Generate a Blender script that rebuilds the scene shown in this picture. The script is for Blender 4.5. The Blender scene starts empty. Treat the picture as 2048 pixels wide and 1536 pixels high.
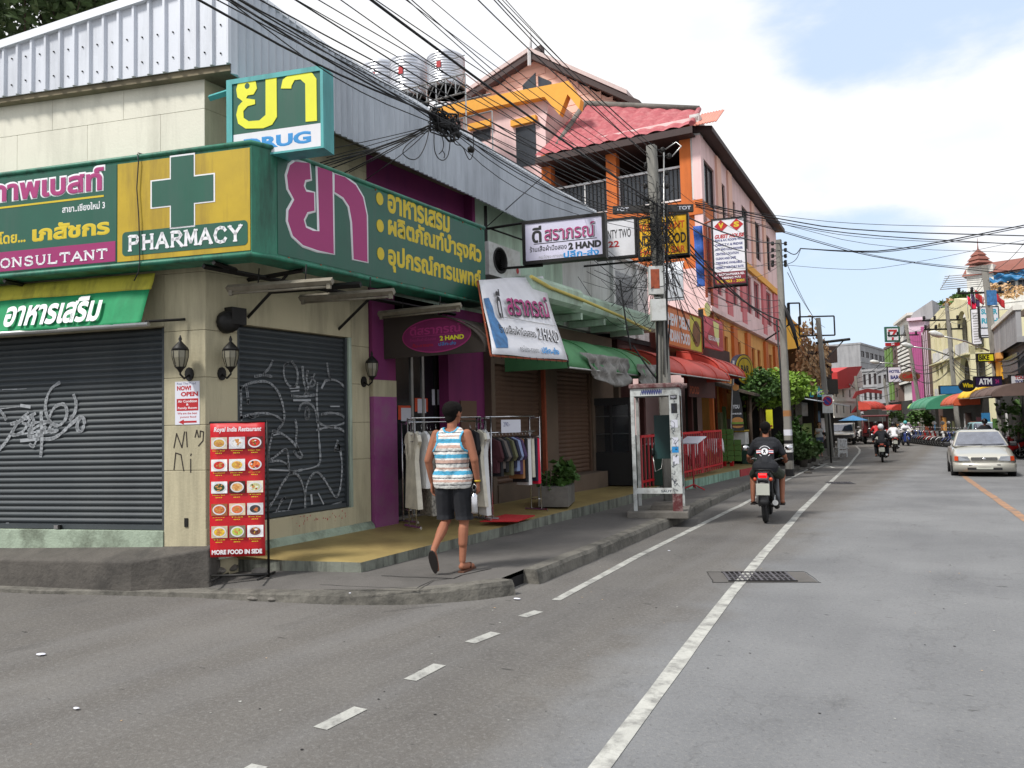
import bpy,bmesh,math,random
from mathutils import Vector,Matrix
sc=bpy.context.scene
col=sc.collection
R_=math.radians
# ------------------------------------------------------------------ camera
CAM_H=1.6
HEAD,PITCH,ROLL,FPX=R_(30.9),R_(3.05),R_(1.4),1538.0
_f=Vector((-math.sin(HEAD)*math.cos(PITCH),math.cos(HEAD)*math.cos(PITCH),math.sin(PITCH)))
_r=Vector((math.cos(HEAD),math.sin(HEAD),0))
_u=_r.cross(_f)
CR=_r*math.cos(ROLL) - _u*math.sin(ROLL)
CU=_u*math.cos(ROLL) + _r*math.sin(ROLL)
CO=Vector((0,0,CAM_H))
cd=bpy.data.cameras.new('camera')
cam=bpy.data.objects.new('camera',cd)
col.objects.link(cam)
m4=Matrix((CR,CU,-_f)).transposed().to_4x4()
m4.translation=CO
cam.matrix_world=m4
cd.sensor_width=36
cd.lens=FPX/2048*36
cd.clip_start=.05
cd.clip_end=3000
sc.camera=cam
# ------------------------------------------------------------------ light
SUN_EL,SUN_AZ=R_(52),R_(205)      # azimuth clockwise from +Y
w=bpy.data.worlds.new('World')
sc.world=w
w.use_nodes=True
nt=w.node_tree
bg=nt.nodes['Background']
sky=nt.nodes.new('ShaderNodeTexSky')
sky.sky_type='NISHITA'
sky.sun_disc=False
sky.sun_elevation=SUN_EL
sky.sun_rotation=SUN_AZ
sky.air_density=1.0
sky.dust_density=1.5
tc=nt.nodes.new('ShaderNodeTexCoord')
mp=nt.nodes.new('ShaderNodeMapping')
mp.inputs['Scale'].default_value=(1,1,2.4)
nz=nt.nodes.new('ShaderNodeTexNoise')
nz.inputs['Scale'].default_value=2.6
nz.inputs['Detail'].default_value=9
nz.inputs['Roughness'].default_value=.56
nt.links.new(tc.outputs['Generated'],mp.inputs['Vector'])
nt.links.new(mp.outputs[0],nz.inputs['Vector'])
def wmath(op,a,b=None,c=None):
 n=nt.nodes.new('ShaderNodeMath')
 n.operation=op
 for i,v in enumerate((a,b,c)):
  if v is None:
   continue
  if isinstance(v,(int,float)):
   n.inputs[i].default_value=v
  else:
   nt.links.new(v,n.inputs[i])
 return n.outputs[0]
def gap(az,el,inner,outer):
 """an opening in the cloud deck round one direction of the sky"""
 d=(math.sin(az)*math.cos(el),math.cos(az)*math.cos(el),math.sin(el))
 n=nt.nodes.new('ShaderNodeVectorMath')
 n.operation='DOT_PRODUCT'
 nt.links.new(tc.outputs['Generated'],n.inputs[0])
 n.inputs[1].default_value=d
 mr=nt.nodes.new('ShaderNodeMapRange')
 mr.interpolation_type='SMOOTHSTEP'
 mr.inputs[1].default_value=math.cos(outer)
 mr.inputs[2].default_value=math.cos(inner)
 nt.links.new(n.outputs['Value'],mr.inputs[0])
 return mr.outputs[0]
gaps=None
for g in ((R_(-1),R_(30.5),R_(3),R_(15)),(R_(-8),R_(8.5),R_(2),R_(11)),(R_(120),R_(50),R_(8),R_(34)),(R_(-150),R_(40),R_(6),R_(30)),
          (R_(30),R_(25),R_(3),R_(16)),(R_(-80),R_(60),R_(3),R_(20))):
 o=gap(*g)
 gaps=o if gaps is None else wmath('MAXIMUM',gaps,o)
cover=wmath('ADD',wmath('MULTIPLY',nz.outputs['Fac'],1.9),wmath('MULTIPLY',gaps,-.72))
mr=nt.nodes.new('ShaderNodeMapRange')
mr.interpolation_type='SMOOTHSTEP'
mr.inputs[1].default_value=.26
mr.inputs[2].default_value=.62
nt.links.new(cover,mr.inputs[0])
nz2=nt.nodes.new('ShaderNodeTexNoise')
nz2.inputs['Scale'].default_value=5.5
nz2.inputs['Detail'].default_value=7
nt.links.new(mp.outputs[0],nz2.inputs['Vector'])
cr=nt.nodes.new('ShaderNodeValToRGB')
cr.color_ramp.elements[0].position=.3
cr.color_ramp.elements[0].color=(.86,.90,1.0,1)
cr.color_ramp.elements[1].position=.56
cr.color_ramp.elements[1].color=(1,1,1,1)
nt.links.new(nz2.outputs['Fac'],cr.inputs[0])
sc1=nt.nodes.new('ShaderNodeVectorMath')
sc1.operation='SCALE'
sc1.inputs['Scale'].default_value=7.5
nt.links.new(cr.outputs[0],sc1.inputs[0])
sk=nt.nodes.new('ShaderNodeMix')
sk.data_type='RGBA'
sk.inputs[0].default_value=.72
nt.links.new(sky.outputs[0],sk.inputs[6])
sk.inputs[7].default_value=(5.6,6.7,8.2,1)
mx=nt.nodes.new('ShaderNodeMix')
mx.data_type='RGBA'
nt.links.new(mr.outputs[0],mx.inputs[0])
nt.links.new(sk.outputs[2],mx.inputs[6])
nt.links.new(sc1.outputs[0],mx.inputs[7])
nt.links.new(mx.outputs[2],bg.inputs[0])
bg.inputs[1].default_value=.10
sd=bpy.data.lights.new('sun','SUN')
sd.energy=2.9
sd.angle=R_(10)
sd.color=(1,.96,.9)
sun=bpy.data.objects.new('sun',sd)
col.objects.link(sun)
sdir=Vector((math.sin(SUN_AZ)*math.cos(SUN_EL),math.cos(SUN_AZ)*math.cos(SUN_EL),math.sin(SUN_EL)))
sun.rotation_euler=sdir.to_track_quat('Z','Y').to_euler()
sc.view_settings.view_transform='Standard'
sc.view_settings.look='None'
sc.view_settings.gamma=1
sc.view_settings.use_curve_mapping=False
sc.view_settings.exposure=.55
sc.render.engine='CYCLES'
sc.cycles.max_bounces=6
# ------------------------------------------------------------------ ground shape
def gz(y):
 """height of the road: level near the crossing, then falling a little"""
 return 0 if y < 14 else (-.019*(y-14) if y < 35 else -.4)
def ray(px,py):
 d=_f*FPX + CR*(px-1024) - CU*(py-768)
 return d.normalized()
def G(px,py,dz=0.):
 """the place on the ground (dz above it) that the photograph shows at a pixel"""
 d=ray(px,py)
 z=dz
 p=CO
 for _ in range(50):
  p=CO + d*((z-CAM_H)/d.z)
  z=.5*z + .5*(gz(p.y)+dz)
 return p
class Frame:
 """a vertical plane: u along it (to a viewer's right), z up, w out towards the viewer"""
 def __init__(s,x,y,az):
  a=R_(az)
  s.o=Vector((x,y,0))
  s.d=Vector((math.sin(a),math.cos(a),0))
  s.n=Vector((s.d.y,-s.d.x,0))
 def pt(s,u,z,wd=0):
  return s.o + s.d*u + s.n*wd + Vector((0,0,z))
 def px(s,x,y,wd=0):
  d=ray(x,y)
  t=(s.o + s.n*wd - CO).dot(s.n)/d.dot(s.n)
  p=CO + d*t
  return (p-s.o).dot(s.d),p.z
 def sub(s,u,wd=0,turn=0):
  p=s.pt(u,0,wd)
  return Frame(p.x,p.y,math.degrees(math.atan2(s.d.x,s.d.y))+turn)
# ------------------------------------------------------------------ materials
def lin(v):
 v /= 255
 return v/12.92 if v <= .04045 else ((v+.055)/1.055)**2.4
def rgb(r,g,b):
 return (lin(r),lin(g),lin(b),1)
MATS={}
def mat(name,c,rough=.7,metal=0,var=.12,scale=3,bump=0,bscale=40,dirt=None,dscale=1.2,damt=.5,emit=0,alpha=1,trans=0,streak=False,spec=None,coat=0):
 """procedural surface: base colour varied by noise, optional dirt or streaks, optional fine relief"""
 if name in MATS:
  return MATS[name]
 m=bpy.data.materials.new(name)
 MATS[name]=m
 m.use_nodes=True
 t=m.node_tree
 b=t.nodes['Principled BSDF']
 b.inputs['Roughness'].default_value=rough
 b.inputs['Metallic'].default_value=metal
 if spec is not None:
  b.inputs['Specular IOR Level'].default_value=spec
 if coat:
  b.inputs['Coat Weight'].default_value=coat
  b.inputs['Coat Roughness'].default_value=.08
 if trans:
  b.inputs['Transmission Weight'].default_value=trans
 if alpha < 1:
  b.inputs['Alpha'].default_value=alpha
 if emit:
  b.inputs['Emission Color'].default_value=c
  b.inputs['Emission Strength'].default_value=emit
 co=t.nodes.new('ShaderNodeTexCoord')
 n=t.nodes.new('ShaderNodeTexNoise')
 n.inputs['Scale'].default_value=scale
 n.inputs['Detail'].default_value=6
 n.inputs['Roughness'].default_value=.65
 t.links.new(co.outputs['Object'],n.inputs['Vector'])
 r=t.nodes.new('ShaderNodeValToRGB')
 r.color_ramp.elements[0].position=.3
 r.color_ramp.elements[1].position=.7
 r.color_ramp.elements[0].color=(c[0]*(1-var),c[1]*(1-var),c[2]*(1-var),1)
 r.color_ramp.elements[1].color=(min(1,c[0]*(1+var)),min(1,c[1]*(1+var)),min(1,c[2]*(1+var)),1)
 t.links.new(n.outputs['Fac'],r.inputs[0])
 out=r.outputs[0]
 if dirt:
  mp_=t.nodes.new('ShaderNodeMapping')
  mp_.inputs['Scale'].default_value=(dscale*3,dscale*3,dscale*.35) if streak else (dscale,dscale,dscale)
  n2=t.nodes.new('ShaderNodeTexNoise')
  n2.inputs['Scale'].default_value=1
  n2.inputs['Detail'].default_value=8
  n2.inputs['Roughness'].default_value=.7
  t.links.new(co.outputs['Object'],mp_.inputs['Vector'])
  t.links.new(mp_.outputs[0],n2.inputs['Vector'])
  r2=t.nodes.new('ShaderNodeValToRGB')
  r2.color_ramp.elements[0].position=.46
  r2.color_ramp.elements[1].position=.68
  r2.color_ramp.elements[1].color=(damt,damt,damt,1)
  r2.color_ramp.elements[0].color=(0,0,0,1)
  t.links.new(n2.outputs['Fac'],r2.inputs[0])
  mi=t.nodes.new('ShaderNodeMix')
  mi.data_type='RGBA'
  t.links.new(r2.outputs[0],mi.inputs[0])
  t.links.new(out,mi.inputs[6])
  mi.inputs[7].default_value=dirt
  out=mi.outputs[2]
 t.links.new(out,b.inputs['Base Color'])
 if bump:
  n3=t.nodes.new('ShaderNodeTexNoise')
  n3.inputs['Scale'].default_value=bscale
  n3.inputs['Detail'].default_value=5
  t.links.new(co.outputs['Object'],n3.inputs['Vector'])
  bp=t.nodes.new('ShaderNodeBump')
  bp.inputs['Strength'].default_value=bump
  bp.inputs['Distance'].default_value=.02
  t.links.new(n3.outputs['Fac'],bp.inputs['Height'])
  t.links.new(bp.outputs[0],b.inputs['Normal'])
 return m
M=lambda n: MATS[n]
grime=rgb(62,60,52)
mat('cream wall',rgb(178,170,142),.85,var=.06,scale=1.5,bump=.15,dirt=grime,dscale=.7,damt=.45,streak=True)  # upper wall's cream darkened: shade below the sign is put into the colour
mat('cream wall upper',rgb(216,213,198),.85,var=.05,scale=1.3,bump=.12,dirt=rgb(120,118,106),dscale=.6,damt=.35,streak=True)
mat('plinth green',rgb(150,164,146),.9,var=.12,scale=5,bump=.3,dirt=rgb(60,62,48),dscale=2.2,damt=.8)
mat('pillar mint',rgb(168,184,168),.85,var=.08,scale=4,dirt=grime,damt=.6,streak=True)
mat('shutter dark',rgb(58,64,68),.6,.15,var=.1,scale=2,dirt=rgb(84,86,84),dscale=1.5,damt=.25)
mat('shutter brown',rgb(104,80,64),.65,.1,var=.1,scale=2,dirt=rgb(52,42,36),dscale=1.5,damt=.5)
mat('spray paint',rgb(150,154,158),.7,var=.2,scale=9)
mat('pen black',rgb(42,34,28),.8,var=.3,scale=30)
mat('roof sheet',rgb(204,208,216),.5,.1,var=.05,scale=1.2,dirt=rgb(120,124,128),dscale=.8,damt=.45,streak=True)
mat('roof sheet shade',rgb(182,188,196),.55,.1,var=.06,scale=1.2,dirt=rgb(104,110,118),dscale=.8,damt=.5,streak=True)  # shaded-side copy of the roof sheet, the shade mixed into its colour
mat('roof white',rgb(225,228,232),.4,.2,var=.04)
mat('soffit',rgb(128,118,96),.9,dirt=grime,damt=.6)
mat('sign green',rgb(22,84,66),.4,var=.1,scale=2,dirt=rgb(48,84,72),dscale=1.6,damt=.7,streak=True)
mat('sign green frame',rgb(40,116,92),.5,var=.16,scale=4,dirt=rgb(14,44,34),dscale=2.0,damt=.8,streak=True)
mat('sign yellow',rgb(178,150,20),.5,var=.09,scale=3,dirt=rgb(112,88,24),dscale=1.3,damt=.6,streak=True)
mat('sign magenta',rgb(146,30,96),.5,var=.06)
mat('sign white',rgb(215,215,220),.5,var=.05,dirt=rgb(150,150,150),damt=.25)
mat('letter white',rgb(222,222,226),.5,var=.03)
mat('letter yellow',rgb(200,176,28),.5,var=.06)
mat('letter lime',rgb(220,220,40),.5,var=.06)
mat('letter magenta',rgb(158,44,108),.5,var=.04)
mat('fabric blue',rgb(36,78,150),.8,var=.4,scale=14)
mat('letter blue',rgb(30,132,196),.5,var=.05)
mat('letter red',rgb(168,22,30),.5,var=.05)
mat('letter black',rgb(24,24,26),.5,var=.05)
mat('letter navy',rgb(34,44,110),.5,var=.05)
mat('teal metal',rgb(72,158,158),.5,var=.1,dirt=rgb(30,80,80),damt=.5,streak=True)
mat('awning green',rgb(12,136,84),.75,var=.1,scale=3,bump=.3,bscale=6,dirt=rgb(8,84,54),damt=.4,streak=True)
mat('awning yellow',rgb(186,180,62),.8,var=.12,scale=4,dirt=rgb(90,86,40),damt=.7,streak=True)
mat('tarp green',rgb(82,142,94),.65,var=.1,scale=2,bump=.2,bscale=5,dirt=rgb(36,72,44),damt=.4)
mat('tarp red',rgb(184,66,52),.6,var=.1,scale=2,bump=.2,bscale=5,dirt=rgb(130,30,24),damt=.35)
mat('tarp brown',rgb(52,44,38),.75,var=.12,scale=3,bump=.2,bscale=6)
mat('tarp grey',rgb(142,140,136),.85,var=.22,scale=9,bump=.5,bscale=12,dirt=rgb(52,50,48),dscale=5,damt=.7)
mat('black iron',rgb(28,27,26),.55,.4,var=.2,scale=8)
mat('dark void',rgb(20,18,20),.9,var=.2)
mat('dark glass',rgb(28,30,34),.12,0,var=.1,spec=.6)
mat('lamp glass',rgb(120,116,100),.2,0,var=.2)
mat('steel',rgb(168,168,166),.35,.8,var=.12,scale=8)
mat('chrome',rgb(205,205,208),.18,1,var=.05)
mat('tube white',rgb(118,112,98),.6,var=.12,dirt=rgb(70,60,44),dscale=6,damt=.7)
mat('paper',rgb(205,206,216),.8,var=.03)
mat('banner red',rgb(186,10,26),.5,var=.05)
mat('magenta wall',rgb(120,40,92),.8,var=.08,scale=2,dirt=rgb(92,30,84),damt=.5,streak=True)
mat('magenta pillar',rgb(138,66,120),.8,var=.12,scale=4,dirt=rgb(112,96,100),dscale=2,damt=.6)
mat('mint wall',rgb(176,198,180),.88,var=.08,scale=2,bump=.1,dirt=rgb(104,108,96),dscale=1.0,damt=.6,streak=True)
mat('white wall',rgb(206,206,204),.85,var=.05,scale=1,dirt=rgb(120,118,112),dscale=.8,damt=.5,streak=True)
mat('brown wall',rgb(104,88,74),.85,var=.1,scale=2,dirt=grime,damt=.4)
mat('pipe yellow',rgb(196,180,96),.6,var=.1)
mat('yellow floor',rgb(148,130,82),.55,var=.10,scale=1.4,dirt=rgb(100,84,52),dscale=1.1,damt=.55)
mat('concrete',rgb(112,108,102),.9,var=.14,scale=4,bump=.3,bscale=30,dirt=rgb(56,54,50),dscale=1.6,damt=.6)
mat('concrete dark',rgb(84,80,75),.9,var=.16,scale=3,bump=.4,bscale=30,dirt=rgb(44,42,40),dscale=2.0,damt=.7)
mat('pavement',rgb(92,89,86),.9,var=.1,scale=2.2,bump=.25,bscale=60,dirt=rgb(66,64,61),dscale=.9,damt=.6)
mat('kerb',rgb(104,101,94),.92,var=.2,scale=5,bump=.6,bscale=22,dirt=rgb(40,39,36),dscale=3,damt=.85)
mat('platform edge',rgb(118,122,112),.92,var=.15,scale=6,bump=.4,bscale=20,dirt=rgb(44,42,38),dscale=2.4,damt=.95,streak=True)
mat('mint edge',rgb(132,164,146),.92,var=.15,scale=6,bump=.4,bscale=20,dirt=rgb(44,56,46),dscale=2.4,damt=.9,streak=True)
mat('pole concrete',rgb(128,126,120),.9,var=.1,scale=4,bump=.3,dirt=rgb(70,68,62),dscale=1.4,damt=.6,streak=True)
mat('cable',rgb(20,21,24),.6,var=.1)
mat('box white',rgb(196,198,196),.5,var=.05,dirt=rgb(120,112,100),dscale=4,damt=.5)
mat('rust',rgb(150,74,48),.85,var=.3,scale=12)
mat('pink wall',rgb(226,194,192),.85,var=.05,scale=1,dirt=rgb(170,136,130),dscale=.7,damt=.4,streak=True)
mat('pink dark',rgb(200,112,116),.85,var=.06,scale=1.5)
mat('peach wall',rgb(222,178,160),.85,var=.05,scale=1.5)
mat('orange wall',rgb(196,104,46),.85,var=.08,scale=1.4,dirt=rgb(140,72,34),damt=.4,streak=True)
mat('amber wall',rgb(216,156,84),.85,var=.07,scale=1.4,dirt=rgb(160,110,60),damt=.3,streak=True)
mat('gold trim',rgb(226,162,64),.8,var=.07,scale=2)
mat('roof tile red',rgb(160,76,82),.7,var=.18,scale=6,dirt=rgb(180,130,128),dscale=3,damt=.5)
mat('fascia dark',rgb(58,42,40),.7,var=.12)
mat('salmon sheet',rgb(206,130,112),.6,var=.05,dirt=rgb(160,100,88),damt=.3)
mat('white paint',rgb(214,214,214),.6,var=.05,dirt=rgb(150,146,138),dscale=5,damt=.5)
mat('road paint',rgb(172,172,166),.85,var=.14,scale=9,bump=.2,bscale=60,dirt=rgb(104,103,101),dscale=7,damt=.9)
mat('road orange',rgb(160,122,92),.88,var=.14,scale=6,dirt=rgb(106,102,98),dscale=4,damt=.95)
mat('yellow wall',rgb(228,166,26),.8,var=.07,scale=1.3)
mat('tyre',rgb(26,26,27),.85,var=.15,scale=20)
mat('black plastic',rgb(24,24,26),.45,var=.15,scale=10)
mat('tail red',rgb(220,14,22),.3,var=.05,emit=.9)
mat('lens red',rgb(170,30,24),.3,var=.05)
mat('lens amber',rgb(186,66,34),.3,var=.05)
mat('plate blank',rgb(176,178,168),.6,var=.03)
mat('skin',rgb(142,90,66),.75,var=.06,scale=6)
mat('skin pale',rgb(206,160,134),.55,var=.05,scale=6)
mat('hair',rgb(16,13,12),.85,var=.25,scale=40,bump=.6,bscale=90,spec=.15)
mat('shorts black',rgb(22,24,30),.85,var=.2,scale=10,bump=.3,bscale=12)
mat('sandal',rgb(84,52,36),.8,var=.15)
mat('sandal sole',rgb(40,34,32),.85,var=.15)
mat('leaf',rgb(64,96,38),.6,var=.35,scale=2.5)
mat('leaf bright',rgb(112,144,46),.6,var=.35,scale=2.5)
mat('leaf dark',rgb(72,94,50),.65,var=.35,scale=1.4)
mat('leaf dry',rgb(188,156,118),.8,var=.3,scale=3)
mat('bark',rgb(84,70,58),.9,var=.2,scale=8,bump=.4)
mat('grey wall',rgb(150,150,152),.85,var=.08,scale=1,dirt=rgb(90,90,92),dscale=.6,damt=.5,streak=True)
mat('pale wall',rgb(216,214,206),.85,var=.05,scale=.8,dirt=rgb(150,148,140),dscale=.5,damt=.4,streak=True)
mat('cream house',rgb(212,206,168),.85,var=.05,scale=.8,dirt=rgb(160,150,120),dscale=.5,damt=.3,streak=True)
mat('window dark',rgb(44,48,54),.25,0,var=.15,scale=3,spec=.6)
# ------------------------------------------------------------------ mesh builder
class B:
 def __init__(s,fr=None):
  s.v,s.f,s.mi,s.mats,s.fr=[],[],[],[],fr
  s.sm=[]
 def T(s,p):
  """frame coordinates (u, w, z) or plain world coordinates"""
  if s.fr:
   return s.fr.pt(p[0],p[2],p[1])
  return Vector(p)
 def m(s,name):
  if name not in s.mats:
   s.mats.append(name)
  return s.mats.index(name)
 def add(s,vs,fs,mname,smooth=False):
  k=len(s.v)
  s.v += [s.T(p) for p in vs]
  i=s.m(mname)
  for f in fs:
   s.f.append([a+k for a in f])
   s.mi.append(i)
   s.sm.append(smooth)
  return s
 def box(s,x0,x1,y0,y1,z0,z1,mname):
  vs=[(x,y,z) for x in (x0,x1) for y in (y0,y1) for z in (z0,z1)]
  return s.add(vs,[(0,1,3,2),(4,6,7,5),(0,4,5,1),(2,3,7,6),(0,2,6,4),(1,5,7,3)],mname)
 def prism(s,poly,axis,a0,a1,mname,smooth=False):
  """polygon swept along an axis: 'x' poly=(y,z), 'y' poly=(x,z), 'z' poly=(x,y)"""
  def mk(p,a):
   return {'x': (a,p[0],p[1]),'y': (p[0],a,p[1]),'z': (p[0],p[1],a)}[axis]
  n=len(poly)
  vs=[mk(p,a0) for p in poly] + [mk(p,a1) for p in poly]
  fs=[tuple(range(n)),tuple(range(2*n-1,n-1,-1))] + [(i,(i+1) % n,n+(i+1) % n,n+i) for i in range(n)]
  return s.add(vs,fs,mname,smooth)
 def tube(s,pts,r,mname,n=6,cap=True,smooth=True):
  """round bar through points; r a number or one per point (points in this builder's coordinates)"""
  P=[s.T(p) for p in pts]
  rr=r if isinstance(r,(list,tuple)) else [r]*len(P)
  k=len(s.v)
  prev=None
  for i,p in enumerate(P):
   t=(P[min(i+1,len(P)-1)]-P[max(i-1,0)])
   if t.length < 1e-9:
    t=Vector((0,0,1))
   t.normalize()
   if prev is None:
    a=Vector((0,0,1)) if abs(t.z) < .9 else Vector((1,0,0))
    x=t.cross(a).normalized()
   else:
    x=(prev - t*prev.dot(t)).normalized()
   prev=x
   y=t.cross(x)
   for j in range(n):
    a=2*math.pi*j/n
    s.v.append(p + (x*math.cos(a)+y*math.sin(a))*rr[i])
  mi=s.m(mname)
  for i in range(len(P)-1):
   for j in range(n):
    s.f.append([k+i*n+j,k+i*n+(j+1) % n,k+(i+1)*n+(j+1) % n,k+(i+1)*n+j])
    s.mi.append(mi)
    s.sm.append(smooth)
  if cap:
   for q in (list(range(k,k+n)),list(range(k+(len(P)-1)*n,k+len(P)*n))):
    s.f.append(q)
    s.mi.append(mi)
    s.sm.append(False)
  return s
 def bar(s,a,b,wd,mname):
  return s.tube([a,b],wd*.7,mname,4,smooth=False)
 def lathe(s,c,prof,mname,n=16,axis='z',smooth=True):
  """profile (radius, height) turned about an axis through c"""
  vs,fs=[],[]
  for r,h in prof:
   for j in range(n):
    a=2*math.pi*j/n
    ca,sa=r*math.cos(a),r*math.sin(a)
    vs.append({'z': (c[0]+ca,c[1]+sa,c[2]+h),'y': (c[0]+ca,c[1]+h,c[2]+sa),'x': (c[0]+h,c[1]+ca,c[2]+sa)}[axis])
  for i in range(len(prof)-1):
   for j in range(n):
    fs.append((i*n+j,i*n+(j+1) % n,(i+1)*n+(j+1) % n,(i+1)*n+j))
  fs.append(tuple(range(n)))
  fs.append(tuple(range((len(prof)-1)*n,len(prof)*n)))
  return s.add(vs,fs,mname,smooth)
 def ball(s,c,r,mname,n=10,sx=1,sy=1,sz=1):
  vs,fs=[],[]
  k=n//2
  for i in range(k+1):
   a=math.pi*i/k
   for j in range(n):
    b=2*math.pi*j/n
    vs.append((c[0]+r*sx*math.sin(a)*math.cos(b),c[1]+r*sy*math.sin(a)*math.sin(b),c[2]+r*sz*math.cos(a)))
  for i in range(k):
   for j in range(n):
    fs.append((i*n+j,i*n+(j+1) % n,(i+1)*n+(j+1) % n,(i+1)*n+j))
  return s.add(vs,fs,mname,True)
 def sheet(s,fn,nu,nv,mname,th=.004,smooth=True):
  """a thin cloth or metal sheet: fn(i/nu, j/nv) -> point; given a thickness along its own normals"""
  P=[[s.T(fn(i/nu,j/nv)) for j in range(nv+1)] for i in range(nu+1)]
  N=[[None]*(nv+1) for _ in range(nu+1)]
  for i in range(nu+1):
   for j in range(nv+1):
    du=P[min(i+1,nu)][j]-P[max(i-1,0)][j]
    dv=P[i][min(j+1,nv)]-P[i][max(j-1,0)]
    n=du.cross(dv)
    N[i][j]=n.normalized() if n.length > 1e-9 else Vector((0,0,1))
  k=len(s.v)
  c=(nu+1)*(nv+1)
  for sg in (0,1):
   for i in range(nu+1):
    for j in range(nv+1):
     s.v.append(P[i][j]-N[i][j]*th*sg)
  mi=s.m(mname)
  q=lambda i,j,g: k+g*c+i*(nv+1)+j
  for i in range(nu):
   for j in range(nv):
    for g in (0,1):
     s.f.append([q(i,j,g),q(i+1,j,g),q(i+1,j+1,g),q(i,j+1,g)])
     s.mi.append(mi)
     s.sm.append(smooth)
  edge=[(i,0) for i in range(nu)]+[(nu,j) for j in range(nv)]+[(i,nv) for i in range(nu,0,-1)]+[(0,j) for j in range(nv,0,-1)]
  for a,b in zip(edge,edge[1:]+edge[:1]):
   s.f.append([q(a[0],a[1],0),q(b[0],b[1],0),q(b[0],b[1],1),q(a[0],a[1],1)])
   s.mi.append(mi)
   s.sm.append(False)
  return s
 def stroke(s,pts,wd,z0,mname):
  """flat painted line through (u, z) points of the frame, lying z0 proud of it"""
  L=[Vector((p[0],p[1])) for p in pts]
  for a,b in zip(L,L[1:]):
   t=b-a
   if t.length < 1e-6:
    continue
   t.normalize()
   n=Vector((-t.y,t.x))*wd/2
   e=t*wd*.3
   q=[a-e+n,a-e-n,b+e-n,b+e+n]
   s.add([(p.x,z0,p.y) for p in q]+[(p.x,z0+.002,p.y) for p in q],
                  [(0,1,2,3),(7,6,5,4),(0,4,5,1),(1,5,6,2),(2,6,7,3),(3,7,4,0)],mname)
  return s
 def build(s,name,parent=None,bevel=0,recalc=True,**tags):
  me=bpy.data.meshes.new(name)
  if parent is not None:
   inv=WM(parent).inverted()
  else:
   inv=None
  vs=s.v
  o=bpy.data.objects.new(name,me)
  if parent is None and vs and s.v:
   lo=Vector((sum(v[0] for v in vs)/len(vs),sum(v[1] for v in vs)/len(vs),min(v[2] for v in vs)))
   o.location=lo
   me.from_pydata([tuple(Vector(v)-lo) for v in vs],[],s.f)
  elif inv is not None and not getattr(s,'local',False):
   me.from_pydata([tuple(inv @ Vector(v)) for v in vs],[],s.f)
  else:
   me.from_pydata([tuple(v) for v in vs],[],s.f)
  for n in s.mats:
   me.materials.append(MATS[n])
  me.polygons.foreach_set('material_index',s.mi)
  me.polygons.foreach_set('use_smooth',s.sm)
  if recalc:
   bm=bmesh.new()
   bm.from_mesh(me)
   bmesh.ops.recalc_face_normals(bm,faces=bm.faces)
   bm.to_mesh(me)
   bm.free()
  me.update()
  col.objects.link(o)
  if parent is not None:
   o.parent=parent
  if bevel:
   md=o.modifiers.new('bevel','BEVEL')
   md.width=bevel
   md.segments=2
   md.limit_method='ANGLE'
  for k,v in tags.items():
   o[k]=v
  return o
def WM(o):
 m=Matrix.Translation(o.location) @ o.rotation_euler.to_matrix().to_4x4() @ Matrix.Diagonal(Vector((*o.scale,1)))
 return WM(o.parent) @ m if o.parent else m
def LB():
 """a builder whose points are already in its parent's own coordinates"""
 b=B()
 b.local=True
 return b
def thing(name,label,cat,loc=(0,0,0),rz=0,group=None):
 o=bpy.data.objects.new(name,None)
 o.empty_display_size=.2
 col.objects.link(o)
 o.location=loc
 o.rotation_euler=(0,0,rz)
 tag(o,label,cat,group)
 return o
def tag(o,label,cat=None,group=None):
 o['label']=label
 if cat:
  o['category']=cat
 if group:
  o['group']=group
 return o
def copy_tree(o,parent=None):
 c=o.copy()
 col.objects.link(c)
 if parent is not None:
  c.parent=parent
 for ch in list(KIDS.get(o.name,[])) or [k for k in o.children]:
  copy_tree(ch,c)
 return c
KIDS={}
def struct(o):
 o['kind']='structure'
 return o
# ------------------------------------------------------------------ lettering
_tc={}
def _raw(s,bold):
 key=(s,bold)
 if key in _tc:
  return _tc[key]
 vs,fs=[],[]
 for mode in ((0,1) if bold else (0,)):
  cu=bpy.data.curves.new('t','FONT')
  cu.body=s
  cu.size=1
  cu.resolution_u=3
  if mode:
   cu.fill_mode='NONE'
   cu.bevel_depth=bold
   cu.bevel_resolution=0
  else:
   cu.fill_mode='FRONT' if 'FRONT' else 'BOTH'
  o=bpy.data.objects.new('t',cu)
  col.objects.link(o)
  dg=bpy.context.evaluated_depsgraph_get()
  me=bpy.data.meshes.new_from_object(o.evaluated_get(dg))
  k=len(vs)
  vs += [(v.co.x,v.co.y,(v.co.z*.12 if mode else bold*.12)) for v in me.vertices]
  fs += [[i+k for i in p.vertices] for p in me.polygons]
  bpy.data.objects.remove(o)
  bpy.data.meshes.remove(me)
  bpy.data.curves.remove(cu)
 _tc[key]=(vs,fs)
 return _tc[key]
def text(b,s,u0,z0,u1,z1,w0,mname,bold=0.0,u2=None,slant=0.0,shift=(0,0)):
 """letters fitted into the rectangle u0..u1, z0..z1 of the builder's frame, w0 in front of it"""
 vs,fs=_raw(s,bold)
 if not vs:
  return b
 x0,x1=min(v[0] for v in vs),max(v[0] for v in vs)
 y0,y1=min(v[1] for v in vs),max(v[1] for v in vs)
 su,sz=(u1-u0)/(x1-x0),(z1-z0)/(y1-y0)
 k=min(abs(su),abs(sz))
 out=[(u0+(v[0]-x0)*su+(v[1]-y0)*sz*slant+shift[0],w0+v[2]*k+.0005,z0+(v[1]-y0)*sz+shift[1]) for v in vs]
 return b.add(out,fs,mname)
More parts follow.
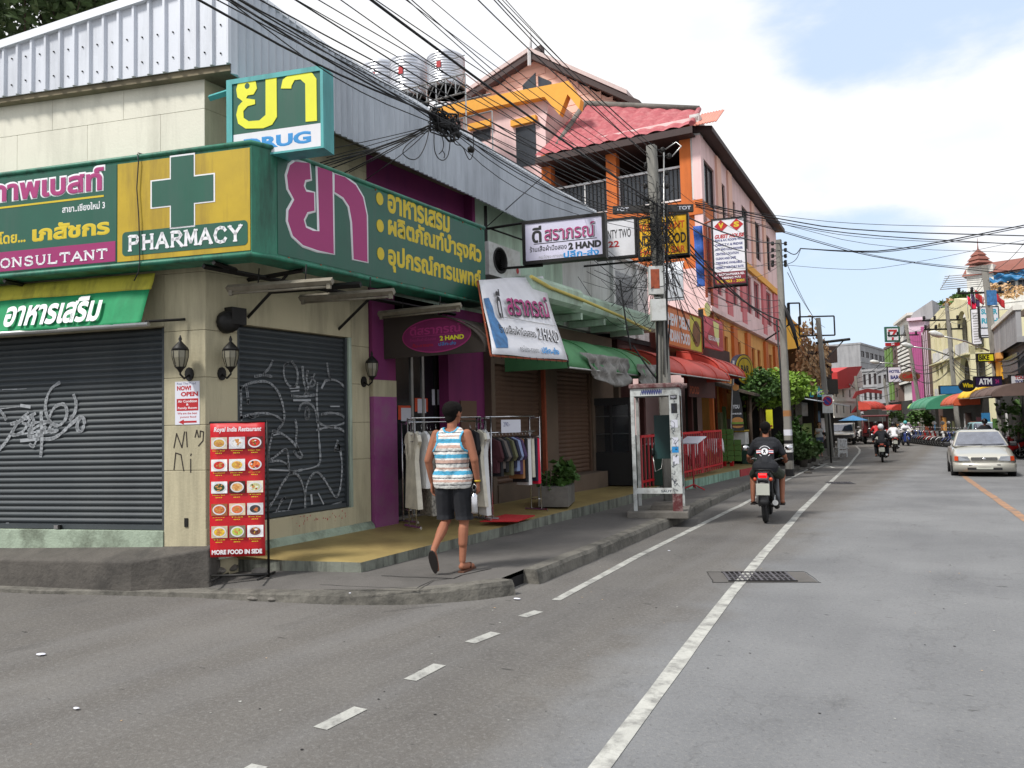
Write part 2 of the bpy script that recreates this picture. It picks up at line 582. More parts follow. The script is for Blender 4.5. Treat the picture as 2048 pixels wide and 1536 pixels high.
SERIF={  # strokes of a serifed capital on a 0..1 by 0..1 grid, then the stem ends that carry serifs
 'P': ([[(.2,0),(.2,1)],[(.2,1),(.7,.98),(.85,.76),(.7,.52),(.2,.48)]],[(.2,0),(.2,1)]),
 'H': ([[(.18,0),(.18,1)],[(.82,0),(.82,1)],[(.18,.52),(.82,.52)]],[(.18,0),(.18,1),(.82,0),(.82,1)]),
 'A': ([[(.06,0),(.5,1),(.94,0)],[(.24,.36),(.76,.36)]],[(.08,0),(.92,0)]),
 'R': ([[(.2,0),(.2,1)],[(.2,1),(.7,.98),(.85,.76),(.7,.54),(.2,.5)],[(.5,.5),(.95,0)]],[(.2,0),(.2,1),(.94,0)]),
 'M': ([[(.1,0),(.16,1),(.5,.2),(.84,1),(.9,0)]],[(.1,0),(.9,0),(.12,1),(.88,1)]),
 'C': ([[(.88,.78),(.75,.95),(.5,1),(.22,.88),(.1,.5),(.22,.12),(.5,0),(.78,.06),(.9,.24)]],[]),
 'Y': ([[(.08,1),(.5,.5),(.92,1)],[(.5,.5),(.5,0)]],[(.1,1),(.9,1),(.5,0)]),
 'O': ([[(.5,1),(.2,.88),(.08,.5),(.2,.12),(.5,0),(.8,.12),(.92,.5),(.8,.88),(.5,1)]],[]),
 'N': ([[(.16,0),(.16,1),(.84,0),(.84,1)]],[(.16,0),(.14,1),(.84,1)]),
 'S': ([[(.82,.8),(.7,.96),(.45,1),(.2,.86),(.22,.64),(.5,.52),(.8,.38),(.84,.16),(.6,0),(.3,.02),(.14,.22)]],[]),
 'U': ([[(.16,1),(.16,.28),(.32,.02),(.64,.02),(.84,.28),(.84,1)]],[(.16,1),(.84,1)]),
 'L': ([[(.2,1),(.2,0),(.84,0),(.86,.18)]],[(.2,1),(.2,0)]),
 'T': ([[(.5,0),(.5,1)],[(.08,.84),(.1,1),(.9,1),(.92,.84)]],[(.5,0)]),
}
def serif(b,s,u0,z0,u1,z1,w0,mname,wd=.16):
 n=len(s)
 cw=(u1-u0)/n
 h=z1-z0
 for i,ch in enumerate(s):
  strokes,ends=SERIF[ch]
  a=u0+cw*i+cw*.04
  g=lambda p: (a+p[0]*cw*.9,z0+p[1]*h)
  for st in strokes:
   b.stroke([g(p) for p in st],wd*min(cw,h),w0,mname)
  for e in ends:
   q=g(e)
   b.stroke([(q[0]-cw*.11,q[1]),(q[0]+cw*.11,q[1])],wd*.5*min(cw,h),w0+.002,mname)
 return b
# ------------------------------------------------------------------ ground, road, kerbs, paint
def asphalt():
 m=bpy.data.materials.new('asphalt')
 MATS['asphalt']=m
 m.use_nodes=True
 t=m.node_tree
 b=t.nodes['Principled BSDF']
 b.inputs['Roughness'].default_value=.95
 b.inputs['Specular IOR Level'].default_value=.25
 co=t.nodes.new('ShaderNodeTexCoord')
 def noise(s,d=6,r=.6,stretch=None):
  n=t.nodes.new('ShaderNodeTexNoise')
  n.inputs['Scale'].default_value=s
  n.inputs['Detail'].default_value=d
  n.inputs['Roughness'].default_value=r
  src=co.outputs['Object']
  if stretch:
   mp_=t.nodes.new('ShaderNodeMapping')
   mp_.inputs['Scale'].default_value=stretch
   t.links.new(src,mp_.inputs[0])
   src=mp_.outputs[0]
  t.links.new(src,n.inputs['Vector'])
  return n.outputs['Fac']
 def ramp(f,p0,p1,c0,c1):
  r=t.nodes.new('ShaderNodeValToRGB')
  r.color_ramp.elements[0].position,r.color_ramp.elements[1].position=p0,p1
  r.color_ramp.elements[0].color,r.color_ramp.elements[1].color=c0,c1
  t.links.new(f,r.inputs[0])
  return r.outputs[0]
 def mix(f,a,c,mode='MIX'):
  n=t.nodes.new('ShaderNodeMix')
  n.data_type='RGBA'
  n.blend_type=mode
  for v,k in ((f,0),(a,6),(c,7)):
   if isinstance(v,(int,float,tuple)):
    n.inputs[k].default_value=v
   else:
    t.links.new(v,n.inputs[k])
  return n.outputs[2]
 K=(0,0,0,1)
 W=(1,1,1,1)
 main=ramp(noise(.5,5),.35,.65,rgb(106,107,109),rgb(124,125,126))
 old=ramp(noise(.8,6),.35,.65,rgb(94,91,88),rgb(106,103,99))
 sx=t.nodes.new('ShaderNodeSeparateXYZ')
 t.links.new(co.outputs['Object'],sx.inputs[0])
 mth=t.nodes.new('ShaderNodeMath')
 mth.operation='MULTIPLY_ADD'
 t.links.new(noise(1.3,4),mth.inputs[0])
 mth.inputs[1].default_value=1.2
 t.links.new(sx.outputs['X'],mth.inputs[2])
 mr_=t.nodes.new('ShaderNodeMapRange')
 mr_.inputs[1].default_value=-1.75
 mr_.inputs[2].default_value=-1.15
 t.links.new(mth.outputs[0],mr_.inputs[0])
 c=mix(mr_.outputs[0],old,main)
 c=mix(ramp(noise(1.0,4,.6,(1.5,.09,1)),.46,.7,K,(.22,.22,.22,1)),c,rgb(134,135,137))
 c=mix(ramp(noise(2.2,9,.75,(1,.35,1)),.58,.72,K,(.45,.45,.45,1)),c,rgb(70,69,68))
 c=mix(ramp(noise(160,3,.8),.62,.74,K,(.5,.5,.5,1)),c,rgb(160,158,152))
 c=mix(ramp(noise(120,3,.8),.60,.74,K,(.65,.65,.65,1)),c,rgb(58,57,57))
 c=mix(ramp(noise(7,2,.5,(.6,2.2,1)),.73,.76,K,(.8,.8,.8,1)),c,rgb(48,47,46))
 vo=t.nodes.new('ShaderNodeTexVoronoi')
 vo.feature='DISTANCE_TO_EDGE'
 vo.inputs['Scale'].default_value=.33
 dn=t.nodes.new('ShaderNodeVectorMath')
 dn.operation='ADD'
 nn=t.nodes.new('ShaderNodeTexNoise')
 nn.inputs['Scale'].default_value=3
 nn.inputs['Detail'].default_value=5
 t.links.new(co.outputs['Object'],nn.inputs['Vector'])
 t.links.new(co.outputs['Object'],dn.inputs[0])
 t.links.new(nn.outputs['Color'],dn.inputs[1])
 t.links.new(dn.outputs[0],vo.inputs['Vector'])
 crk=ramp(vo.outputs['Distance'],.002,.007,(.55,.55,.55,1),K)
 c=mix(ramp(noise(38,4,.7),.5,.72,K,(.5,.5,.5,1)),c,rgb(140,139,136))
 c=mix(ramp(noise(30,5,.75),.55,.75,K,(.6,.6,.6,1)),c,rgb(62,61,60))
 c=mix(mix(.28,K,crk),c,rgb(66,65,64))
 t.links.new(c,b.inputs['Base Color'])
 bp=t.nodes.new('ShaderNodeBump')
 bp.inputs['Strength'].default_value=.55
 bp.inputs['Distance'].default_value=.012
 t.links.new(noise(75,4,.7),bp.inputs['Height'])
 t.links.new(bp.outputs[0],b.inputs['Normal'])
asphalt()
b=B()
xs=[-900,-60,-20,-8,-4,0,4,8,20,60,900]
ys=[-600,-20,0,4,8,14,20,27,35,60,120,1500]
vs=[(x,y,gz(y)) for y in ys for x in xs]
nx=len(xs)
b.add(vs,[(j*nx+i,j*nx+i+1,(j+1)*nx+i+1,(j+1)*nx+i) for j in range(len(ys)-1) for i in range(nx-1)],'asphalt')
b.local=True
me_ground=b.build('ground',thing('tmp','x','x'),recalc=False)
tmp=me_ground.parent
me_ground.parent=None
bpy.data.objects.remove(tmp)
struct(me_ground)
def densify(pts,step=.5):
 out=[Vector(pts[0])]
 for a,c in zip(pts,pts[1:]):
  a,c=Vector(a),Vector(c)
  n=max(1,int((c-a).length/step))
  out += [a+(c-a)*(i/n) for i in range(1,n+1)]
 return out
def smooth_line(pts,it=2):
 P=[Vector(p) for p in pts]
 for _ in range(it):
  Q=[P[0]]
  for a,c in zip(P,P[1:]):
   Q += [a*.75+c*.25,a*.25+c*.75]
  Q.append(P[-1])
  P=Q
 return P
def ribbon(b,pts,wd,dz,mname,jit=0):
 """painted strip on the road following its fall"""
 P=densify([Vector((p[0],p[1],0)) for p in pts],.6)
 rnd=random.Random(4)
 L,Rr=[],[]
 for i,p in enumerate(P):
  t=(P[min(i+1,len(P)-1)]-P[max(0,i-1)]).normalized()
  n=Vector((-t.y,t.x,0))
  a,c=rnd.uniform(-jit,jit),rnd.uniform(-jit,jit)
  L.append(p+n*(wd/2+a))
  Rr.append(p-n*(wd/2+c))
 n=len(P)
 vs=[(p.x,p.y,gz(p.y)+dz) for p in L+Rr]
 return b.add(vs,[(i,i+1,n+i+1,n+i) for i in range(n-1)],mname)
gp=lambda *pp: [G(*p) for p in pp]
b=B()
ribbon(b,smooth_line(gp((1188,1552),(1340,1348),(1490,1150),(1600,1025),(1660,965),(1706,920),(1722,902),(1713,893)),1),.105,.004,'road paint',.004)
struct(b.build('lane_line',recalc=False))
b=B()
ribbon(b,gp((1112,1201),(1275,1113),(1480,1012),(1570,962),(1655,915)),.09,.004,'road paint',.004)
struct(b.build('edge_line',recalc=False))
for a,c in (((1045,1234),(1078,1223)),((940,1286),(992,1266)),((820,1361),(880,1330)),((640,1458),(722,1417)),((430,1585),(520,1532))):
 b=B()
 ribbon(b,gp(a,c),.105,.004,'road paint',.006)
 struct(b.build('dash_marking',recalc=False))
b=B()
ribbon(b,gp((1900,930),(1940,962),(2048,1037),(2200,1140)),.14,.004,'road orange',.01)
struct(b.build('centre_line',recalc=False))
b=B()   # worn bicycle marking in the cycle lane
for seg in (((1628,938),(1650,930),(1668,936)),((1640,930),(1655,927)),((1665,924),(1682,922)),((1646,934),(1676,931))):
 ribbon(b,gp(*seg),.12,.004,'road paint',.01)
struct(b.build('cycle_marking',recalc=False))
KERB=smooth_line(gp((-500,1150),(0,1187),(330,1192),(560,1205),(760,1212),(930,1204),(1030,1190))[:],1) + gp((1120,1150),(1250,1094),(1380,1036),(1480,985),(1600,940),(1670,912)) + \
 [Vector((-6.9,50,0)),Vector((-8.9,58,0)),Vector((-14,72,0)),Vector((-30,100,0))]
def kz(p):
 """kerb height: almost flush on the side street, full height up the main street"""
 if p.y > 6.4:
  return .14
 t=min(1,max(0,(p.x+8.2)/4.2))
 return .045+.095*t*t
def level(p,dz):
 return Vector((p.x,p.y,gz(p.y)+dz))
KP=densify([Vector((p.x,p.y,0)) for p in KERB],.35)
rnd=random.Random(7)
prof=[]
for i,p in enumerate(KP):
 t=(KP[min(i+1,len(KP)-1)]-KP[max(0,i-1)]).normalized()
 n=Vector((t.y,-t.x,0))      # towards the road
 h=kz(p)
 j=lambda s: rnd.uniform(-s,s) if p.y < 30 else 0
 prof.append([level(p+n*(.012+j(.012)),-.05),level(p+n*j(.012),h*.75+j(.006)),level(p-n*(.02+j(.008)),h+j(.005)),level(p-n*(.17+j(.01)),h+.002),level(p-n*.17,-.05)])
gap_i=min(range(len(KP)),key=lambda i: (KP[i]-Vector((G(1032,1188).x,G(1032,1188).y,0))).length)
b=B()
for i in range(len(prof)-1):
 if i == gap_i:
  continue
 a,c=prof[i],prof[i+1]
 vs=[tuple(v) for v in a+c]
 b.add(vs,[(k,k+1,k+6,k+5) for k in range(4)]+([(0,1,2,3,4)] if i == gap_i+1 or i == 0 else [])+([(9,8,7,6,5)] if i == gap_i-1 else []),'kerb')
struct(b.build('kerb',recalc=True))
b=B()     # the dark drain mouth in the broken kerb
p,q=KP[gap_i],KP[gap_i+1]
b.add([tuple(level(x,z)) for x in (p-Vector((.17,0,0)),q-Vector((.17,0,0))) for z in (0,.1)],[(0,1,3,2)],'dark void')
struct(b.build('drain_mouth'))
inner=[]
for p in KP:
 if p.y > 6.2:
  inner.append(Vector((-7.4 if p.y < 24 else p.x-4.5,max(p.y,6.2),0)))
 else:
  inner.append(Vector((-7.1,6.2,0)) if p.x > -7.1 else Vector((p.x,p.y+2.4,0)))
b=B()
N=10
vs=[]
for i,p in enumerate(KP):
 t=(KP[min(i+1,len(KP)-1)]-KP[max(0,i-1)]).normalized()
 a=p-Vector((t.y,-t.x,0))*.165
 for k in range(N+1):
  s=k/N
  q=a.lerp(inner[i],s)
  tgt_=.085+.055*min(1,max(0,(p.x+7.6)/1.8))
  hh=kz(p)+(tgt_-kz(p))*min(1,s*4) if p.y < 6.4 else .14
  vs.append(tuple(level(q,hh-.001)))
b.add(vs,[(i*(N+1)+k,i*(N+1)+k+1,(i+1)*(N+1)+k+1,(i+1)*(N+1)+k) for i in range(len(KP)-1) for k in range(N)],'pavement')
struct(b.build('pavement',recalc=False))
b=B()     # cracked slab joints in the pavement
for seg in (((762,1152),(905,1157),(925,1150),(982,1138)),((640,1170),(830,1178),(870,1160),(905,1157)),((740,1195),(860,1182))):
 P=densify([G(x,y,.14) for x,y in seg],.12)
 P=[p+Vector((rnd.uniform(-.012,.012),rnd.uniform(-.012,.012),0)) for p in P]
 n=len(P)
 vs=[]
 for s in (-1,1):
  for i,p in enumerate(P):
   t=(P[min(i+1,n-1)]-P[max(0,i-1)]).normalized()
   vs.append(tuple(p+Vector((-t.y,t.x,0))*s*rnd.uniform(.004,.011)+Vector((0,0,.003))))
 b.add(vs,[(i,i+1,n+i+1,n+i) for i in range(n-1)],'dark void')
struct(b.build('pavement_crack',recalc=False))
def rock(b,c,r,mname,seed,flat=.5):
 rr=random.Random(seed)
 bm=bmesh.new()
 bmesh.ops.create_icosphere(bm,subdivisions=2,radius=1)
 k=[(rr.uniform(-1,1),rr.uniform(-1,1),rr.uniform(-1,1)) for _ in range(7)]
 vs=[]
 for v in bm.verts:
  d=v.co.normalized()
  s=1.0
  for q in k:
   s=min(s,1.0/max(.45,d.dot(Vector(q).normalized())*1.28))
  vs.append((c[0]+d.x*s*r[0],c[1]+d.y*s*r[1],c[2]+d.z*s*r[2]))
 fs=[[v.index for v in f.verts] for f in bm.faces]
 bm.free()
 return b.add(vs,fs,mname)
for i,(x,y,r) in enumerate(((505,1196,(.09,.05,.03)),(545,1198,(.06,.05,.025)),(468,1190,(.07,.05,.025)))):
 b=B()
 rock(b,G(x,y,.02),r,'concrete',30+i)
 tag(b.build('rubble'),['broken concrete chunk at the crumbling kerb below the menu stand','smaller broken chunk right of the kerb break below the menu stand','broken chunk left of the kerb break near the step'][i],'rubble','rubble at the broken kerb')
FA=Frame(-6.75,0,0)
cu_=FA.px(412,1080)[0]
FS=Frame(-6.75,cu_,73.5)
def poly_block(b,P,z0,z1,mname,edge=None):
 n=len(P)
 vs=[(p.x,p.y,z0+gz(p.y)) for p in P]+[(p.x,p.y,z1+gz(p.y)) for p in P]
 b.add(vs,[tuple(range(n,2*n))],mname)
 b.add(vs,[(i,(i+1) % n,n+(i+1) % n,n+i) for i in range(n)],edge or mname)
 return b
b=B()
P=gp((-300,1104,.32),(0,1118,.32),(262,1124,.33),(292,1117,.36),(420,1095,.455))
P=P+[FA.pt(cu_+.25,0,-.05),FS.pt(0,0,-.05),FS.pt(-6,0,-.05)]
P=[Vector((p.x,p.y,0)) for p in P]
n=len(P)
ZT_=[.32,.32,.33,.36,.455,.455,.455,.41]
b.add([(p.x,p.y,-.05) for p in P]+[(p.x,p.y,z) for p,z in zip(P,ZT_)],[(n+k,n+(k+1) % n,k2) for k in () for k2 in ()]+[(n,n+1,n+6,n+7),(n+1,n+2,n+3,n+6),(n+3,n+4,n+5,n+6)]+[(i,(i+1) % n,n+(i+1) % n,n+i) for i in range(n)],'concrete dark')
o=struct(b.build('step'))
md=o.modifiers.new('bevel','BEVEL')
md.width=.025
md.segments=3
md.limit_method='ANGLE'
b=B()
e0,e1,e2=G(418,1117,.25),G(722,1125,.24),G(1250,992,.30)
E3=Vector((e2.x-.2,16.4,.32))
out_=[e0,e0.lerp(e1,.5),e1] + [e1.lerp(e2,i/6) for i in range(1,7)] + [E3]
inn=[Vector((-6.9,y,.325)) for y in (5.3,5.4,5.9,7.2,8.3,9.5,10.6,11.8,13.2,16.4)]
n=len(out_)
vs=[(p.x,p.y,p.z) for p in out_]+[(p.x,p.y,p.z+gz(p.y)) for p in inn]+[(-9.8,p.y,.325+gz(p.y)) for p in inn]
b.add(vs,[(i,i+1,n+i+1,n+i) for i in range(n-1)]+[(n+i,n+i+1,2*n+i+1,2*n+i) for i in range(3,n-1)],'yellow floor')
vs=[(p.x,p.y,p.z) for p in out_]+[(p.x,p.y,-.02) for p in out_]
b.add(vs,[(i,i+1,n+i+1,n+i) for i in range(n-1)],'platform edge')
struct(b.build('shop_floor',recalc=False))
b=B()
P=[Vector((x,y,0)) for x,y in ((-5.45,16.41),(-5.75,22.0),(-8.4,22.0),(-8.4,16.41))]
poly_block(b,P,-.02,.34,'yellow floor','mint edge')
struct(b.build('restaurant_floor'))
mat('step red',rgb(178,60,66),.8,var=.1,dirt=rgb(110,60,56),damt=.5)
b=B()
P=[Vector((x,y,0)) for x,y in ((-5.72,22.01),(-5.85,26.4),(-8.4,26.4),(-8.4,22.01))]
poly_block(b,P,-.02,.34,'yellow floor','step red')
struct(b.build('red_step'))
# ------------------------------------------------------------------ corner building
SH={}
def slats(fr,u0,u1,z0,z1,pitch,mname,parent,w0,name='slat'):
 """roller shutter built slat by slat, all sharing one mesh"""
 n=int(round((z1-z0)/pitch))
 pitch=(z1-z0)/n
 o0=None
 for i in range(n):
  if o0 is None:
   b=B(fr)
   h=pitch
   prof=[(w0,0),(w0+.006,h*.12),(w0+.020,h*.4),(w0+.020,h*.62),(w0+.006,h*.9),(w0,h),(w0-.01,h),(w0-.01,0)]
   b.prism([(p[0],z0+p[1]) for p in prof],'x',u0,u1,mname)
   o0=b.build(name,parent)
  else:
   o=o0.copy()
   col.objects.link(o)
   o.location.z=o0.location.z+i*pitch
 return pitch
bld=thing('corner_building','cream corner pharmacy building with grey metal roof cladding and two graffitied shutters','building',(-8.5,6.5,0))
b=B()
c0=FS.pt(-9,0,-.13)
ci=FA.pt(cu_+.1,0,-.14)
P=[c0,ci,FA.pt(7.9,0,-.14),FA.pt(7.9,0,-7),FS.pt(-9,0,-7)]
poly_block(b,[Vector((p.x,p.y,0)) for p in P],0,5.3,'soffit')
P=[FA.pt(7.9,0,-.14),FA.pt(14.6,0,-.14),FA.pt(14.6,0,-7),FA.pt(7.9,0,-7)]
poly_block(b,[Vector((p.x,p.y,0)) for p in P],3.45,5.3,'mint wall')
b.build('core',bld)
def panel(fr,u0,u1,z0,z1,mname,parent,w0=-.13,w1=0,g=.0012,name='wall_panel',bev=.004):
 b=B(fr)
 b.box(u0+g,u1-g,w0,w1,z0+g,z1-g,mname)
 return b.build(name,parent,bevel=bev)
us=[FS.px(x,240)[0] for x in (35,105,175,247,321)]
zj=4.99
row=[-9,-6.5,-4.6,us[1]-.0,us[3],0]
row=[-8.2,-6.3,-4.5,us[1],us[3],0]
for a,c in zip(row,row[1:]):
 panel(FS,a,c,zj,5.6,'cream wall upper',bld)
row=[-8.2,-6.0,-4.1,us[0],us[2],us[4],0]
for a,c in zip(row,row[1:]):
 panel(FS,a,c,4.38,zj,'cream wall upper',bld)
panel(FS,-8.2,-4,3.78,4.38,'cream wall',bld)
panel(FS,-4,-1.6,3.78,4.38,'cream wall',bld)
panel(FS,-1.6,0,3.78,4.38,'cream wall',bld)
for a,c in ((-8.2,-5.5),(-5.5,-3.4),(-3.4,-1.7),(-1.7,0)):
 panel(FS,a,c,3.27,3.78,'cream wall',bld)
panel(FS,-4.4,-2.4,2.72,3.27,'cream wall',bld)
panel(FS,-2.4,-.5,2.72,3.27,'cream wall',bld)
jz=[.05] + [FS.px(380,y)[1] for y in (941,850,755,661)] + [3.27]
for a,c in zip(jz,jz[1:]):
 panel(FS,-.5,0,a,c,'cream wall',bld,bev=.006)
panel(FS,-4.4,-.5,.38,.595,'plinth green',bld,w1=.012,name='sill')
panel(FS,-8.2,-4.4,.38,3.27,'cream wall',bld)
SU0,SU1=FA.px(475,700)[0],FA.px(703,700)[0]
PE=FA.px(738,700)[0]
for a,c in zip(jz,jz[1:]):
 panel(FA,cu_,SU0,a,c,'cream wall',bld,bev=.006)
 panel(FA,SU1,PE,a if a > .5 else .3,c,'cream wall',bld,bev=.006)
panel(FA,cu_,SU1,.28,.62,'cream wall',bld,w1=.004,name='sill')
b=B(FA)
b.prism([(-.02,.30),(.07,.30),(.05,.36),(-.02,.42)],'x',cu_+.1,PE,'plinth green')
b.build('plinth',bld)
panel(FA,SU0,SU1,2.76,3.27,'cream wall',bld)
for a,c in ((cu_,6.4),(6.4,PE)):
 for z0,z1 in ((3.27,3.78),(3.78,4.38),(4.38,4.99),(4.99,5.3)):
  panel(FA,a,c if c > 7 else c,z0,z1,'cream wall',bld)
for nm,fr,u0,u1,z0,z1,gcol in (('side',FS,-4.38,-.51,.60,2.71,0),('street',FA,SU0+.01,SU1-.06,.63,2.75,1)):
 b=B(fr)
 b.box(u0-.0,u0+.03,-.125,-.02,z0,z1,'shutter dark')
 b.box(u1-.03,u1,-.125,-.02,z0,z1,'shutter dark')
 b.box(u0+.03,u1-.03,-.10,-.035,z0,z0+.05,'shutter dark')
 sh=b.build('roller_shutter',bld,label='dark grey roller shutter scrawled with white graffiti')
 slats(fr,u0+.03,u1-.03,z0+.05,z1,.062,'shutter dark',sh,-.075)
 SH[nm]=sh
b=B(FA)
b.prism([(SU1-.06,-.12),(SU1,-.12),(SU1,.0),(SU1-.05,-.0)],'z',.62,2.76,'pillar mint')
b.build('shutter_jamb',bld)
def graffiti(fr,sh,strokes,w0,wd):
 b=B(fr)
 rg=random.Random(6)
 for s in strokes:
  pts=[fr.px(x,y,w0) for x,y in s]
  if len(pts) > 2:
   pts=[(p.x,p.y) for p in smooth_line([(a,c,0) for a,c in pts],2)]
  for q0,q1 in zip(pts,pts[1:]):
   b.stroke([q0,q1],wd*rg.uniform(.55,1.25),w0,'spray paint')
 o=b.build('graffiti',sh)
 o['kind']='stuff'
 return o
z8=lambda *p: [(x/2.844,600+y/2.844) for x,y in p]
S1=[z8((0,630),(20,650),(35,680)),z8((-20,860),(0,850),(40,800),(100,700),(160,640)),z8((65,705),(120,690),(200,645)),z8((120,600),(170,608)),z8((100,690),(60,770),(130,760),(170,680)),z8((180,660),(200,700),(150,760),(240,700),(290,690)),
      z8((235,640),(240,800),(232,890)),z8((120,800),(220,790)),z8((170,820),(190,840),(210,790),(260,720)),z8((340,470),(290,500),(260,570),(258,640),(290,700),(330,720),(370,690),(385,640),(370,590),(330,595),(300,620),(275,680)),
      z8((420,540),(435,580),(430,640),(400,680)),z8((250,790),(300,790),(350,760),(420,690),(465,660),(485,690),(470,740),(450,755),(435,720),(455,670)),z8((180,700),(250,690),(300,690),(270,760),(330,740)),
      z8((130,700),(190,720),(150,790),(230,760),(300,740)),z8((70,770),(180,755),(260,740))]
graffiti(FS,SH['side'],S1,-.053,.034)
graffiti(FS,SH['side'],[z8((22,1300),(30,1270),(50,1268)),z8((55,1300),(75,1270),(85,1300),(100,1270),(130,1300),(160,1275),(180,1300)),z8((15,510),(90,508),(150,505)),z8((0,620),(60,612),(110,606))],-.053,.008)
S2=[z8((1365,500),(1400,480),(1450,465),(1520,460),(1570,500),(1600,560),(1618,640),(1615,700),(1580,735)),z8((1450,435),(1500,425),(1545,435)),z8((1500,420),(1530,390),(1550,345)),z8((1365,500),(1372,560),(1368,640),(1375,700)),
      z8((1400,490),(1408,540),(1412,590)),z8((1370,670),(1420,650),(1500,640),(1570,655),(1610,690)),z8((1420,660),(1440,672),(1465,655)),z8((1550,745),(1600,755),(1660,800),(1730,890),(1700,900),(1670,860)),
      z8((1640,360),(1615,370),(1612,430),(1640,490),(1680,500),(1695,450),(1690,390),(1660,350)),z8((1650,500),(1700,495)),z8((1655,520),(1700,515)),z8((1660,545),(1720,550),(1790,540)),z8((1720,380),(1725,450),(1740,520),(1760,540)),
      z8((1750,400),(1740,460),(1770,500),(1800,470),(1770,440)),z8((1790,420),(1760,480),(1730,540)),z8((1670,570),(1765,570)),z8((1740,615),(1732,660),(1750,685),(1762,640),(1745,610)),z8((1700,630),(1710,590),(1750,580),(1790,610),(1805,680)),
      z8((1680,680),(1690,740),(1680,800),(1700,860)),z8((1805,470),(1800,560),(1808,680),(1815,800),(1825,920),(1800,950),(1700,970),(1660,975)),z8((1850,460),(1900,450),(1950,480),(1980,540)),z8((1830,500),(1850,460)),z8((1860,360),(1868,420),(1880,455)),
      z8((1800,690),(1850,720),(1900,718),(1960,700),(1980,680)),z8((1830,650),(1880,640),(1940,650),(1970,680)),z8((1880,605),(1930,605)),z8((1800,740),(1870,720),(1940,730),(1985,780)),z8((1920,800),(1900,860),(1912,850),(1935,860),(1920,800),(1945,900),(1945,1000),(1930,1100),(1910,1130),(1880,1080),(1840,1010),(1800,970),(1760,1010),(1735,1080),(1735,1190)),
      z8((1645,990),(1690,985),(1720,1040),(1735,1110)),z8((1645,990),(1600,1050),(1570,1120),(1530,1180)),z8((1530,915),(1580,880),(1625,840),(1640,880),(1640,960),(1660,985)),z8((1530,920),(1600,912),(1640,940)),z8((1530,965),(1640,970)),
      z8((1525,1225),(1580,1205),(1700,1200)),z8((1575,1200),(1600,1140),(1620,1125)),z8((1640,1190),(1660,1135)),z8((1775,1160),(1770,1110)),z8((1810,1100),(1840,1160)),z8((1840,1190),(1900,1160),(1940,1150)),z8((1550,760),(1530,840),(1525,900)),z8((1550,770),(1590,760))]
graffiti(FA,SH['street'],S2,-.053,.026)
b=B(FS)      # pen scrawl on the pillar
for s in (z8((990,840),(1005,760),(1035,840),(1050,750)),z8((1065,835),(1060,750)),z8((990,965),(1000,870),(1030,880),(1045,970)),z8((1085,980),(1085,905)),z8((1085,885),(1088,875)),z8((1110,780),(1120,740),(1130,780)),z8((1138,780),(1140,745),(1158,750),(1155,800),(1130,830))):
 b.stroke([FS.px(x,y) for x,y in s],.012,.001,'pen black')
b.build('scrawl',bld)
b=B(FA)      # padlock plate at the side shutter's foot
b.local=False
u,z=FS.px(112,1054)
b=B(FS)
b.box(u-.03,u+.02,-.03,.0,z-.02,z+.02,'chrome')
b.box(u+.02,u+.045,-.03,.0,z-.03,z+.02,'black iron')
b.build('padlock',bld)
u,z=FS.px(373,1046)
b=B(FS)
b.box(u-.02,u+.02,0,.01,z-.04,z+.05,'black iron')
b.build('socket',bld)
def cnr(w1,w2):
 """where a plane w1 in front of the side wall meets one w2 in front of the street wall"""
 a,c=FS.pt(0,0,w1),FA.pt(0,0,w2)
 d1,d2=FS.d,FA.d
 det=d1.x*-d2.y + d2.x*d1.y
 r=c-a
 return a + d1*((r.x*-d2.y + d2.x*r.y)/det)
CW1,CW2=.12,.42
cc=cnr(CW1,CW2)
ucs=(cc-FS.o).dot(FS.d)
uca=(cc-FA.o).dot(FA.d)
def zline(fr,wd,pts):
 q=sorted(fr.px(x,y,wd) for x,y in pts)
 def f(u):
  for a,c in zip(q,q[1:]):
   if u <= c[0] or c is q[-1]:
    return a[1]+(c[1]-a[1])*(u-a[0])/(c[0]-a[0])
 return f
def cladding(fr,u0,u1,zb,zt,wd,pitch,ribw,ribh,mname,wave=False,flip=False):
 pts=[]
 u=u0
 while u < u1-1e-6:
  if wave:
   for k in range(4):
    pts.append((u+pitch*k/4,wd+ribh*(.5-.5*math.cos(math.pi*2*k/4))))
  else:
   pts += [(u,wd),(u+pitch-ribw*1.6,wd),(u+pitch-ribw*1.2,wd+ribh),(u+pitch-ribw*.4,wd+ribh)]
  u += pitch
 pts.append((u1,wd))
 vs=[(a,c,zb(a)) for a,c in pts]+[(a,c,zt(a)) for a,c in pts]
 n=len(pts)
 bk=[(a,wd-.012,zb(a)) for a,c in pts]+[(a,wd-.012,zt(a)) for a,c in pts]
 b=B(fr)
 b.add(vs,[(i,i+1,n+i+1,n+i) for i in range(n-1)],mname)
 b.add(bk,[(i,i+1,n+i+1,n+i) for i in range(n-1)],mname)
 b.add(vs+bk,[(i,i+1,2*n+i+1,2*n+i) for i in range(n-1)]+[(n+i,n+i+1,3*n+i+1,3*n+i) for i in range(n-1)],mname)
 return b
zb1=zline(FS,CW1,((0,195),(400,135),(455,128)))
zt1=zline(FS,CW1,((0,92),(270,2)))
cladding(FS,ucs-.19*40,ucs,zb1,zt1,CW1,.19,.034,.03,'roof sheet').build('roof_cladding',bld)
b=B(FS)      # folded cap along the top
a,c=ucs-7.4,ucs+.02
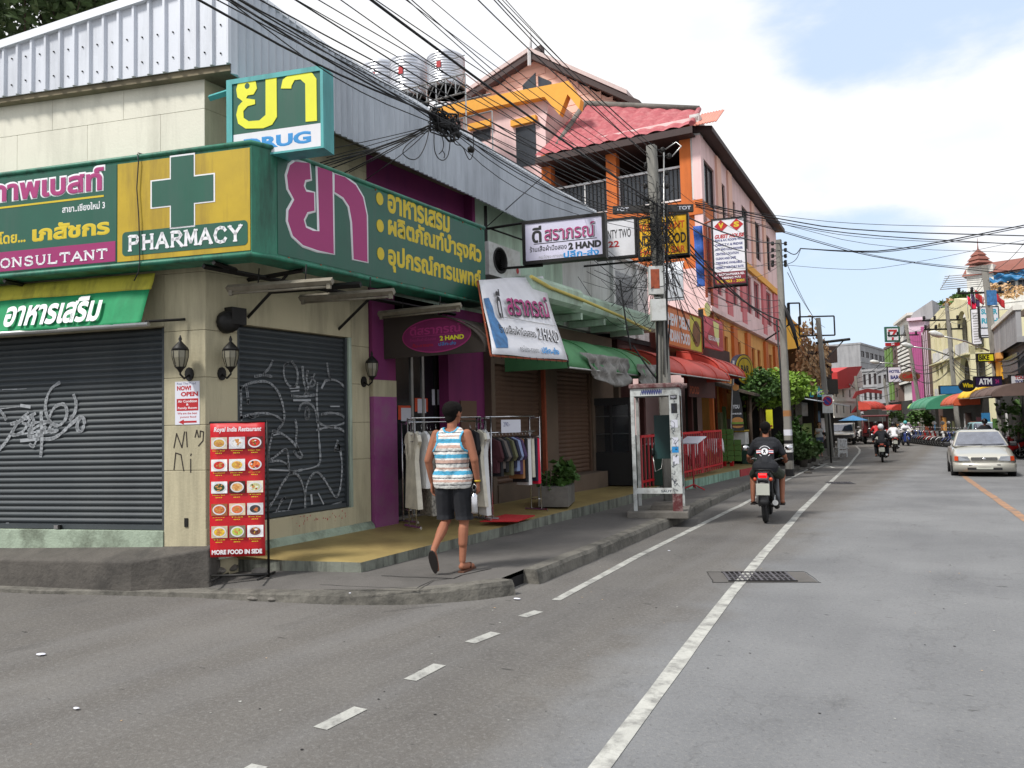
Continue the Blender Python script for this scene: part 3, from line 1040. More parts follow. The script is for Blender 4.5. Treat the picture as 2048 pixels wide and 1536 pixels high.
b.add([(a,CW1-.3,zt1(a)+.12),(c,CW1-.3,zt1(c)+.12),(a,CW1+.05,zt1(a)+.03),(c,CW1+.05,zt1(c)+.03),(a,CW1+.05,zt1(a)-.06),(c,CW1+.05,zt1(c)-.06),(a,CW1-.3,zt1(a)-.06),(c,CW1-.3,zt1(c)-.06)],
      [(0,1,3,2),(2,3,5,4),(4,5,7,6),(0,2,4,6),(1,7,5,3),(0,6,7,1)],'roof white')
b.build('ridge_cap',bld)
zb2=zline(FA,CW2,((465,148),(670,266),(942,392),(1036,437),(1130,470)))
zt2=zline(FA,CW2,((535,5),(650,91),(860,222),(1020,325),(1190,423)))
ue=FA.px(1190,423,CW2)[0]
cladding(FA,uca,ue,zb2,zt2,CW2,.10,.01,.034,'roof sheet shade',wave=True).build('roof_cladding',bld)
b=B(FA)
n=60
pr=[]
for i in range(n+1):
 u=uca+(ue-uca)*i/n
 pr += [(u,CW2-.35,zt2(u)+.10),(u,CW2+.03,zt2(u)+.012),(u,CW2+.03,zt2(u)-.03),(u,CW2-.35,zt2(u)-.03)]
b.add(pr,[(i*4+k,i*4+(k+1) % 4,i*4+4+(k+1) % 4,i*4+4+k) for i in range(n) for k in range(4)]+[(0,1,2,3),(n*4+3,n*4+2,n*4+1,n*4)],'roof white')
b.build('ridge_cap',bld)
b=B()       # the dark underside of the eaves
P=[FS.pt(-8,0,CW1-.02),Vector((cc.x-.02,cc.y+.02,0)),FA.pt(ue,0,CW2-.02),FA.pt(ue,0,-.2),FA.pt(cu_,0,-.2),FS.pt(-8,0,-.2)]
zz=min(zb2(8.),5.18)
n=len(P)
b.add([(p.x,p.y,5.42 if i in (0,5) else 5.30) for i,p in enumerate(P)]+[(p.x,p.y,5.5 if i in (0,5) else 5.38) for i,p in enumerate(P)],
      [tuple(range(n)),tuple(range(2*n-1,n-1,-1))]+[(i,(i+1) % n,n+(i+1) % n,n+i) for i in range(n)],'soffit')
b.build('soffit',bld)
b=B()
P=[FS.pt(-8,0,CW1-.1),Vector((cc.x-.1,cc.y+.1,0)),FA.pt(ue,0,CW2-.1),FA.pt(ue,0,-6),FS.pt(-8,0,-6)]
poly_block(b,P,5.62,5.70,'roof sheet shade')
b.build('roof',bld)
mu0,mu1=FA.px(709,300)[0],FA.px(942,400)[0]
mu0=max(mu0,PE)
panel(FA,mu1,13.3,3.5,5.3,'mint wall',bld)
panel(FA,13.3,14.6,3.5,5.3,'white wall',bld)
b=B(FA)
b.box(mu1-.06,mu1+.02,-.13,.06,3.5,5.3,'magenta wall')
b.box(mu0,mu1-.06,-.13,-.10,3.5,5.3,'magenta wall')
b.build('magenta_bay',bld)
# ------------------------------------------------------------------ helpers for signs
class Slant(Frame):
 """a sloping rectangle: u along d, v up the slope, w off its face; lower edge at height z0 and offset w0 of a
 vertical frame,upper edge at z1,w1"""
 def __init__(s,fr,z0,w0,z1,w1):
  s.o=fr.pt(0,z0,w0)
  s.d=fr.d
  up=fr.pt(0,z1,w1)-s.o
  s.len=up.length
  s.up=up.normalized()
  s.n=s.up.cross(s.d)
  if s.n.dot(fr.n) < 0:
   s.n=-s.n
 def pt(s,u,z,wd=0):
  return s.o+s.d*u+s.up*z+s.n*wd
 def px(s,x,y,wd=0):
  d=ray(x,y)
  t=(s.o+s.n*wd-CO).dot(s.n)/d.dot(s.n)
  p=CO+d*t
  return (p-s.o).dot(s.d),(p-s.o).dot(s.up)
def TP(b,fr,w0,s,lo,hi,mname,bold=0.,**k):
 """lettering between a lower left and an upper right corner given as seen in the photograph, on the plane itself"""
 a,c=fr.px(*lo,w0),fr.px(*hi,w0)
 return text(b,s,a[0],a[1],c[0],c[1],w0,mname,bold,**k)
def rect(b,fr,lo,hi,w0,w1,mname):
 a,c=fr.px(*lo,w1),fr.px(*hi,w1)
 return b.box(min(a[0],c[0]),max(a[0],c[0]),w0,w1,min(a[1],c[1]),max(a[1],c[1]),mname)
def ellipse(b,u,z,ru,rz,w0,w1,mname,n=40):
 return b.prism([(u+ru*math.cos(2*math.pi*i/n),z+rz*math.sin(2*math.pi*i/n)) for i in range(n)],'y',w0,w1,mname)
# ------------------------------------------------------------------ the long green pharmacy sign
SW1,SW2,SZ0,SZ1=.35,.9,3.29,4.42
us=FS.px(503,400,SW1)[0]
ua=FA.px(545,400,SW2)[0]
ub=FA.px(970,520,SW2)[0]
sg=thing('pharmacy_sign','long green and yellow pharmacy sign box wrapping the street corner with Thai lettering','sign',tuple(FS.pt(us,SZ0,SW1)))
b=B()
P=[FS.pt(-6,0,SW1),FS.pt(us,0,SW1),FA.pt(ua,0,SW2),FA.pt(ub,0,SW2),FA.pt(ub,0,SW2-.28),FA.pt(ua+.15,0,SW2-.28),FS.pt(us-.15,0,SW1-.25),FS.pt(-6,0,SW1-.25)]
n=len(P)
b.add([(p.x,p.y,SZ0) for p in P]+[(p.x,p.y,SZ1) for p in P],[tuple(range(n)),tuple(range(2*n-1,n-1,-1))]+[(i,(i+1) % n,n+(i+1) % n,n+i) for i in range(n)],'sign green frame')
b.build('casing',sg)
b=B()      # rolled rims top and bottom
for z in (SZ0+.02,SZ1-.01):
 pts=[(p.x,p.y,z) for p in (FS.pt(-6,0,SW1),FS.pt(us,0,SW1),FA.pt(ua,0,SW2),FA.pt(ub,0,SW2))]
 b.tube(pts,.026,'sign green frame',6)
b.build('rim',sg)
w0=SW1+.006
uy0,uy1=FS.px(235,420,w0)[0],FS.px(500,400,w0)[0]
b=B(FS)
b.box(-6,uy0-.01,SW1-.001,w0,SZ0+.06,SZ1-.06,'sign green')
b.build('face_panel',sg)
b=B(FS)
b.box(uy0,uy1,SW1-.001,w0,SZ0+.06,SZ1-.06,'sign yellow')
yp=b.build('face_panel',sg,label='yellow face panel with green cross')
zz=lambda z: (z[0]/3.657,240+z[1]/3.657)
b=B(FS)
cx,cz=FS.px(*zz((1335,520)),w0)
def cross(b,cx,cz,r,t,w0,w1,mname):
 pts=[(-t,r),(t,r),(t,t),(r,t),(r,-t),(t,-t),(t,-r),(-t,-r),(-t,-t),(-r,-t),(-r,t),(-t,t)]
 return b.prism([(cx+p[0],cz+p[1]) for p in pts],'y',w0,w1,mname)
rr=FS.px(*zz((1562,500)),w0)[0]-cx
cross(b,cx,cz,rr*1.05,rr*.41,w0,w0+.003,'letter white')
cross(b,cx,cz,rr,rr*.37,w0+.003,w0+.006,'sign green')
b.build('cross',sg)
b=B(FS)
a=FS.px(*zz((895,1005)),w0)
c=FS.px(*zz((1812,800)),w0)
r=(c[1]-a[1])/2*.9
z0,z1=a[1]+.01,a[1]+.255
pts=[]
for (ox,oz,s0) in ((c[0]-r*.6,z1-r*.6,0),(a[0]+r*.6,z1-r*.6,90),(a[0]+r*.6,z0+r*.6,180),(c[0]-r*.6,z0+r*.6,270)):
 pts += [(ox+r*.6*math.cos(R_(s0+k*15)),oz+r*.6*math.sin(R_(s0+k*15))) for k in range(7)]
b.prism(pts,'y',w0,w0+.003,'sign green')
b.build('name_plate',sg)
b=B(FS)
serif(b,'PHARMACY',a[0]+.06,z0+.05,c[0]-.05,z1-.05,w0+.004,'letter white',.22)
b.build('lettering',sg,label='PHARMACY in white serif letters')
b=B(FS)      # left panel writing
TP(b,FS,w0,'ภาพเบสท์',zz((-90,620)),zz((770,325)),'letter white',.075)
b.build('lettering',sg)
b=B(FS)
TP(b,FS,w0+.006,'ภาพเบสท์',zz((-75,610)),zz((758,340)),'letter magenta',.035)
b.build('lettering',sg)
b=B(FS)
a_,c_=FS.px(*zz((-400,680)),w0),FS.px(*zz((760,550)),w0)
b.box(a_[0],c_[0],w0,w0+.003,FS.px(*zz((760,562)),w0)[1],FS.px(*zz((760,548)),w0)[1],'letter yellow')
b.build('stripe',sg)
b=B(FS)
TP(b,FS,w0,'สาขา..เชียงใหม่ 3',zz((455,680)),zz((768,588)),'letter white',.02)
b.build('lettering',sg)
b=B(FS)
TP(b,FS,w0,'เภสัชกร',zz((235,893)),zz((803,708)),'letter yellow',.045)
TP(b,FS,w0,'โดย...',zz((-10,912)),zz((188,800)),'letter yellow',.03)
b.build('lettering',sg)
b=B(FS)
mt=FS.px(*zz((845,885)),w0)
b.box(-6,mt[0],w0,w0+.003,SZ0+.07,mt[1],'sign magenta')
b.build('stripe',sg)
b=B(FS)
c_=FS.px(*zz((795,930)),w0)
cw=(c_[0]-FS.px(*zz((0,1090)),w0)[0])/9.0
serif(b,'CONSULTANT',c_[0]-cw*10,SZ0+.11,c_[0],c_[1]-.02,w0+.004,'letter white',.22)
b.build('lettering',sg)
w0=SW2+.006
z2=lambda x,y: (400+x/3.413,240+y/3.413)
b=B(FA)
b.box(ua+.06,ub-.03,SW2-.001,w0,SZ0+.06,SZ1-.06,'sign green')
b.build('face_panel',sg)
def bigya(fr,w0,mn,outl,mapf,k):
 """the word for medicine in fat rounded strokes, drawn as outlines"""
 ya=[[(645,285),(745,295),(752,405),(715,410),(705,450),(722,490),(775,497),(778,620),(730,630),(705,680),(720,735),(768,757),(812,760),(798,320),(900,350),(910,915),(800,890),(700,855),(630,790),(597,690),(600,620),(640,545),(600,470),(590,380),(610,310)],
          [(915,368),(985,390),(1060,445),(1110,530),(1135,650),(1140,970),(1045,950),(1035,700),(1015,590),(975,530),(915,492)]]
 for poly in ya:
  pts=[fr.px(*mapf(*p),w0) for p in poly]
  if outl:
   cx_=[(p[0],p[1],0) for p in pts]
   b2=B(fr)
   b2.tube([(p[0],w0,p[1]) for p in pts+[pts[0]]],k,'letter white',6)
   for i in range(0,len(b2.v)):
    v=b2.v[i]
    off=(v-fr.o).dot(fr.n)-w0
    b2.v[i]=v-fr.n*off*.75
   yield b2
  b1=B(fr)
  b1.prism(pts,'y',w0,w0+.008,mn)
  yield b1
for q in bigya(FA,w0,'letter magenta',True,z2,.03):
 q.build('lettering',sg)
rows=[('อาหารเสริม',(1280,740),(1690,520),(1225,538)),('ผลิตภัณฑ์บำรุงผิว',(1283,965),(1900,715),(1228,723)),('อุปกรณ์การแพทย์',(1283,1120),(1893,905),(1232,913))]
for i,(s,lo,hi,dot) in enumerate(rows):
 b=B(FA)
 u0,u1=FA.px(*z2(lo[0],0+dot[1]),w0)[0],FA.px(*z2(hi[0],0),w0)[0]
 zc=FA.px(*z2(*dot),w0)[1]
 hh=[.125,.145,.145][i]
 text(b,s,u0,zc-hh*(1.0 if i < 2 else 1.25),u1,zc+hh*(1.25 if i < 2 else 1.0),w0,'letter yellow',.04)
 b.build('lettering',sg)
 b=B(FA)
 ellipse(b,FA.px(*z2(*dot),w0)[0],zc,.062,.075,w0,w0+.006,'letter yellow',20)
 b.build('bullet',sg)
b=B(FS)      # a loose wire hanging over the sign
b.tube([(FS.px(x,y,SW1+.02)[0],SW1+.03,FS.px(x,y,SW1+.02)[1]) for x,y in (zz((1010,250)),zz((1018,300)),zz((1005,500)),zz((1020,720)),zz((1025,900)),zz((1027,1050)),zz((1015,1120)),zz((985,1178)))],.006,'cable',5)
b.tube([(FS.px(*zz((1015,250)),SW1+.02)[0],SW1+.03,SZ1+.02),(FS.px(*zz((1040,245)),SW1)[0],-.02,SZ1+.06)],.006,'cable',5)
tag(b.build('loose_wire'),'thin dark wire hanging loosely over the yellow part of the pharmacy sign','wire')
b=B(FS)      # brackets that carry the sign
for u in (-2.2,.35):
 b.bar((u,-.02,SZ0-.03),(u,SW1,SZ0-.03),.035,'black iron')
b.build('bracket',sg)
b=B(FA)
for u in (5.7,7.1,8.6):
 b.bar((u,-.02,SZ0-.03),(u,SW2-.05,SZ0-.03),.035,'black iron')
 b.bar((u,-.02,SZ0-.45),(u,SW2-.3,SZ0-.05),.03,'black iron')
b.bar((4.9,.3,SZ0-.05),(9.2,.3,SZ0-.05),.04,'black iron')
b.build('bracket',sg)
FD=Frame(cc.x+.015,cc.x*-.807,74)
l0,r0=FD.px(458,230)[0],FD.px(648,230)[0]
zt,zb=FD.px(642,136)[1]+.02,FD.px(650,290)[1]-.01
sg=thing('drug_sign','turquoise framed drug sign with big yellow Thai letters projecting above the green sign','sign',tuple(FD.pt(l0,zb)))
b=B(FD)
b.box(l0-.02,r0,-.20,-.003,zb-.02,zt,'teal metal')
b.build('casing',sg)
b=B(FD)
for q in ((l0-.02,l0+.045,zb-.02,zt),(r0-.03,r0+.0,zb-.02,zt),(l0+.045,r0-.03,zt-.05,zt),(l0+.045,r0-.03,zb-.02,zb+.0)):
 b.box(q[0],q[1],-.003,.015,q[2],q[3],'teal metal')
b.build('frame',sg)
zs=FD.px(560,270)[1]
zs=zb+.235
b=B(FD)
b.box(l0+.05,r0-.035,-.002,.003,zs,zt-.055,'sign green')
b.build('face_panel',sg)
b=B(FD)
b.box(l0+.05,r0-.035,-.002,.003,zb+.003,zs-.002,'sign white')
b.build('face_panel',sg,label='white lower panel reading DRUG')
z1f=lambda x,y: (x/2.56,y/2.56)
ya2=[[(1245,410),(1280,400),(1312,420),(1318,455),(1300,485),(1270,490),(1262,505),(1308,512),(1308,535),(1270,545),(1248,570),(1250,605),(1275,622),(1330,618),(1362,590),(1362,397),(1418,392),(1420,600),(1395,640),(1350,658),(1260,660),(1222,635),(1212,590),(1222,545),(1245,520),(1218,500),(1212,460),(1222,425)],
       [(1440,455),(1450,410),(1490,378),(1560,366),(1600,375),(1622,405),(1625,620),(1567,625),(1565,430),(1540,408),(1510,412),(1495,440),(1493,455)]]
for poly in ya2:
 b=B(FD)
 b.prism([FD.px(*z1f(*p)) for p in poly],'y',.003,.009,'letter lime')
 b.build('lettering',sg)
b=B(FD)
text(b,'DRUG',l0+.17,zs-.185,r0-.14,zs-.06,.003,'letter blue',.05)
b.build('lettering',sg)
b=B(FD)
ellipse(b,*FD.px(*z1f(1268,442)),.028,.03,.009,.010,'sign green',16)
b.build('letter_hole',sg)
b=B(FD)
b.bar((-.3,-.1,zt-.1),(l0+.05,-.1,zt-.05),.05,'teal metal')
b.bar((-.1,-.1,zb+.1),(l0+.05,-.1,zb+.08),.04,'teal metal')
b.build('bracket',sg)
# ------------------------------------------------------------------ green cloth awning over the side shutter
aw=thing('cloth_awning','green cloth awning with yellow top band and white Thai letters over the left shutter','awning',tuple(FS.pt(-.7,3.2,.1)))
ztop=FS.px(302,546,.12)[1]
zlow=FS.px(150,656,.30)[1]
SL=Slant(FS,zlow,.30,ztop,.12)
ua_=SL.px(296,600)[0]
def cloth(sl,u0,u1,v0,v1,amp,seed,fr=7):
 rn=random.Random(seed)
 ph=[rn.uniform(0,6.28) for _ in range(6)]
 def f(s,t):
  u=u0+(u1-u0)*s
  v=v0+(v1-v0)*t
  w_=amp*(math.sin(u*fr+ph[0]+v*3)*.5+math.sin(u*fr*2.3+ph[1]-v*5)*.3+math.sin(u*fr*.6+v*7+ph[2])*.5)
  return (u,w_*(1-.6*abs(2*t-1)),v)
 return f
vy=SL.px(150,590)[1]
b=B(SL)
b.sheet(cloth(SL,-6,ua_,vy,SL.len,.012,3),70,4,'awning yellow')
b.build('top_band',aw)
b=B(SL)
b.sheet(cloth(SL,-6,ua_-.02,.0,vy,.022,3),80,10,'awning green')
b.build('cover',aw)
b=B(SL)
b.tube([(-6,-.02,0),(ua_+.06,-.02,0)],.025,'steel',8)
b.build('roller_bar',aw)
b=B(FS)
b.bar((ua_+.02,.29,zlow+.02),(ua_+.3,.03,zlow+.06),.02,'black iron')
b.build('arm',aw)
b=B(SL)
lo,hi=SL.px(10,668),SL.px(195,609)
a0=SL.px(8,640,.03)[0]
a1=SL.px(195,640,.03)[0]
text(b,'อาหารเสริม',a0,.05,a1,.05+.30,.03,'letter white',.035)
b.build('lettering',aw)
b=B(FS)
b.box(ua_+.12,ua_+.18,-.02,.10,2.84,3.1,'black iron')
b.box(ua_+.18,ua_+.25,-.02,.04,2.86,2.9,'black iron')
# ------------------------------------------------------------------ wall lanterns
def lantern(fr,u,z,label,first=None,side=1):
 t=thing('wall_lantern',label,'lamp',tuple(fr.pt(u,z,0)),group='coach lanterns on the shop pillars')
 b=B(fr)
 c=fr.pt(u,0,0)
 b.prism([(u+.05*math.cos(a),z-.16+.07*math.sin(a)) for a in [k*.524 for k in range(12)]],'y',0,.02,'black iron')
 b.build('wall_plate',t)
 b=B(fr)
 b.tube([(u,.02,z-.17),(u,.09,z-.21),(u,.15,z-.17),(u,.15,z-.11)],.011,'black iron',6)
 b.build('arm',t)
 q=fr.pt(u,0,.15)
 b=B()
 b.lathe((q.x,q.y,z),[(.012,-.15),(.03,-.12),(.05,-.10),(.055,-.095)],'black iron',8)
 b.lathe((q.x,q.y,z),[(.085,.075),(.075,.10),(.03,.15),(.012,.17),(.018,.19),(.004,.23)],'black iron',8)
 b.build('cap',t)
 b=B()
 b.lathe((q.x,q.y,z),[(.05,-.095),(.075,-.0),(.078,.07)],'lamp glass',8,smooth=False)
 b.build('glass',t)
 b=B()
 for k in range(8):
  a=k*math.pi/4
  b.tube([(q.x+r*math.cos(a),q.y+r*math.sin(a),z+h) for r,h in ((.052,-.095),(.077,0),(.08,.075))],.004,'black iron',4)
 b.build('cage',t)
lantern(FS,*FS.px(367,716,.1),'black coach lantern on the side of the corner pillar above the NOW OPEN poster')
lantern(FA,*FA.px(455,716,.1),'black coach lantern on the corner pillar beside the graffitied street shutter')
lantern(FA,*FA.px(738,738,.1),'black coach lantern on the pillar beside the clothes shop')
b=B(FA)
u,z=FA.px(452,640)
b.lathe((u-.02,0,z-.03),[(.001,.12),(.11,.11),(.12,.02),(.10,0)],'black iron',14,'y')
b.box(u-.02,u+.17,0,.12,z-.05,z+.13,'black iron')
tag(b.build('bell_box'),'sooty black bell and box fixed high on the corner pillar','bell')
def tube_light(fr,p0,p1,w0,label,slope=None):
 a,c=fr.px(*p0,w0),fr.px(*p1,w0)
 t=thing('tube_light',label,'lamp',tuple(fr.pt(a[0],a[1],w0)),group='tube lights under the green sign')
 A,C_=Vector((a[0],w0,a[1])),Vector((c[0],w0,c[1]))
 b=B(fr)
 d=(C_-A).normalized()
 b.bar(tuple(A),tuple(C_),.055,'tube white')
 b.build('housing',t)
 b=B(fr)
 b.tube([tuple(A+d*.06+Vector((0,0,-.055))),tuple(C_-d*.06+Vector((0,0,-.055)))],.013,'tube white',8)
 b.build('tube',t)
 b=B(fr)
 for q in (A+d*.04,C_-d*.04):
  b.box(q.x-.02,q.x+.02,w0-.015,w0+.015,q.z-.075,q.z-.02,'tube white')
 b.build('socket',t)
 b=B(fr)
 for k in (.3,.75):
  q=A.lerp(C_,k)
  b.tube([(q.x,w0,q.z+.02),(q.x,w0-.02,SZ0-.04)],.007,'black iron',5)
 b.build('hanger',t)
FT=Frame(-6.75,5.3,74)
tube_light(FT,(455,577),(665,562),.15,'first tube light hanging under the sign in front of the cream wall')
FT2=Frame(-6.75,6.2,78)
tube_light(FT2,(600,596),(788,583),.1,'second tube light hanging under the sign with a dark bracket bar')
FT3=Frame(-6.75,7.6,78)
tube_light(FT3,(757,628),(922,611),.0,'third tube light hanging just above the brown dome awning')
b=B(FT2)
b.bar((FT2.px(555,588)[0],.2,FT2.px(555,588)[1]),(FT2.px(740,575)[0],.2,FT2.px(740,575)[1]),.05,'black iron')
tag(b.build('bracket_bar'),'dark steel bracket bar beside the second tube light','bracket')
# ------------------------------------------------------------------ paper poster on the pillar
ps=thing('poster','white NOW OPEN poster with red arrow taped to the corner pillar','poster',tuple(FS.pt(-.3,1.9,.0)))
z9=lambda x,y: (330+x/3.074,660+y/3.072)
A_,C_=FS.px(*z9(62,583),.004),FS.px(*z9(212,312),.004)
b=B(FS)
b.box(A_[0],C_[0],.001,.004,A_[1],C_[1],'paper')
b.build('sheet',ps)
b=B(FS)
pu=lambda s: A_[0]+(C_[0]-A_[0])*s
pz=lambda s: A_[1]+(C_[1]-A_[1])*s
text(b,'Real Thai Food',pu(.08),pz(.925),pu(.85),pz(.975),.004,'letter navy')
text(b,'NOW!',pu(.08),pz(.79),pu(.66),pz(.90),.004,'letter red',.05)
text(b,'OPEN',pu(.24),pz(.65),pu(.94),pz(.76),.004,'letter red',.05)
text(b,'We are the best',pu(.1),pz(.235),pu(.9),pz(.285),.004,'letter red',.02)
text(b,'yummi food',pu(.2),pz(.14),pu(.86),pz(.20),.004,'letter red',.02)
b.build('lettering',ps)
b=B(FS)
b.box(pu(.07),pu(.95),.004,.005,pz(.32),pz(.60),'letter red')
b.prism([(pu(.14),pz(.06)),(pu(.36),pz(.12)),(pu(.36),pz(.085)),(pu(.88),pz(.085)),(pu(.88),pz(.04)),(pu(.36),pz(.04)),(pu(.36),pz(.0))],'y',.004,.005,'letter red')
b.build('print',ps)
b=B(FS)
text(b,'Air Condition',pu(.12),pz(.51),pu(.9),pz(.57),.005,'letter white',.02)
text(b,'&',pu(.46),pz(.44),pu(.56),pz(.49),.005,'letter white',.02)
text(b,'Family Room',pu(.12),pz(.345),pu(.9),pz(.41),.005,'letter white',.02)
b.build('lettering',ps)
# ------------------------------------------------------------------ roll-up menu stand with three stones
c2=G(530,1162,.11)
FB=Frame(c2.x,c2.y,57)
bn=thing('menu_stand','tall red menu stand with rows of food photos before the corner pillar','menu stand',tuple(FB.pt(-.3,.12)))
l_,r_=FB.px(420,980)[0],FB.px(530,980)[0]
zt_,zb_=FB.px(475,846)[1],FB.px(475,1113)[1]
b=B(FB)
b.sheet(lambda s,t: (l_+(r_-l_)*s,.012*math.sin(t*5)+.004*math.sin(s*7),zb_+(zt_-zb_)*t),6,16,'banner red',.003)
b.build('banner_sheet',bn)
b=B(FB)
b.tube([(r_+.02,-.04,.14),(r_+.02,-.02,zt_+.02)],.012,'black iron',8)
b.tube([(l_-.01,-.02,zt_+.01),(r_+.03,-.02,zt_+.01)],.012,'black iron',8)
b.tube([(l_+.06,.16,.155),(l_+.1,-.22,.155)],.012,'black iron',8)
b.tube([(r_-.03,.16,.155),(r_+.03,-.22,.155)],.012,'black iron',8)
b.tube([(l_,-.03,.17),(r_+.02,-.03,.17)],.014,'black iron',8)
b.build('frame',bn)
bu=lambda s: l_+(r_-l_)*s
bz=lambda s: zb_+(zt_-zb_)*s
W0=.02
b=B(FB)
text(b,'Royal India Restaurant',bu(.08),bz(.925),bu(.94),bz(.972),W0,'letter white',.03,slant=.15)
text(b,'MORE FOOD IN SIDE',bu(.04),bz(.02),bu(.95),bz(.055),W0,'letter white',.045)
b.build('lettering',bn)
mat('bun',rgb(196,136,70),.6,var=.2,scale=9)
mat('patty',rgb(70,40,26),.7)
foods=[((190,150,70),(222,220,215),(190,50,30)),((196,40,30),(210,170,70),(214,110,50)),((40,70,40),(214,170,110),(200,200,150)),((190,104,50),(216,110,60),(60,60,64)),((220,176,50),(180,200,90),(110,60,50))]
plate=[((200,190,170),(205,205,210),(90,20,20)),((230,228,225),(225,225,222),None),((225,228,230),(60,30,20),(220,210,190)),((150,90,50),(210,190,160),(200,200,200)),((190,180,150),(120,110,90),(235,235,235))]
rn=random.Random(5)
for r in range(5):
 for c in range(3):
  u0,u1=bu(.035+c*.325),bu(.325+c*.325)
  z1=bz(.895-r*.166)
  z0=z1-(zt_-zb_)*.088
  b=B(FB)
  pl=plate[r][c]
  if pl:
   b.box(u0,u1,W0-.004,W0+.001,z0,z1,mat('photo %d %d' % (r,c),rgb(*pl),.5,var=.25,scale=25).name)
  cu,cz=(u0+u1)/2,(z0+z1)/2
  ellipse(b,cu,cz,(u1-u0)*.42,(z1-z0)*.44,W0-.003,W0+.002,'sign white',20)
  ellipse(b,cu,cz,(u1-u0)*.34,(z1-z0)*.33,W0-.003,W0+.003,mat('food %d %d' % (r,c),rgb(*foods[r][c]),.5,var=.5,scale=45).name,18)
  for k in range(7):
   a_,q_=rn.uniform(0,6.28),rn.uniform(.05,.26)
   ellipse(b,cu+(u1-u0)*q_*math.cos(a_),cz+(z1-z0)*q_*math.sin(a_),(u1-u0)*rn.uniform(.04,.11),(z1-z0)*rn.uniform(.04,.11),W0-.003,W0+.0034+k*.0003,rn.choice(('leaf','patty','letter white','bun','letter red','food %d %d' % (r,(c+1) % 3))) if 'food %d %d' % (r,(c+1) % 3) in MATS else 'bun',8)
  b.build('food_photo',bn)
b=B(FB)
for r in range(5):
 for c in range(3):
  for k,(s0,s1) in enumerate(((.06,.28),(.11,.23))):
   z1=bz(.797-r*.166-k*.018)
   text(b,['Rice Dal','Tandoori','Naan Set','Curry','Thali'][(r+c) % 5] if k == 0 else '80',bu(s0+c*.325),z1-.009,bu(s1+c*.325),z1,W0-.002,'letter lime')
ob=b.build('captions',bn)
ob['kind']='stuff'
for (x,y,rx,sd_,lb) in ((432,1142,.125,1,'grey stone lying under the left foot of the menu stand'),(462,1135,.10,2,'rear grey stone behind the left foot of the menu stand'),(520,1143,.09,3,'grey stone lying under the right foot of the menu stand')):
 b=B()
 p=G(x,y,.17)
 rock(b,(p.x,p.y,p.z+.0),(rx,.09,.045),'concrete',sd_)
 tag(b.build('stone',bevel=.004),lb,'stone','stones holding the menu stand')
# ------------------------------------------------------------------ clothes shop
shp=thing('clothes_shop','dim clothes shop front with magenta pillars and dark glass doors','shop',(-8,9,.3))
b=B(FA)
b.box(PE+.02,8.14,-.13,.05,.30,FA.px(755,793,.05)[1],'magenta pillar')
b.build('pillar',shp)
b=B(FA)
zq=FA.px(755,793,.05)[1]
b.box(PE+.02,8.14,-.13,.048,zq,zq+.22,'cream wall')
b.build('pillar_cap',shp)
b=B(FA)
b.box(PE+.02,8.14,-.13,.04,zq+.22,3.45,'magenta wall')
b.build('pillar_head',shp)
b=B(FA)
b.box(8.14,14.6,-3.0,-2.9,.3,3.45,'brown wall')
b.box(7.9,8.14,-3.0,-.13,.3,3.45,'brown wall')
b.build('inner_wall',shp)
gu=[8.2,8.42,8.84,9.1,9.42]
for a,c in zip(gu,gu[1:]):
 b=B(FA)
 b.box(a+.025,c-.025,-.26,-.25,.36,3.2,'dark glass')
 b.build('glass_door',shp)
b=B(FA)
for a in gu:
 b.box(a-.025,a+.025,-.28,-.23,.34,3.25,'steel' if a in gu[:4] else 'black iron')
b.build('door_frame',shp)
b=B(FA)
b.box(9.45,10.62,-.20,-.14,.32,3.45,'magenta wall')
b.box(9.45,9.60,-.14,-.02,.32,3.45,'magenta wall')
b.build('side_wall',shp)
b=B(FA)
b.box(9.9,10.35,-.14,-.12,1.2,2.0,'shutter brown')
b.build('meter_cover',shp)
b=B(FA)
b.box(8.2,9.45,-.3,-.16,.3,.36,'concrete')
b.build('threshold',shp)
for i,(x0,y0,x1,y1,lb) in enumerate(((803,816,822,842,'white paper notice on an orange card, lowest on the glass door'),(836,798,852,826,'white paper notice in the middle of the glass door'),(865,779,880,810,'white paper notice, the highest and furthest right on the glass'))):
 b=B(FA)
 a,c=FA.px(x0,y1,-.24),FA.px(x1,y0,-.24)
 b.box(a[0],c[0],-.248,-.242,a[1],c[1],'paper')
 if i < 2:
  b.box(a[0]-.06,c[0]+.05,-.249,-.247,a[1]+.02,a[1]+.22,mat('orange card',rgb(200,70,30),.7).name)
 tag(b.build('notice'),lb,'notice','notices on the glass door')
FE=Frame(-6.75,7.9,86)
e1_=FE.px(985,712)[0]
ztp,zbt=3.14,2.52
pr=[(0.02,zbt)]
ea=[(e1_*math.sin(math.pi/2*k/10),zbt+(ztp-zbt)*math.cos(math.pi/2*k/10)) for k in range(11)]
pr=[(-.05,zbt)]+[(-.05,ztp)]+ea[1:]
da=thing('dome_awning','dark brown dome awning with an oval magenta 2 HAND sign on its end','awning',tuple(FE.pt(.3,zbt)))
b=B(FE)
b.prism(pr,'y',-.03,0,'tarp brown')
b.build('end_panel',da)
b=B(FA)
prof=[(0+p[0],p[1]) for p in ea]
b.sheet(lambda s,t: (7.92+(10.2-7.92)*s,max(.0,ea[int(round(t*10))][0]*.97),ea[int(round(t*10))][1]-.008),12,10,'tarp brown',.01)
b.build('cover',da)
b=B(FE)
o1,o2=FE.px(805,672),FE.px(943,672)
oc,orz=(o1[0]+o2[0])/2,.215
ellipse(b,oc,o1[1]-.03,(o2[0]-o1[0])/2,orz+.008,.001,.006,'letter magenta')
ellipse(b,oc,o1[1]-.03,(o2[0]-o1[0])/2-.015,orz-.008,.006,.009,mat('oval magenta',rgb(112,22,78),.5).name)
b.build('oval_sign',da)
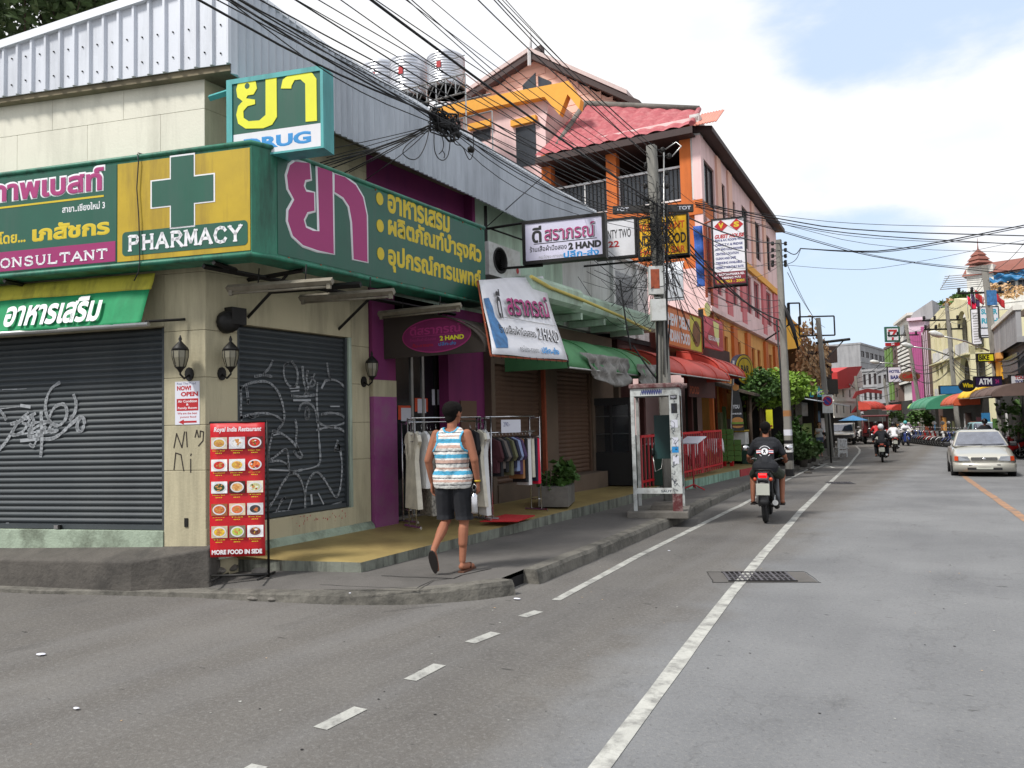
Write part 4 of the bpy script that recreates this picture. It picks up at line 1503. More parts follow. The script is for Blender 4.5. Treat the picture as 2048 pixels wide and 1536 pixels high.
b=B(FE)
zc=o1[1]-.03
text(b,'ดีสราภรณ์',oc-.4,zc+.02,oc+.38,zc+.14,.010,'letter magenta',.02)
b.box(oc-.36,oc+.4,.009,.011,zc-.0,zc+.006,'letter magenta')
text(b,'2 HAND',oc+.06,zc-.075,oc+.42,zc-.015,.010,'letter lime',.04)
text(b,'ร้านเสื้อผ้ามือสอง',oc-.4,zc-.06,oc+.0,zc-.02,.010,'letter magenta')
text(b,'กิ๊บ-กางเกง',oc-.36,zc-.14,oc-.04,zc-.09,.010,'letter red',.01)
text(b,'ปลีก-ส่ง',oc+.04,zc-.14,oc+.3,zc-.09,.010,'letter blue',.01)
b.build('lettering',da)
SB=Slant(FA,2.53,1.76,3.62,1.05)
hb=thing('shop_banner','white slanting 2 HAND banner with blue swirl and pink Thai letters over the clothes shop','banner',tuple(SB.pt(9.5,0)))
BL,BR,TL,TR=SB.px(985,708),SB.px(1135,720),SB.px(958,560),SB.px(1085,553)
TLx=(BL[0]-.5,TL[1]+.0)
def bann(s,t):
 t_=1-t
 a=Vector((BL[0],BL[1],0)).lerp(Vector((BR[0],BR[1],0)),s)
 c=Vector((TL[0],TL[1],0)).lerp(Vector((TR[0],TR[1],0)),s)
 p=a.lerp(c,t)
 return (p.x,.01*math.sin(s*9+t*4)+.008*math.sin(t*8),p.y)
b=B(SB)
b.sheet(bann,14,10,'sign white',.004)
b.build('sheet',hb)
z4=lambda x,y: (700+x/3.2,560+y/3.2)
b=B(SB)
pts=[z4(*p) for p in ((848,125),(880,120),(905,180),(920,240),(960,300),(1000,380),(1005,440),(930,440),(905,360),(880,250))]
b.prism([SB.px(*p) for p in pts],'y',.018,.024,mat('banner blue',rgb(52,104,152),.6,var=.5,scale=7).name)
b.build('swirl',hb)
b=B(SB)
a,c=SB.px(*z4(985,215)),SB.px(*z4(1280,150))
def btext(s,p_lo,p_hi,p_top,mname,bold,w0=.026):
 """baseline from p_lo to p_hi, top at p_top (seen points on the banner)"""
 a,c,t_=SB.px(*z4(*p_lo)),SB.px(*z4(*p_hi)),SB.px(*z4(*p_top))
 b=B(SB)
 vs,fs=_raw(s,bold)
 x0,x1=min(v[0] for v in vs),max(v[0] for v in vs)
 y0,y1=min(v[1] for v in vs),max(v[1] for v in vs)
 A3,C3,T3=Vector((a[0],a[1],0)),Vector((c[0],c[1],0)),Vector((t_[0],t_[1],0))
 out=[]
 k=(C3-A3).length/(x1-x0)
 for v in vs:
  p=A3+(C3-A3)*((v[0]-x0)/(x1-x0))+(T3-A3)*((v[1]-y0)/(y1-y0))
  out.append((p.x,w0+v[2]*k,p.y))
 b.add(out,fs,mname)
 b.build('lettering',hb)
btext('สราภรณ์',(1010,238),(1280,255),(985,95),'letter black',.03)
btext('สราภรณ์',(1003,232),(1273,249),(978,89),'letter magenta',.012,.034)
btext('ดี',(945,250),(975,255),(915,60),'letter black',.03)
btext('2 HAND',(1200,385),(1335,412),(1185,305),'letter black',.05)
btext('2 HAND',(1200,385),(1335,412),(1185,305),'sign white',.01,.036)
btext('ร้านเสื้อผ้ามือสอง',(955,345),(1190,378),(935,285),'letter black',.012)
btext('กระโปรง-กางเกง',(1085,465),(1205,475),(1075,425),'letter black',.0)
btext('ปลีก-ส่ง',(1225,475),(1335,485),(1212,430),'letter blue',.03)
b=B(SB)
b.stroke([SB.px(*z4(975,245)),SB.px(*z4(1305,300))],.012,.024,'steel')
b.build('stripe',hb)
b=B(SB)
for q in ((BL,BR),(TL,TR),(BL,TL),(BR,TR)):
 b.tube([(q[0][0],-.03,q[0][1]),(q[1][0],-.03,q[1][1])],.014,'rust',5)
for k in range(12):
 s=k/11
 p=(BL[0]+(BR[0]-BL[0])*s,BL[1]+(BR[1]-BL[1])*s)
 b.tube([(p[0],0,p[1]),(p[0]+.01,-.02,p[1]-.05)],.004,'cable',4)
b.build('frame',hb)
FL=Frame(-6.75,10.2,78)
l1,r1=FL.px(1045,485)[0],FL.px(1211,470)[0]
zt1_,zb1_=FL.px(1125,434)[1],FL.px(1130,522)[1]
lb=thing('lightbox_sign','projecting lightbox sign reading 2 HAND with pink Thai letters in a black frame','sign',tuple(FL.pt(l1,zb1_)))
b=B(FL)
b.box(l1,r1,-.16,0,zb1_,zt1_,'black iron')
b.build('casing',lb)
b=B(FL)
for q in ((l1,l1+.05,zb1_,zt1_),(r1-.05,r1,zb1_,zt1_),(l1+.05,r1-.05,zt1_-.05,zt1_),(l1+.05,r1-.05,zb1_,zb1_+.05)):
 b.box(q[0],q[1],0,.02,q[2],q[3],'black iron')
b.build('frame',lb)
b=B(FL)
b.box(l1+.05,r1-.05,0,.006,zb1_+.05,zt1_-.05,mat('lilac face',rgb(204,202,222),.4,var=.06,scale=1).name)
b.build('face_panel',lb)
b=B(FL)
uu=lambda s: l1+(r1-l1)*s
zv=lambda s: zb1_+(zt1_-zb1_)*s
text(b,'ดี',uu(.12),zv(.47),uu(.24),zv(.86),.008,'letter black',.03)
text(b,'สราภรณ์',uu(.27)+.008,zv(.49)-.008,uu(.88)+.008,zv(.83)-.008,.008,'letter black',.03)
b.box(uu(.14),uu(.9),.006,.009,zv(.44),zv(.455),'letter black')
text(b,'ร้านเสื้อผ้ามือสอง',uu(.09),zv(.27),uu(.54),zv(.40),.008,'letter black',.01)
text(b,'2 HAND',uu(.56),zv(.24),uu(.95),zv(.40),.008,'letter black',.06)
text(b,'กระโปรง-กางเกง',uu(.2),zv(.10),uu(.5),zv(.18),.008,'steel')
text(b,'ปลีก-ส่ง',uu(.5),zv(.07),uu(.92),zv(.24),.008,'letter blue',.03)
b.build('lettering',lb)
b=B(FL)
text(b,'สราภรณ์',uu(.27),zv(.49),uu(.88),zv(.83),.013,'sign white',.03)
b.build('lettering',lb)
b=B(FL)
text(b,'สราภรณ์',uu(.275),zv(.495),uu(.875),zv(.825),.019,'letter magenta',.008)
b.build('lettering',lb)
pu_=FL.px(972,470,-.08)[0]
b=B(FL)
b.bar((pu_,-.08,FL.px(972,412,-.08)[1]),(pu_,-.08,zb1_-.35),.045,'black iron')
b.bar((pu_,-.08,zt1_-.03),(l1,-.08,zt1_+.0),.03,'black iron')
b.bar((pu_,-.08,zb1_-.0),(l1+.3,-.08,zb1_-.02),.03,'black iron')
b.bar((pu_+.05,-.08,zt1_-.02),(l1,-.08,zt1_-.28),.02,'black iron')
b.tube([(FL.px(972,452,-.08)[0],-.08,FL.px(972,452)[1]),(FL.px(1095,345,-.4)[0],-.4,FL.px(1095,345,-.4)[1])],.008,'cable',5)
b.build('bracket',lb)
F2=Frame(-6.75,14.2,78)
def simple_box(fr,l,r,t,btm,label,face,name='lightbox_sign',dp=.16,fw=.04,fm='black iron'):
 s=thing(name,label,'sign',tuple(fr.pt(l,btm)))
 b=B(fr)
 b.box(l,r,-dp,0,btm,t,fm)
 b.build('casing',s)
 b=B(fr)
 for q in ((l,l+fw,btm,t),(r-fw,r,btm,t),(l+fw,r-fw,t-fw,t),(l+fw,r-fw,btm,btm+fw)):
  b.box(q[0],q[1],0,.02,q[2],q[3],fm)
 b.build('frame',s)
 b=B(fr)
 b.box(l+fw,r-fw,0,.006,btm+fw,t-fw,face)
 b.build('face_panel',s)
 return s
l,r=F2.px(1190,470)[0],F2.px(1273,470)[0]
t_,bt=F2.px(1240,436)[1],F2.px(1240,516)[1]
s=simple_box(F2,l,r,t_,bt,'weathered white lightbox sign reading TWENTY TWO 22','sign white')
b=B(F2)
x=lambda p: F2.px(p,470)[0]
text(b,'TWENTY TWO',x(1194),bt+(t_-bt)*.5,x(1262),bt+(t_-bt)*.72,.008,'letter black',.01)
text(b,'22',x(1216),bt+(t_-bt)*.28,x(1238),bt+(t_-bt)*.44,.008,'letter red',.03)
b.build('lettering',s)
l,r=F2.px(1275,470)[0],F2.px(1378,470)[0]
t_,bt=F2.px(1330,431)[1],F2.px(1330,514)[1]
s=simple_box(F2,l,r,t_+.02,bt,'yellow lightbox sign for Indian food hanging behind the crowded utility pole',mat('sun yellow',rgb(232,178,10),.45,var=.05).name)
b=B(F2)
x=lambda p: F2.px(p,470)[0]
text(b,'INDIAN FOOD',x(1272),bt+(t_-bt)*.30,x(1372),bt+(t_-bt)*.56,.008,'letter black',.03)
text(b,'RESTAURANT',x(1280),bt+(t_-bt)*.66,x(1370),bt+(t_-bt)*.84,.008,mat('letter orange',rgb(206,84,20),.5).name,.03)
text(b,'HALAL & BAR',x(1280),bt+(t_-bt)*.08,x(1370),bt+(t_-bt)*.24,.008,'letter orange',.03)
b.build('lettering',s)
b=B(F2)
b.bar((x(1190)-.9,-.08,t_+.0),(x(1378),-.08,t_+.04),.03,'black iron')
b.bar((x(1190)-.9,-.08,bt-.02),(x(1378),-.08,bt-.02),.03,'black iron')
b.build('bracket',s)
# ------------------------------------------------------------------ clothes racks and what hangs on them
def rack(p0,p1,zt,label):
 """tubular rail: twin posts at each end on cross feet"""
 t=thing('clothes_rack',label,'rack',(p0.x,p0.y,.32),group='clothes racks outside the shop')
 d=(p1-p0).normalized()
 n=Vector((-d.y,d.x,0))
 for q in (p0,p1):
  b=B()
  for s in (-.09,.09):
   a=q+n*s
   b.tube([(a.x,a.y,.36),(a.x,a.y,zt)],.011,'chrome',6)
  for z in (zt-.02,zt-.3,.5):
   a,c=q+n*.09,q-n*.09
   b.tube([(a.x,a.y,z),(c.x,c.y,z)],.008,'chrome',5)
  b.build('post',t)
  b=B()
  a,c=q+n*.2,q-n*.2
  b.bar((a.x,a.y,.345),(c.x,c.y,.345),.03,'chrome')
  b.build('foot',t)
 for z in (zt,zt-.22):
  b=B()
  b.tube([(p0.x,p0.y,z),(p1.x,p1.y,z)],.012,'chrome',6)
  b.build('rail',t)
 return t
def garment(p,d,z,wd,ln,mname,label,kind='top',seed=0,tw=0.):
 """a piece of clothing on a hanger, hung across the rail"""
 rn=random.Random(seed)
 a=math.atan2(d.y,d.x)+tw
 t=thing('garment',label,'clothing',(p.x,p.y,z),a,group='clothes on the racks')
 h=wd/2
 if kind == 'dress':
  out=[(-h*.35,-.07),(-h*.9,-.12),(-h*1.02,-.20),(-h*.7,-.24),(-h*.6,-.45),(-h*.95,-ln),(h*.95,-ln),(h*.6,-.45),(h*.7,-.24),(h*1.02,-.20),(h*.9,-.12),(h*.35,-.07),(0,-.12)]
 elif kind == 'trousers':
  out=[(-h*.7,-.10),(-h*.72,-ln),(h*.6,-ln),(h*.7,-.10)]
 else:
  out=[(-h*.35,-.07),(-h*.95,-.12),(-h*1.35,-.34),(-h*1.1,-.40),(-h*.85,-.26),(-h*.85,-ln),(h*.85,-ln),(h*.85,-.26),(h*1.1,-.40),(h*1.35,-.34),(h*.95,-.12),(h*.35,-.07),(0,-.11)]
 b=LB()
 n=len(out)
 vs=[]
 for s in (-1,1):
  for (y,zz_) in out:
   k=.02+.012*rn.random()+.01*abs(zz_)
   vs.append((s*k+.012*math.sin(y*25+seed),y,zz_))
 c0_=(-.04,0,-ln*.5)
 c1_=(.04,0,-ln*.5)
 vs += [c0_,c1_]
 fs=[(i,(i+1) % n,2*n) for i in range(n)]+[(n+i,n+(i+1) % n,2*n+1) for i in range(n)]+[(i,(i+1) % n,n+(i+1) % n,n+i) for i in range(n)]
 b.add(vs,fs,mname)
 b.build('cloth',t,bevel=.006)
 b=LB()
 b.tube([(0,0,.012),(0,.012,.0),(0,0,-.03),(0,0,-.06)],.003,'chrome',4)
 b.tube([(0,-h*.8,-.11),(0,0,-.06),(0,h*.8,-.11)],.005,'black plastic',4)
 b.build('hanger',t)
for nm,c,k in (('cloth cream',(206,200,184),.2),('cloth white',(212,212,212),.05),('cloth pattern',(120,116,108),.8),('cloth black',(26,26,30),.2),('cloth maroon',(60,22,30),.2),('cloth grey',(92,84,80),.2),
                 ('cloth navy',(34,36,56),.2),('cloth blue',(128,142,176),.1),('cloth tan',(150,106,66),.15),('cloth olive',(92,92,66),.2),('cloth pink',(216,28,66),.08),('cloth purple',(70,50,84),.2)):
 mat(nm,rgb(*c),.9,var=k,scale=28 if k > .5 else 6,bump=.2,bscale=20)
rb0,rb1=G(975,1040,.32),G(1073,1022,.32)
RT=1.72
rack(rb0,rb1,RT,'chrome clothes rack of dark tops with a paper price card, nearest the planter')
ra0,ra1=G(845,1066,.32),G(962,1046,.32)
ra0=Vector((-6.15,7.75,.32))
ra1=Vector((-5.75,8.75,.32))
rack(ra0,ra1,RT,'chrome clothes rack behind the walking man with long white dresses')
rc0,rc1=Vector((-6.55,8.15,.32)),Vector((-6.3,9.6,.32))
rack(rc0,rc1,RT-.05,'chrome clothes rack close to the shop doors, behind the other racks')
d=(rb1-rb0).normalized()
dd=Vector((d.x,d.y,0))
seq=[('cloth maroon','top','dark maroon top'),('cloth black','top','black top'),('cloth grey','top','grey brown top'),('cloth black','top','black shirt'),('cloth olive','top','olive top'),('cloth navy','top','navy top'),('cloth blue','top','light blue top'),('cloth purple','top','purple top'),
       ('cloth tan','trousers','tan trousers'),('cloth black','trousers','long black garment'),('cloth white','trousers','long white striped garment'),('cloth cream','trousers','cream trousers'),('cloth navy','trousers','long navy garment'),('cloth pink','trousers','bright pink red dress')]
for i,(mn,k,nm) in enumerate(seq):
 p=rb0.lerp(rb1,.06+.88*i/13)
 garment(Vector((p.x,p.y,0)),dd,RT-.22,.36,(.55 if k == 'top' else .72)+.06*math.sin(i*2.1),mn,nm+' hanging on the rack with the price card','top' if k == 'top' else 'trousers',i,.12*math.sin(i*1.7))
d2=(ra1-ra0).normalized()
d2=Vector((d2.x,d2.y,0))
for i,(s,mn,k,ln,nm) in enumerate(((.02,'cloth cream','dress',1.05,'cream sleeveless dress left of the walking man'),(.14,'cloth white','top',.8,'white shirt left of the walking man'),(.22,'cloth pattern','dress',1.15,'dark patterned dress just left of the walking man'),
                                      (.34,'cloth grey','dress',1.0,'grey dress half hidden behind the walking man'),(.84,'cloth black','top',.9,'black top just right of the walking man'),(.93,'cloth cream','dress',1.1,'long cream lace dress right of the walking man'),(1.02,'cloth white','dress',1.22,'long white dress at the right end of the rack'))):
 p=ra0.lerp(ra1,s)
 garment(Vector((p.x,p.y,0)),d2,RT-.1,.38,ln,mn,nm,k,40+i,.2*math.sin(i*3))
for i,(s,mn) in enumerate(((.1,'cloth cream'),(.3,'cloth white'),(.6,'cloth pattern'),(.85,'cloth maroon'))):
 p=rc0.lerp(rc1,s)
 garment(Vector((p.x,p.y,0)),d2,RT-.12,.36,.8,mn,['cream top on the rear rack by the glass doors','white top on the rear rack by the glass doors','patterned top on the rear rack by the glass doors','maroon top on the rear rack by the purple wall'][i],'top',60+i)
FR_=Frame(rb0.x,rb0.y,math.degrees(math.atan2(d.x,d.y)))
b=B(FR_)
a,c=FR_.px(1003,866,.06),FR_.px(1041,839,.06)
b.box(a[0],c[0],.055,.06,a[1],c[1],'paper')
text(b,'290.-',a[0]+.05,a[1]+.09,a[0]+.2,a[1]+.15,.061,'letter navy')
tag(b.build('price_card'),'white paper price card clipped to the right hand clothes rack','card')
b=B()
P=[G(x,y,.325) for x,y in ((960,1044),(1010,1030),(1070,1032),(1035,1044))]
b.add([tuple(p) for p in P]+[(p.x,p.y,p.z+.012) for p in P],[(0,1,2,3),(7,6,5,4),(0,4,5,1),(1,5,6,2),(2,6,7,3),(3,7,4,0)],mat('mat red',rgb(176,28,34),.95,bump=.5,bscale=80).name)
tag(b.build('door_mat'),'red mat on the yellow floor under the clothes racks','mat')
# ------------------------------------------------------------------ leaves
def leaves(b,cen,rad,n,size,mname,seed,shape=None,droop=0):
 """many small leaf faces in clumps through a volume"""
 rn=random.Random(seed)
 cl=[]
 for _ in range(max(5,n//38)):
  for _ in range(20):
   p=Vector((rn.uniform(-1,1),rn.uniform(-1,1),rn.uniform(-1,1)))
   if .35 < p.length < 1:
    break
  cl.append((p,rn.uniform(.16,.34)))
 mi=b.m(mname)
 for i in range(n):
  c,r=cl[rn.randrange(len(cl))]
  q=Vector((rn.gauss(0,1),rn.gauss(0,1),rn.gauss(0,1)))*r*.55+c
  p=Vector((cen[0]+q.x*rad[0],cen[1]+q.y*rad[1],cen[2]+q.z*rad[2]))
  a=Vector((rn.uniform(-1,1),rn.uniform(-1,1),rn.uniform(-.6,.5)-droop)).normalized()
  s=size*rn.uniform(.6,1.4)
  t=a.cross(Vector((rn.uniform(-1,1),rn.uniform(-1,1),rn.uniform(-1,1)))).normalized()*s*.32
  k=len(b.v)
  m_=p+a*s*.5+a.cross(t).normalized()*s*.08
  b.v += [p,m_+t,p+a*s,m_-t]
  b.f.append([k,k+1,k+2,k+3])
  b.mi.append(mi)
  b.sm.append(False)
 return b
pl=thing('planter','grey concrete planter box with a leafy green plant beside the clothes rack','planter',tuple(G(1100,1012,.32)))
p0,p1=G(1083,1014,.32),G(1122,1018,.32)
FPl=Frame(p0.x,p0.y,70)
b=B(FPl)
b.box(-.05,.42,-.9,0,.32,.62,'concrete')
b.build('box',pl)
b=B()
c=FPl.pt(.12,.8,-.5)
leaves(b,(c.x,c.y,.78),(.3,.45,.28),420,.13,'leaf',3)
b.build('foliage',pl,recalc=False)
b=B()
for i in range(6):
 q=FPl.pt(.05+.05*i,0,-.2-.1*i)
 b.tube([(q.x,q.y,.6),(q.x+.05*math.sin(i*2),q.y+.05*math.cos(i*3),.9)],.008,'bark',4)
b.build('stem',pl)
# ------------------------------------------------------------------ mint house with brown shutters
mh=thing('mint_house','mint green row house with a concrete ledge and two brown roller shutters below','building',(-8.5,13,.3))
for (a,c,z0,z1) in ((10.62,10.74,.3,3.45),(12.42,12.95,.3,3.45),(14.5,15.6,.3,3.45),(10.74,12.42,2.62,3.45),(12.95,14.5,2.62,3.45)):
 panel(FA,a,c,z0,z1,'brown wall',mh,w0=-.2,w1=0)
panel(FA,10.74,12.42,.3,.62,'brown wall',mh,w0=-.2,w1=.02,name='step')
panel(FA,12.95,14.5,.3,.62,'brown wall',mh,w0=-.2,w1=.3,name='step')
for a,c in ((10.74,12.42),(12.95,14.5)):
 b=B(FA)
 b.box(a,a+.05,-.14,-.04,.62,2.62,'shutter brown')
 b.box(c-.05,c,-.14,-.04,.62,2.62,'shutter brown')
 sh=b.build('roller_shutter',mh)
 slats(FA,a+.05,c-.05,.62,2.62,.083,'shutter brown',sh,-.1)
b=B(FA)
b.box(12.36,12.42,-.03,.04,.62,2.7,'rust')
b.build('door_post',mh)
zl0,zl1=3.58,3.92
b=B(FA)     # ledge with rounded nose
for u0,u1,w1 in ((10.3,12.1,1.0),(12.1,16.3,.86)):
 b.prism([(0,zl0+.02),(w1-.12,zl0),(w1-.02,zl0+.05),(w1,zl0+.14),(w1,zl1-.06),(w1-.04,zl1),(0,zl1)],'x',u0,u1,'mint wall')
b.build('ledge',mh)
for i in range(4):
 b=B(FA)
 u=12.4+i*1.0
 b.box(u,u+.08,.05,.8,zl0-.12,zl0-.004,'mint wall')
 b.build('ledge_rib',mh)
b=B(FA)
b.tube([(FA.px(x,y,1.03)[0],1.03,FA.px(x,y,1.03)[1]) for x,y in ((1062,553),(1100,575),(1165,600),(1240,632),(1300,662))],.028,'pipe yellow',8)
tag(b.build('pipe'),'pale yellow pipe running along the edge of the mint green ledge','pipe')
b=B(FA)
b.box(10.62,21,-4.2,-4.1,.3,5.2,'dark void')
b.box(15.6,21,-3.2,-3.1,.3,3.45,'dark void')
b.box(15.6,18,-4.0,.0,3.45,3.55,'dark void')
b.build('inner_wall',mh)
ac=thing('air_conditioner','old cream outdoor air conditioner unit on the ledge behind the sign post','air conditioner',tuple(FA.pt(10.9,4,.4)))
b=B(FA)
a0=FA.px(978,528,.45)
a1=FA.px(1040,500,.45)
b.box(a0[0],a1[0],.15,.45,3.93,4.45,'box white')
b.build('case',ac)
b=B(FA)
uc,zc=(a0[0]+a1[0])/2-.15,4.2
b.lathe((uc,.45,zc),[(.21,0),(.21,.012),(.18,.012),(.18,.002)],'black iron',20,'y')
for k in range(5):
 b.lathe((uc,.452,zc),[(.03+.032*k,0),(.034+.032*k,.006),(.038+.032*k,0)],'black iron',20,'y')
b.build('fan_grille',ac)
b=B(FA)
ellipse(b,a1[0]-.1,4.12,.04,.05,.451,.455,'letter red',14)
b.build('badge',ac)
wh=thing('white_building','white rendered upper storey behind the utility pole next to the mint house','building',(-8.5,17,3.5))
b=B(FA)
b.box(14.62,17.9,-5,.0,3.56,5.3,'white wall')
b.build('wall',wh)
b=B(FA)
for u in (15.6,17.0):
 b.box(u,u+.12,.0,.08,3.56,5.29,'white wall')
b.build('pier',wh)
for u in (15.75,):
 b=B(FA)
 b.box(u,u+1.1,.0,.03,4.1,5.0,'window dark')
 b.build('window',wh)
b=B(FA)
b.box(14.6,17.95,-5,.12,5.3,5.36,'white wall')
b.build('cornice',wh)
wa=thing('sheet_awning','white ribbed metal awning with rounded end hanging right of the utility pole','awning',tuple(FA.pt(18,4.4,.5)))
FQ=Frame(-6.7,17.6,78)
b=B(FQ)
A_=FQ.px(1330,518),FQ.px(1368,600)
n=26
pts=[]
for i in range(n*2+1):
 pts.append((A_[0][0]-.25+(A_[1][0]-A_[0][0]+.25)*i/(2*n),.0+.022*(i % 2)))
zt_,zb_=A_[0][1],A_[1][1]
vs=[]
for z,o in ((zb_,0),(zb_+(zt_-zb_)*.5,.0),(zt_-.3,-.03),(zt_-.12,-.14),(zt_-.03,-.32),(zt_,-.6)):
 vs += [(u,w_+o,z) for u,w_ in pts]
m_=len(pts)
b.add(vs,[(r*m_+i,r*m_+i+1,(r+1)*m_+i+1,(r+1)*m_+i) for r in range(5) for i in range(m_-1)],'roof white')
b.build('sheet',wa,recalc=False)
b=B(FQ)
b.tube([(pts[0][0],.05,zb_+.06),(pts[-1][0]+.02,.05,zb_+.06)],.012,'black iron')
b.build('bar',wa)
# ------------------------------------------------------------------ barrel awnings
def barrel(label,mname,u0,u1,wd,z0,z1,fr=FA,wall=0.,scallop=False):
 t=thing('barrel_awning',label,'awning',tuple(fr.pt((u0+u1)/2,z0,wd)))
 pr=[(wall+(wd-wall)*math.sin(math.pi/2*k/10),z0+(z1-z0)*math.cos(math.pi/2*k/10)) for k in range(11)]
 b=B(fr)
 rn=random.Random(3)
 def f(s,t_):
  k=pr[int(round(t_*10))]
  bul=.02*math.sin(s*17)*math.sin(t_*3)
  return (u0+(u1-u0)*s,k[0]+bul,k[1]+bul)
 b.sheet(f,24,10,mname,.008)
 b.build('cover',t)
 for u in (u0,u1):
  b=B(fr)
  b.prism([(wall,z0)]+[(wall,z1)]+[(p[0]-.012,p[1]-.008) for p in pr[1:]],'x',u-.004 if u == u1 else u+.004,u+(.004 if u == u1 else .012),mname)
  b.build('end_panel',t)
 b=B(fr)
 k=int((u1-u0)/1.3)+1
 for i in range(k+1):
  u=u0+(u1-u0)*i/k
  b.tube([(u,p[0]*1.0+.012,p[1]+.012) for p in pr],.013,mname,5)
 b.build('hoop',t)
 b=B(fr)
 b.tube([(u0,wd,z0),(u1,wd,z0)],.018,'steel',6)
 b.build('front_bar',t)
 return t
ga0,ga1=FA.px(1137,735,1.2)[0],FA.px(1310,742,1.2)[0]
barrel('faded green barrel awning over the brown shutters','tarp green',ga0,ga1,1.2,2.50,3.16)
def tarp(fr,top0,top1,b0,b1,wd,label,seed,mid=None):
 """a plastic sheet tied up by its top edge, its foot sagging"""
 a,c,e,g=fr.px(*top0,wd),fr.px(*top1,wd),fr.px(*b0,wd),fr.px(*b1,wd)
 rn=random.Random(seed)
 k=[rn.uniform(0,6) for _ in range(4)]
 def f(s,t):
  x=(a[0]+(c[0]-a[0])*s)*(1-t)+(e[0]+(g[0]-e[0])*s)*t
  z=(a[1]+(c[1]-a[1])*s)*(1-t)+(e[1]+(g[1]-e[1])*s)*t - .10*t*math.sin(math.pi*s)*(1 if mid is None else mid)
  return (x,wd+.05*math.sin(s*11+k[0]+t*3)*t+.025*math.sin(s*23+k[1]-t*9)+.02*math.sin(t*14+k[2]+s*5),z)
 b=B(fr)
 b.sheet(f,22,14,'tarp grey',.003)
 tag(b.build('tarpaulin'),label,'tarpaulin','grey plastic sheets tied under the green awning')
tarp(FA,(1163,704),(1257,718),(1190,752),(1257,770),1.22,'grey plastic sheet sagging from the left half of the green awning',1)
tarp(FA,(1274,728),(1316,730),(1278,768),(1312,775),1.22,'pale grey plastic sheet hanging from the green awning behind the pole',2)
gc=thing('display_cabinet','tall black glass display cabinet standing against the wall behind the phone booth','cabinet',tuple(FA.pt(14.9,.32,.2)))
FC=Frame(-6.7,14.6,80)
cl,cr_=FC.px(1182,900)[0],FC.px(1262,900)[0]
ct=FC.px(1220,796)[1]
cm=FC.px(1220,905)[1]
b=B(FC)
b.box(cl,cr_,-.5,0,.32,cm,'black plastic')
b.build('base',gc)
b=B(FC)
for u in (cl,(cl+cr_)/2,cr_-.04):
 b.box(u,u+.04,-.04,0,cm,ct,'black plastic')
 b.box(u,u+.04,-.5,-.46,cm,ct,'black plastic')
b.box(cl,cr_,-.5,.01,ct-.14,ct,'black plastic')
b.box(cl,cr_,-.5,-.47,cm,ct,'black plastic')
b.build('frame',gc)
for k in (.33,.66):
 b=B(FC)
 b.box(cl+.04,cr_-.04,-.46,-.04,cm+(ct-cm)*k,cm+(ct-cm)*k+.015,'steel')
 b.build('shelf',gc)
b=B(FC)
b.box(cl+.04,cr_-.04,-.03,-.025,cm,ct-.14,mat('cabinet glass',rgb(60,64,68),.1,alpha=.35,var=.02).name)
b.build('pane',gc)
b=B(FC)
b.box(cl-.25,cl-.02,-.5,-.1,.32,.95,'black plastic')
tag(b.build('cupboard',bevel=.01),'low black cupboard left of the tall glass cabinet','cupboard')
b=B(FC)
b.box(cr_+.02,cr_+.75,-.45,.05,.32,1.12,mat('counter green',rgb(22,60,48),.5,var=.2).name)
tag(b.build('counter',bevel=.01),'dark green serving counter seen through the phone booth','counter')
# ------------------------------------------------------------------ phone booth
pb=thing('phone_booth','battered white phone booth with peeling maroon roof and stickers, missing its glass','phone booth',tuple(G(1315,1030,.14)))
q0,q1=G(1268,1024,.22),G(1352,1030,.22)
FO=Frame(q0.x,q0.y,74)
bl,brr=0,FO.px(1362,900)[0]
bt_=FO.px(1330,766)[1]
mat('booth white',rgb(186,190,188),.6,var=.08,scale=6,dirt=rgb(96,92,86),dscale=5,damt=.8)
mat('booth maroon',rgb(86,36,38),.8,var=.2,scale=8,dirt=rgb(170,160,156),dscale=6,damt=.7)
mat('ink',rgb(40,48,66),.6)
dp=.78
b=B(FO)
b.box(bl-.10,brr+.08,-dp-.1,.10,.13,.235,'concrete')
b.build('plinth',pb,bevel=.015)
for (u0,u1,w0,w1,z0,nm) in ((bl,bl+.055,-.055,0,.235,'booth white'),(bl,bl+.05,-dp,-dp+.05,.235,'booth white'),(brr-.05,brr,-dp,-dp+.05,.235,'booth white')):
 b=B(FO)
 b.box(u0,u1,w0,w1,z0,bt_-.19,nm)
 b.build('post',pb)
b=B(FO)
b.box(brr-.155,brr,-.05,0,.50,bt_-.1,'booth white')
b.build('post',pb,label='wide front post covered with stickers')
b=B(FO)
b.box(brr-.15,brr-.004,-.05,-.002,.235,.50,'booth maroon')
b.build('post_foot',pb)
b=B(FO)
b.box(bl-.0,brr,-.03,.002,bt_-.19,bt_-.075,'booth white')
b.box(bl,brr,-dp,-dp+.03,bt_-.19,bt_-.075,'booth white')
b.box(bl,bl+.03,-dp+.03,-.03,bt_-.19,bt_-.075,'booth white')
b.box(brr-.03,brr,-dp+.03,-.03,bt_-.19,bt_-.075,'booth white')
b.build('header',pb)
b=B(FO)
b.box(bl-.02,brr+.03,-dp-.02,.03,bt_-.075,bt_,'booth maroon')
b.build('roof',pb,bevel=.02)
b=B(FO)
b.box(bl+.055,brr-.155,-.03,-.0,.50,.585,'booth white')
b.box(brr-.03,brr,-dp+.05,-.05,.46,.56,'booth white')
b.build('rail',pb)
b=B(FO)
b.box(brr-.035,brr-.005,-dp+.05,-.05,.56,bt_-.19,'dark glass')
b.build('side_pane',pb)
b=B(FO)
b.box(bl+.3,bl+.62,-dp+.0,-dp+.16,1.0,1.7,mat('phone teal',rgb(20,62,62),.5,var=.1).name)
b.build('telephone',pb)
b=B(FO)
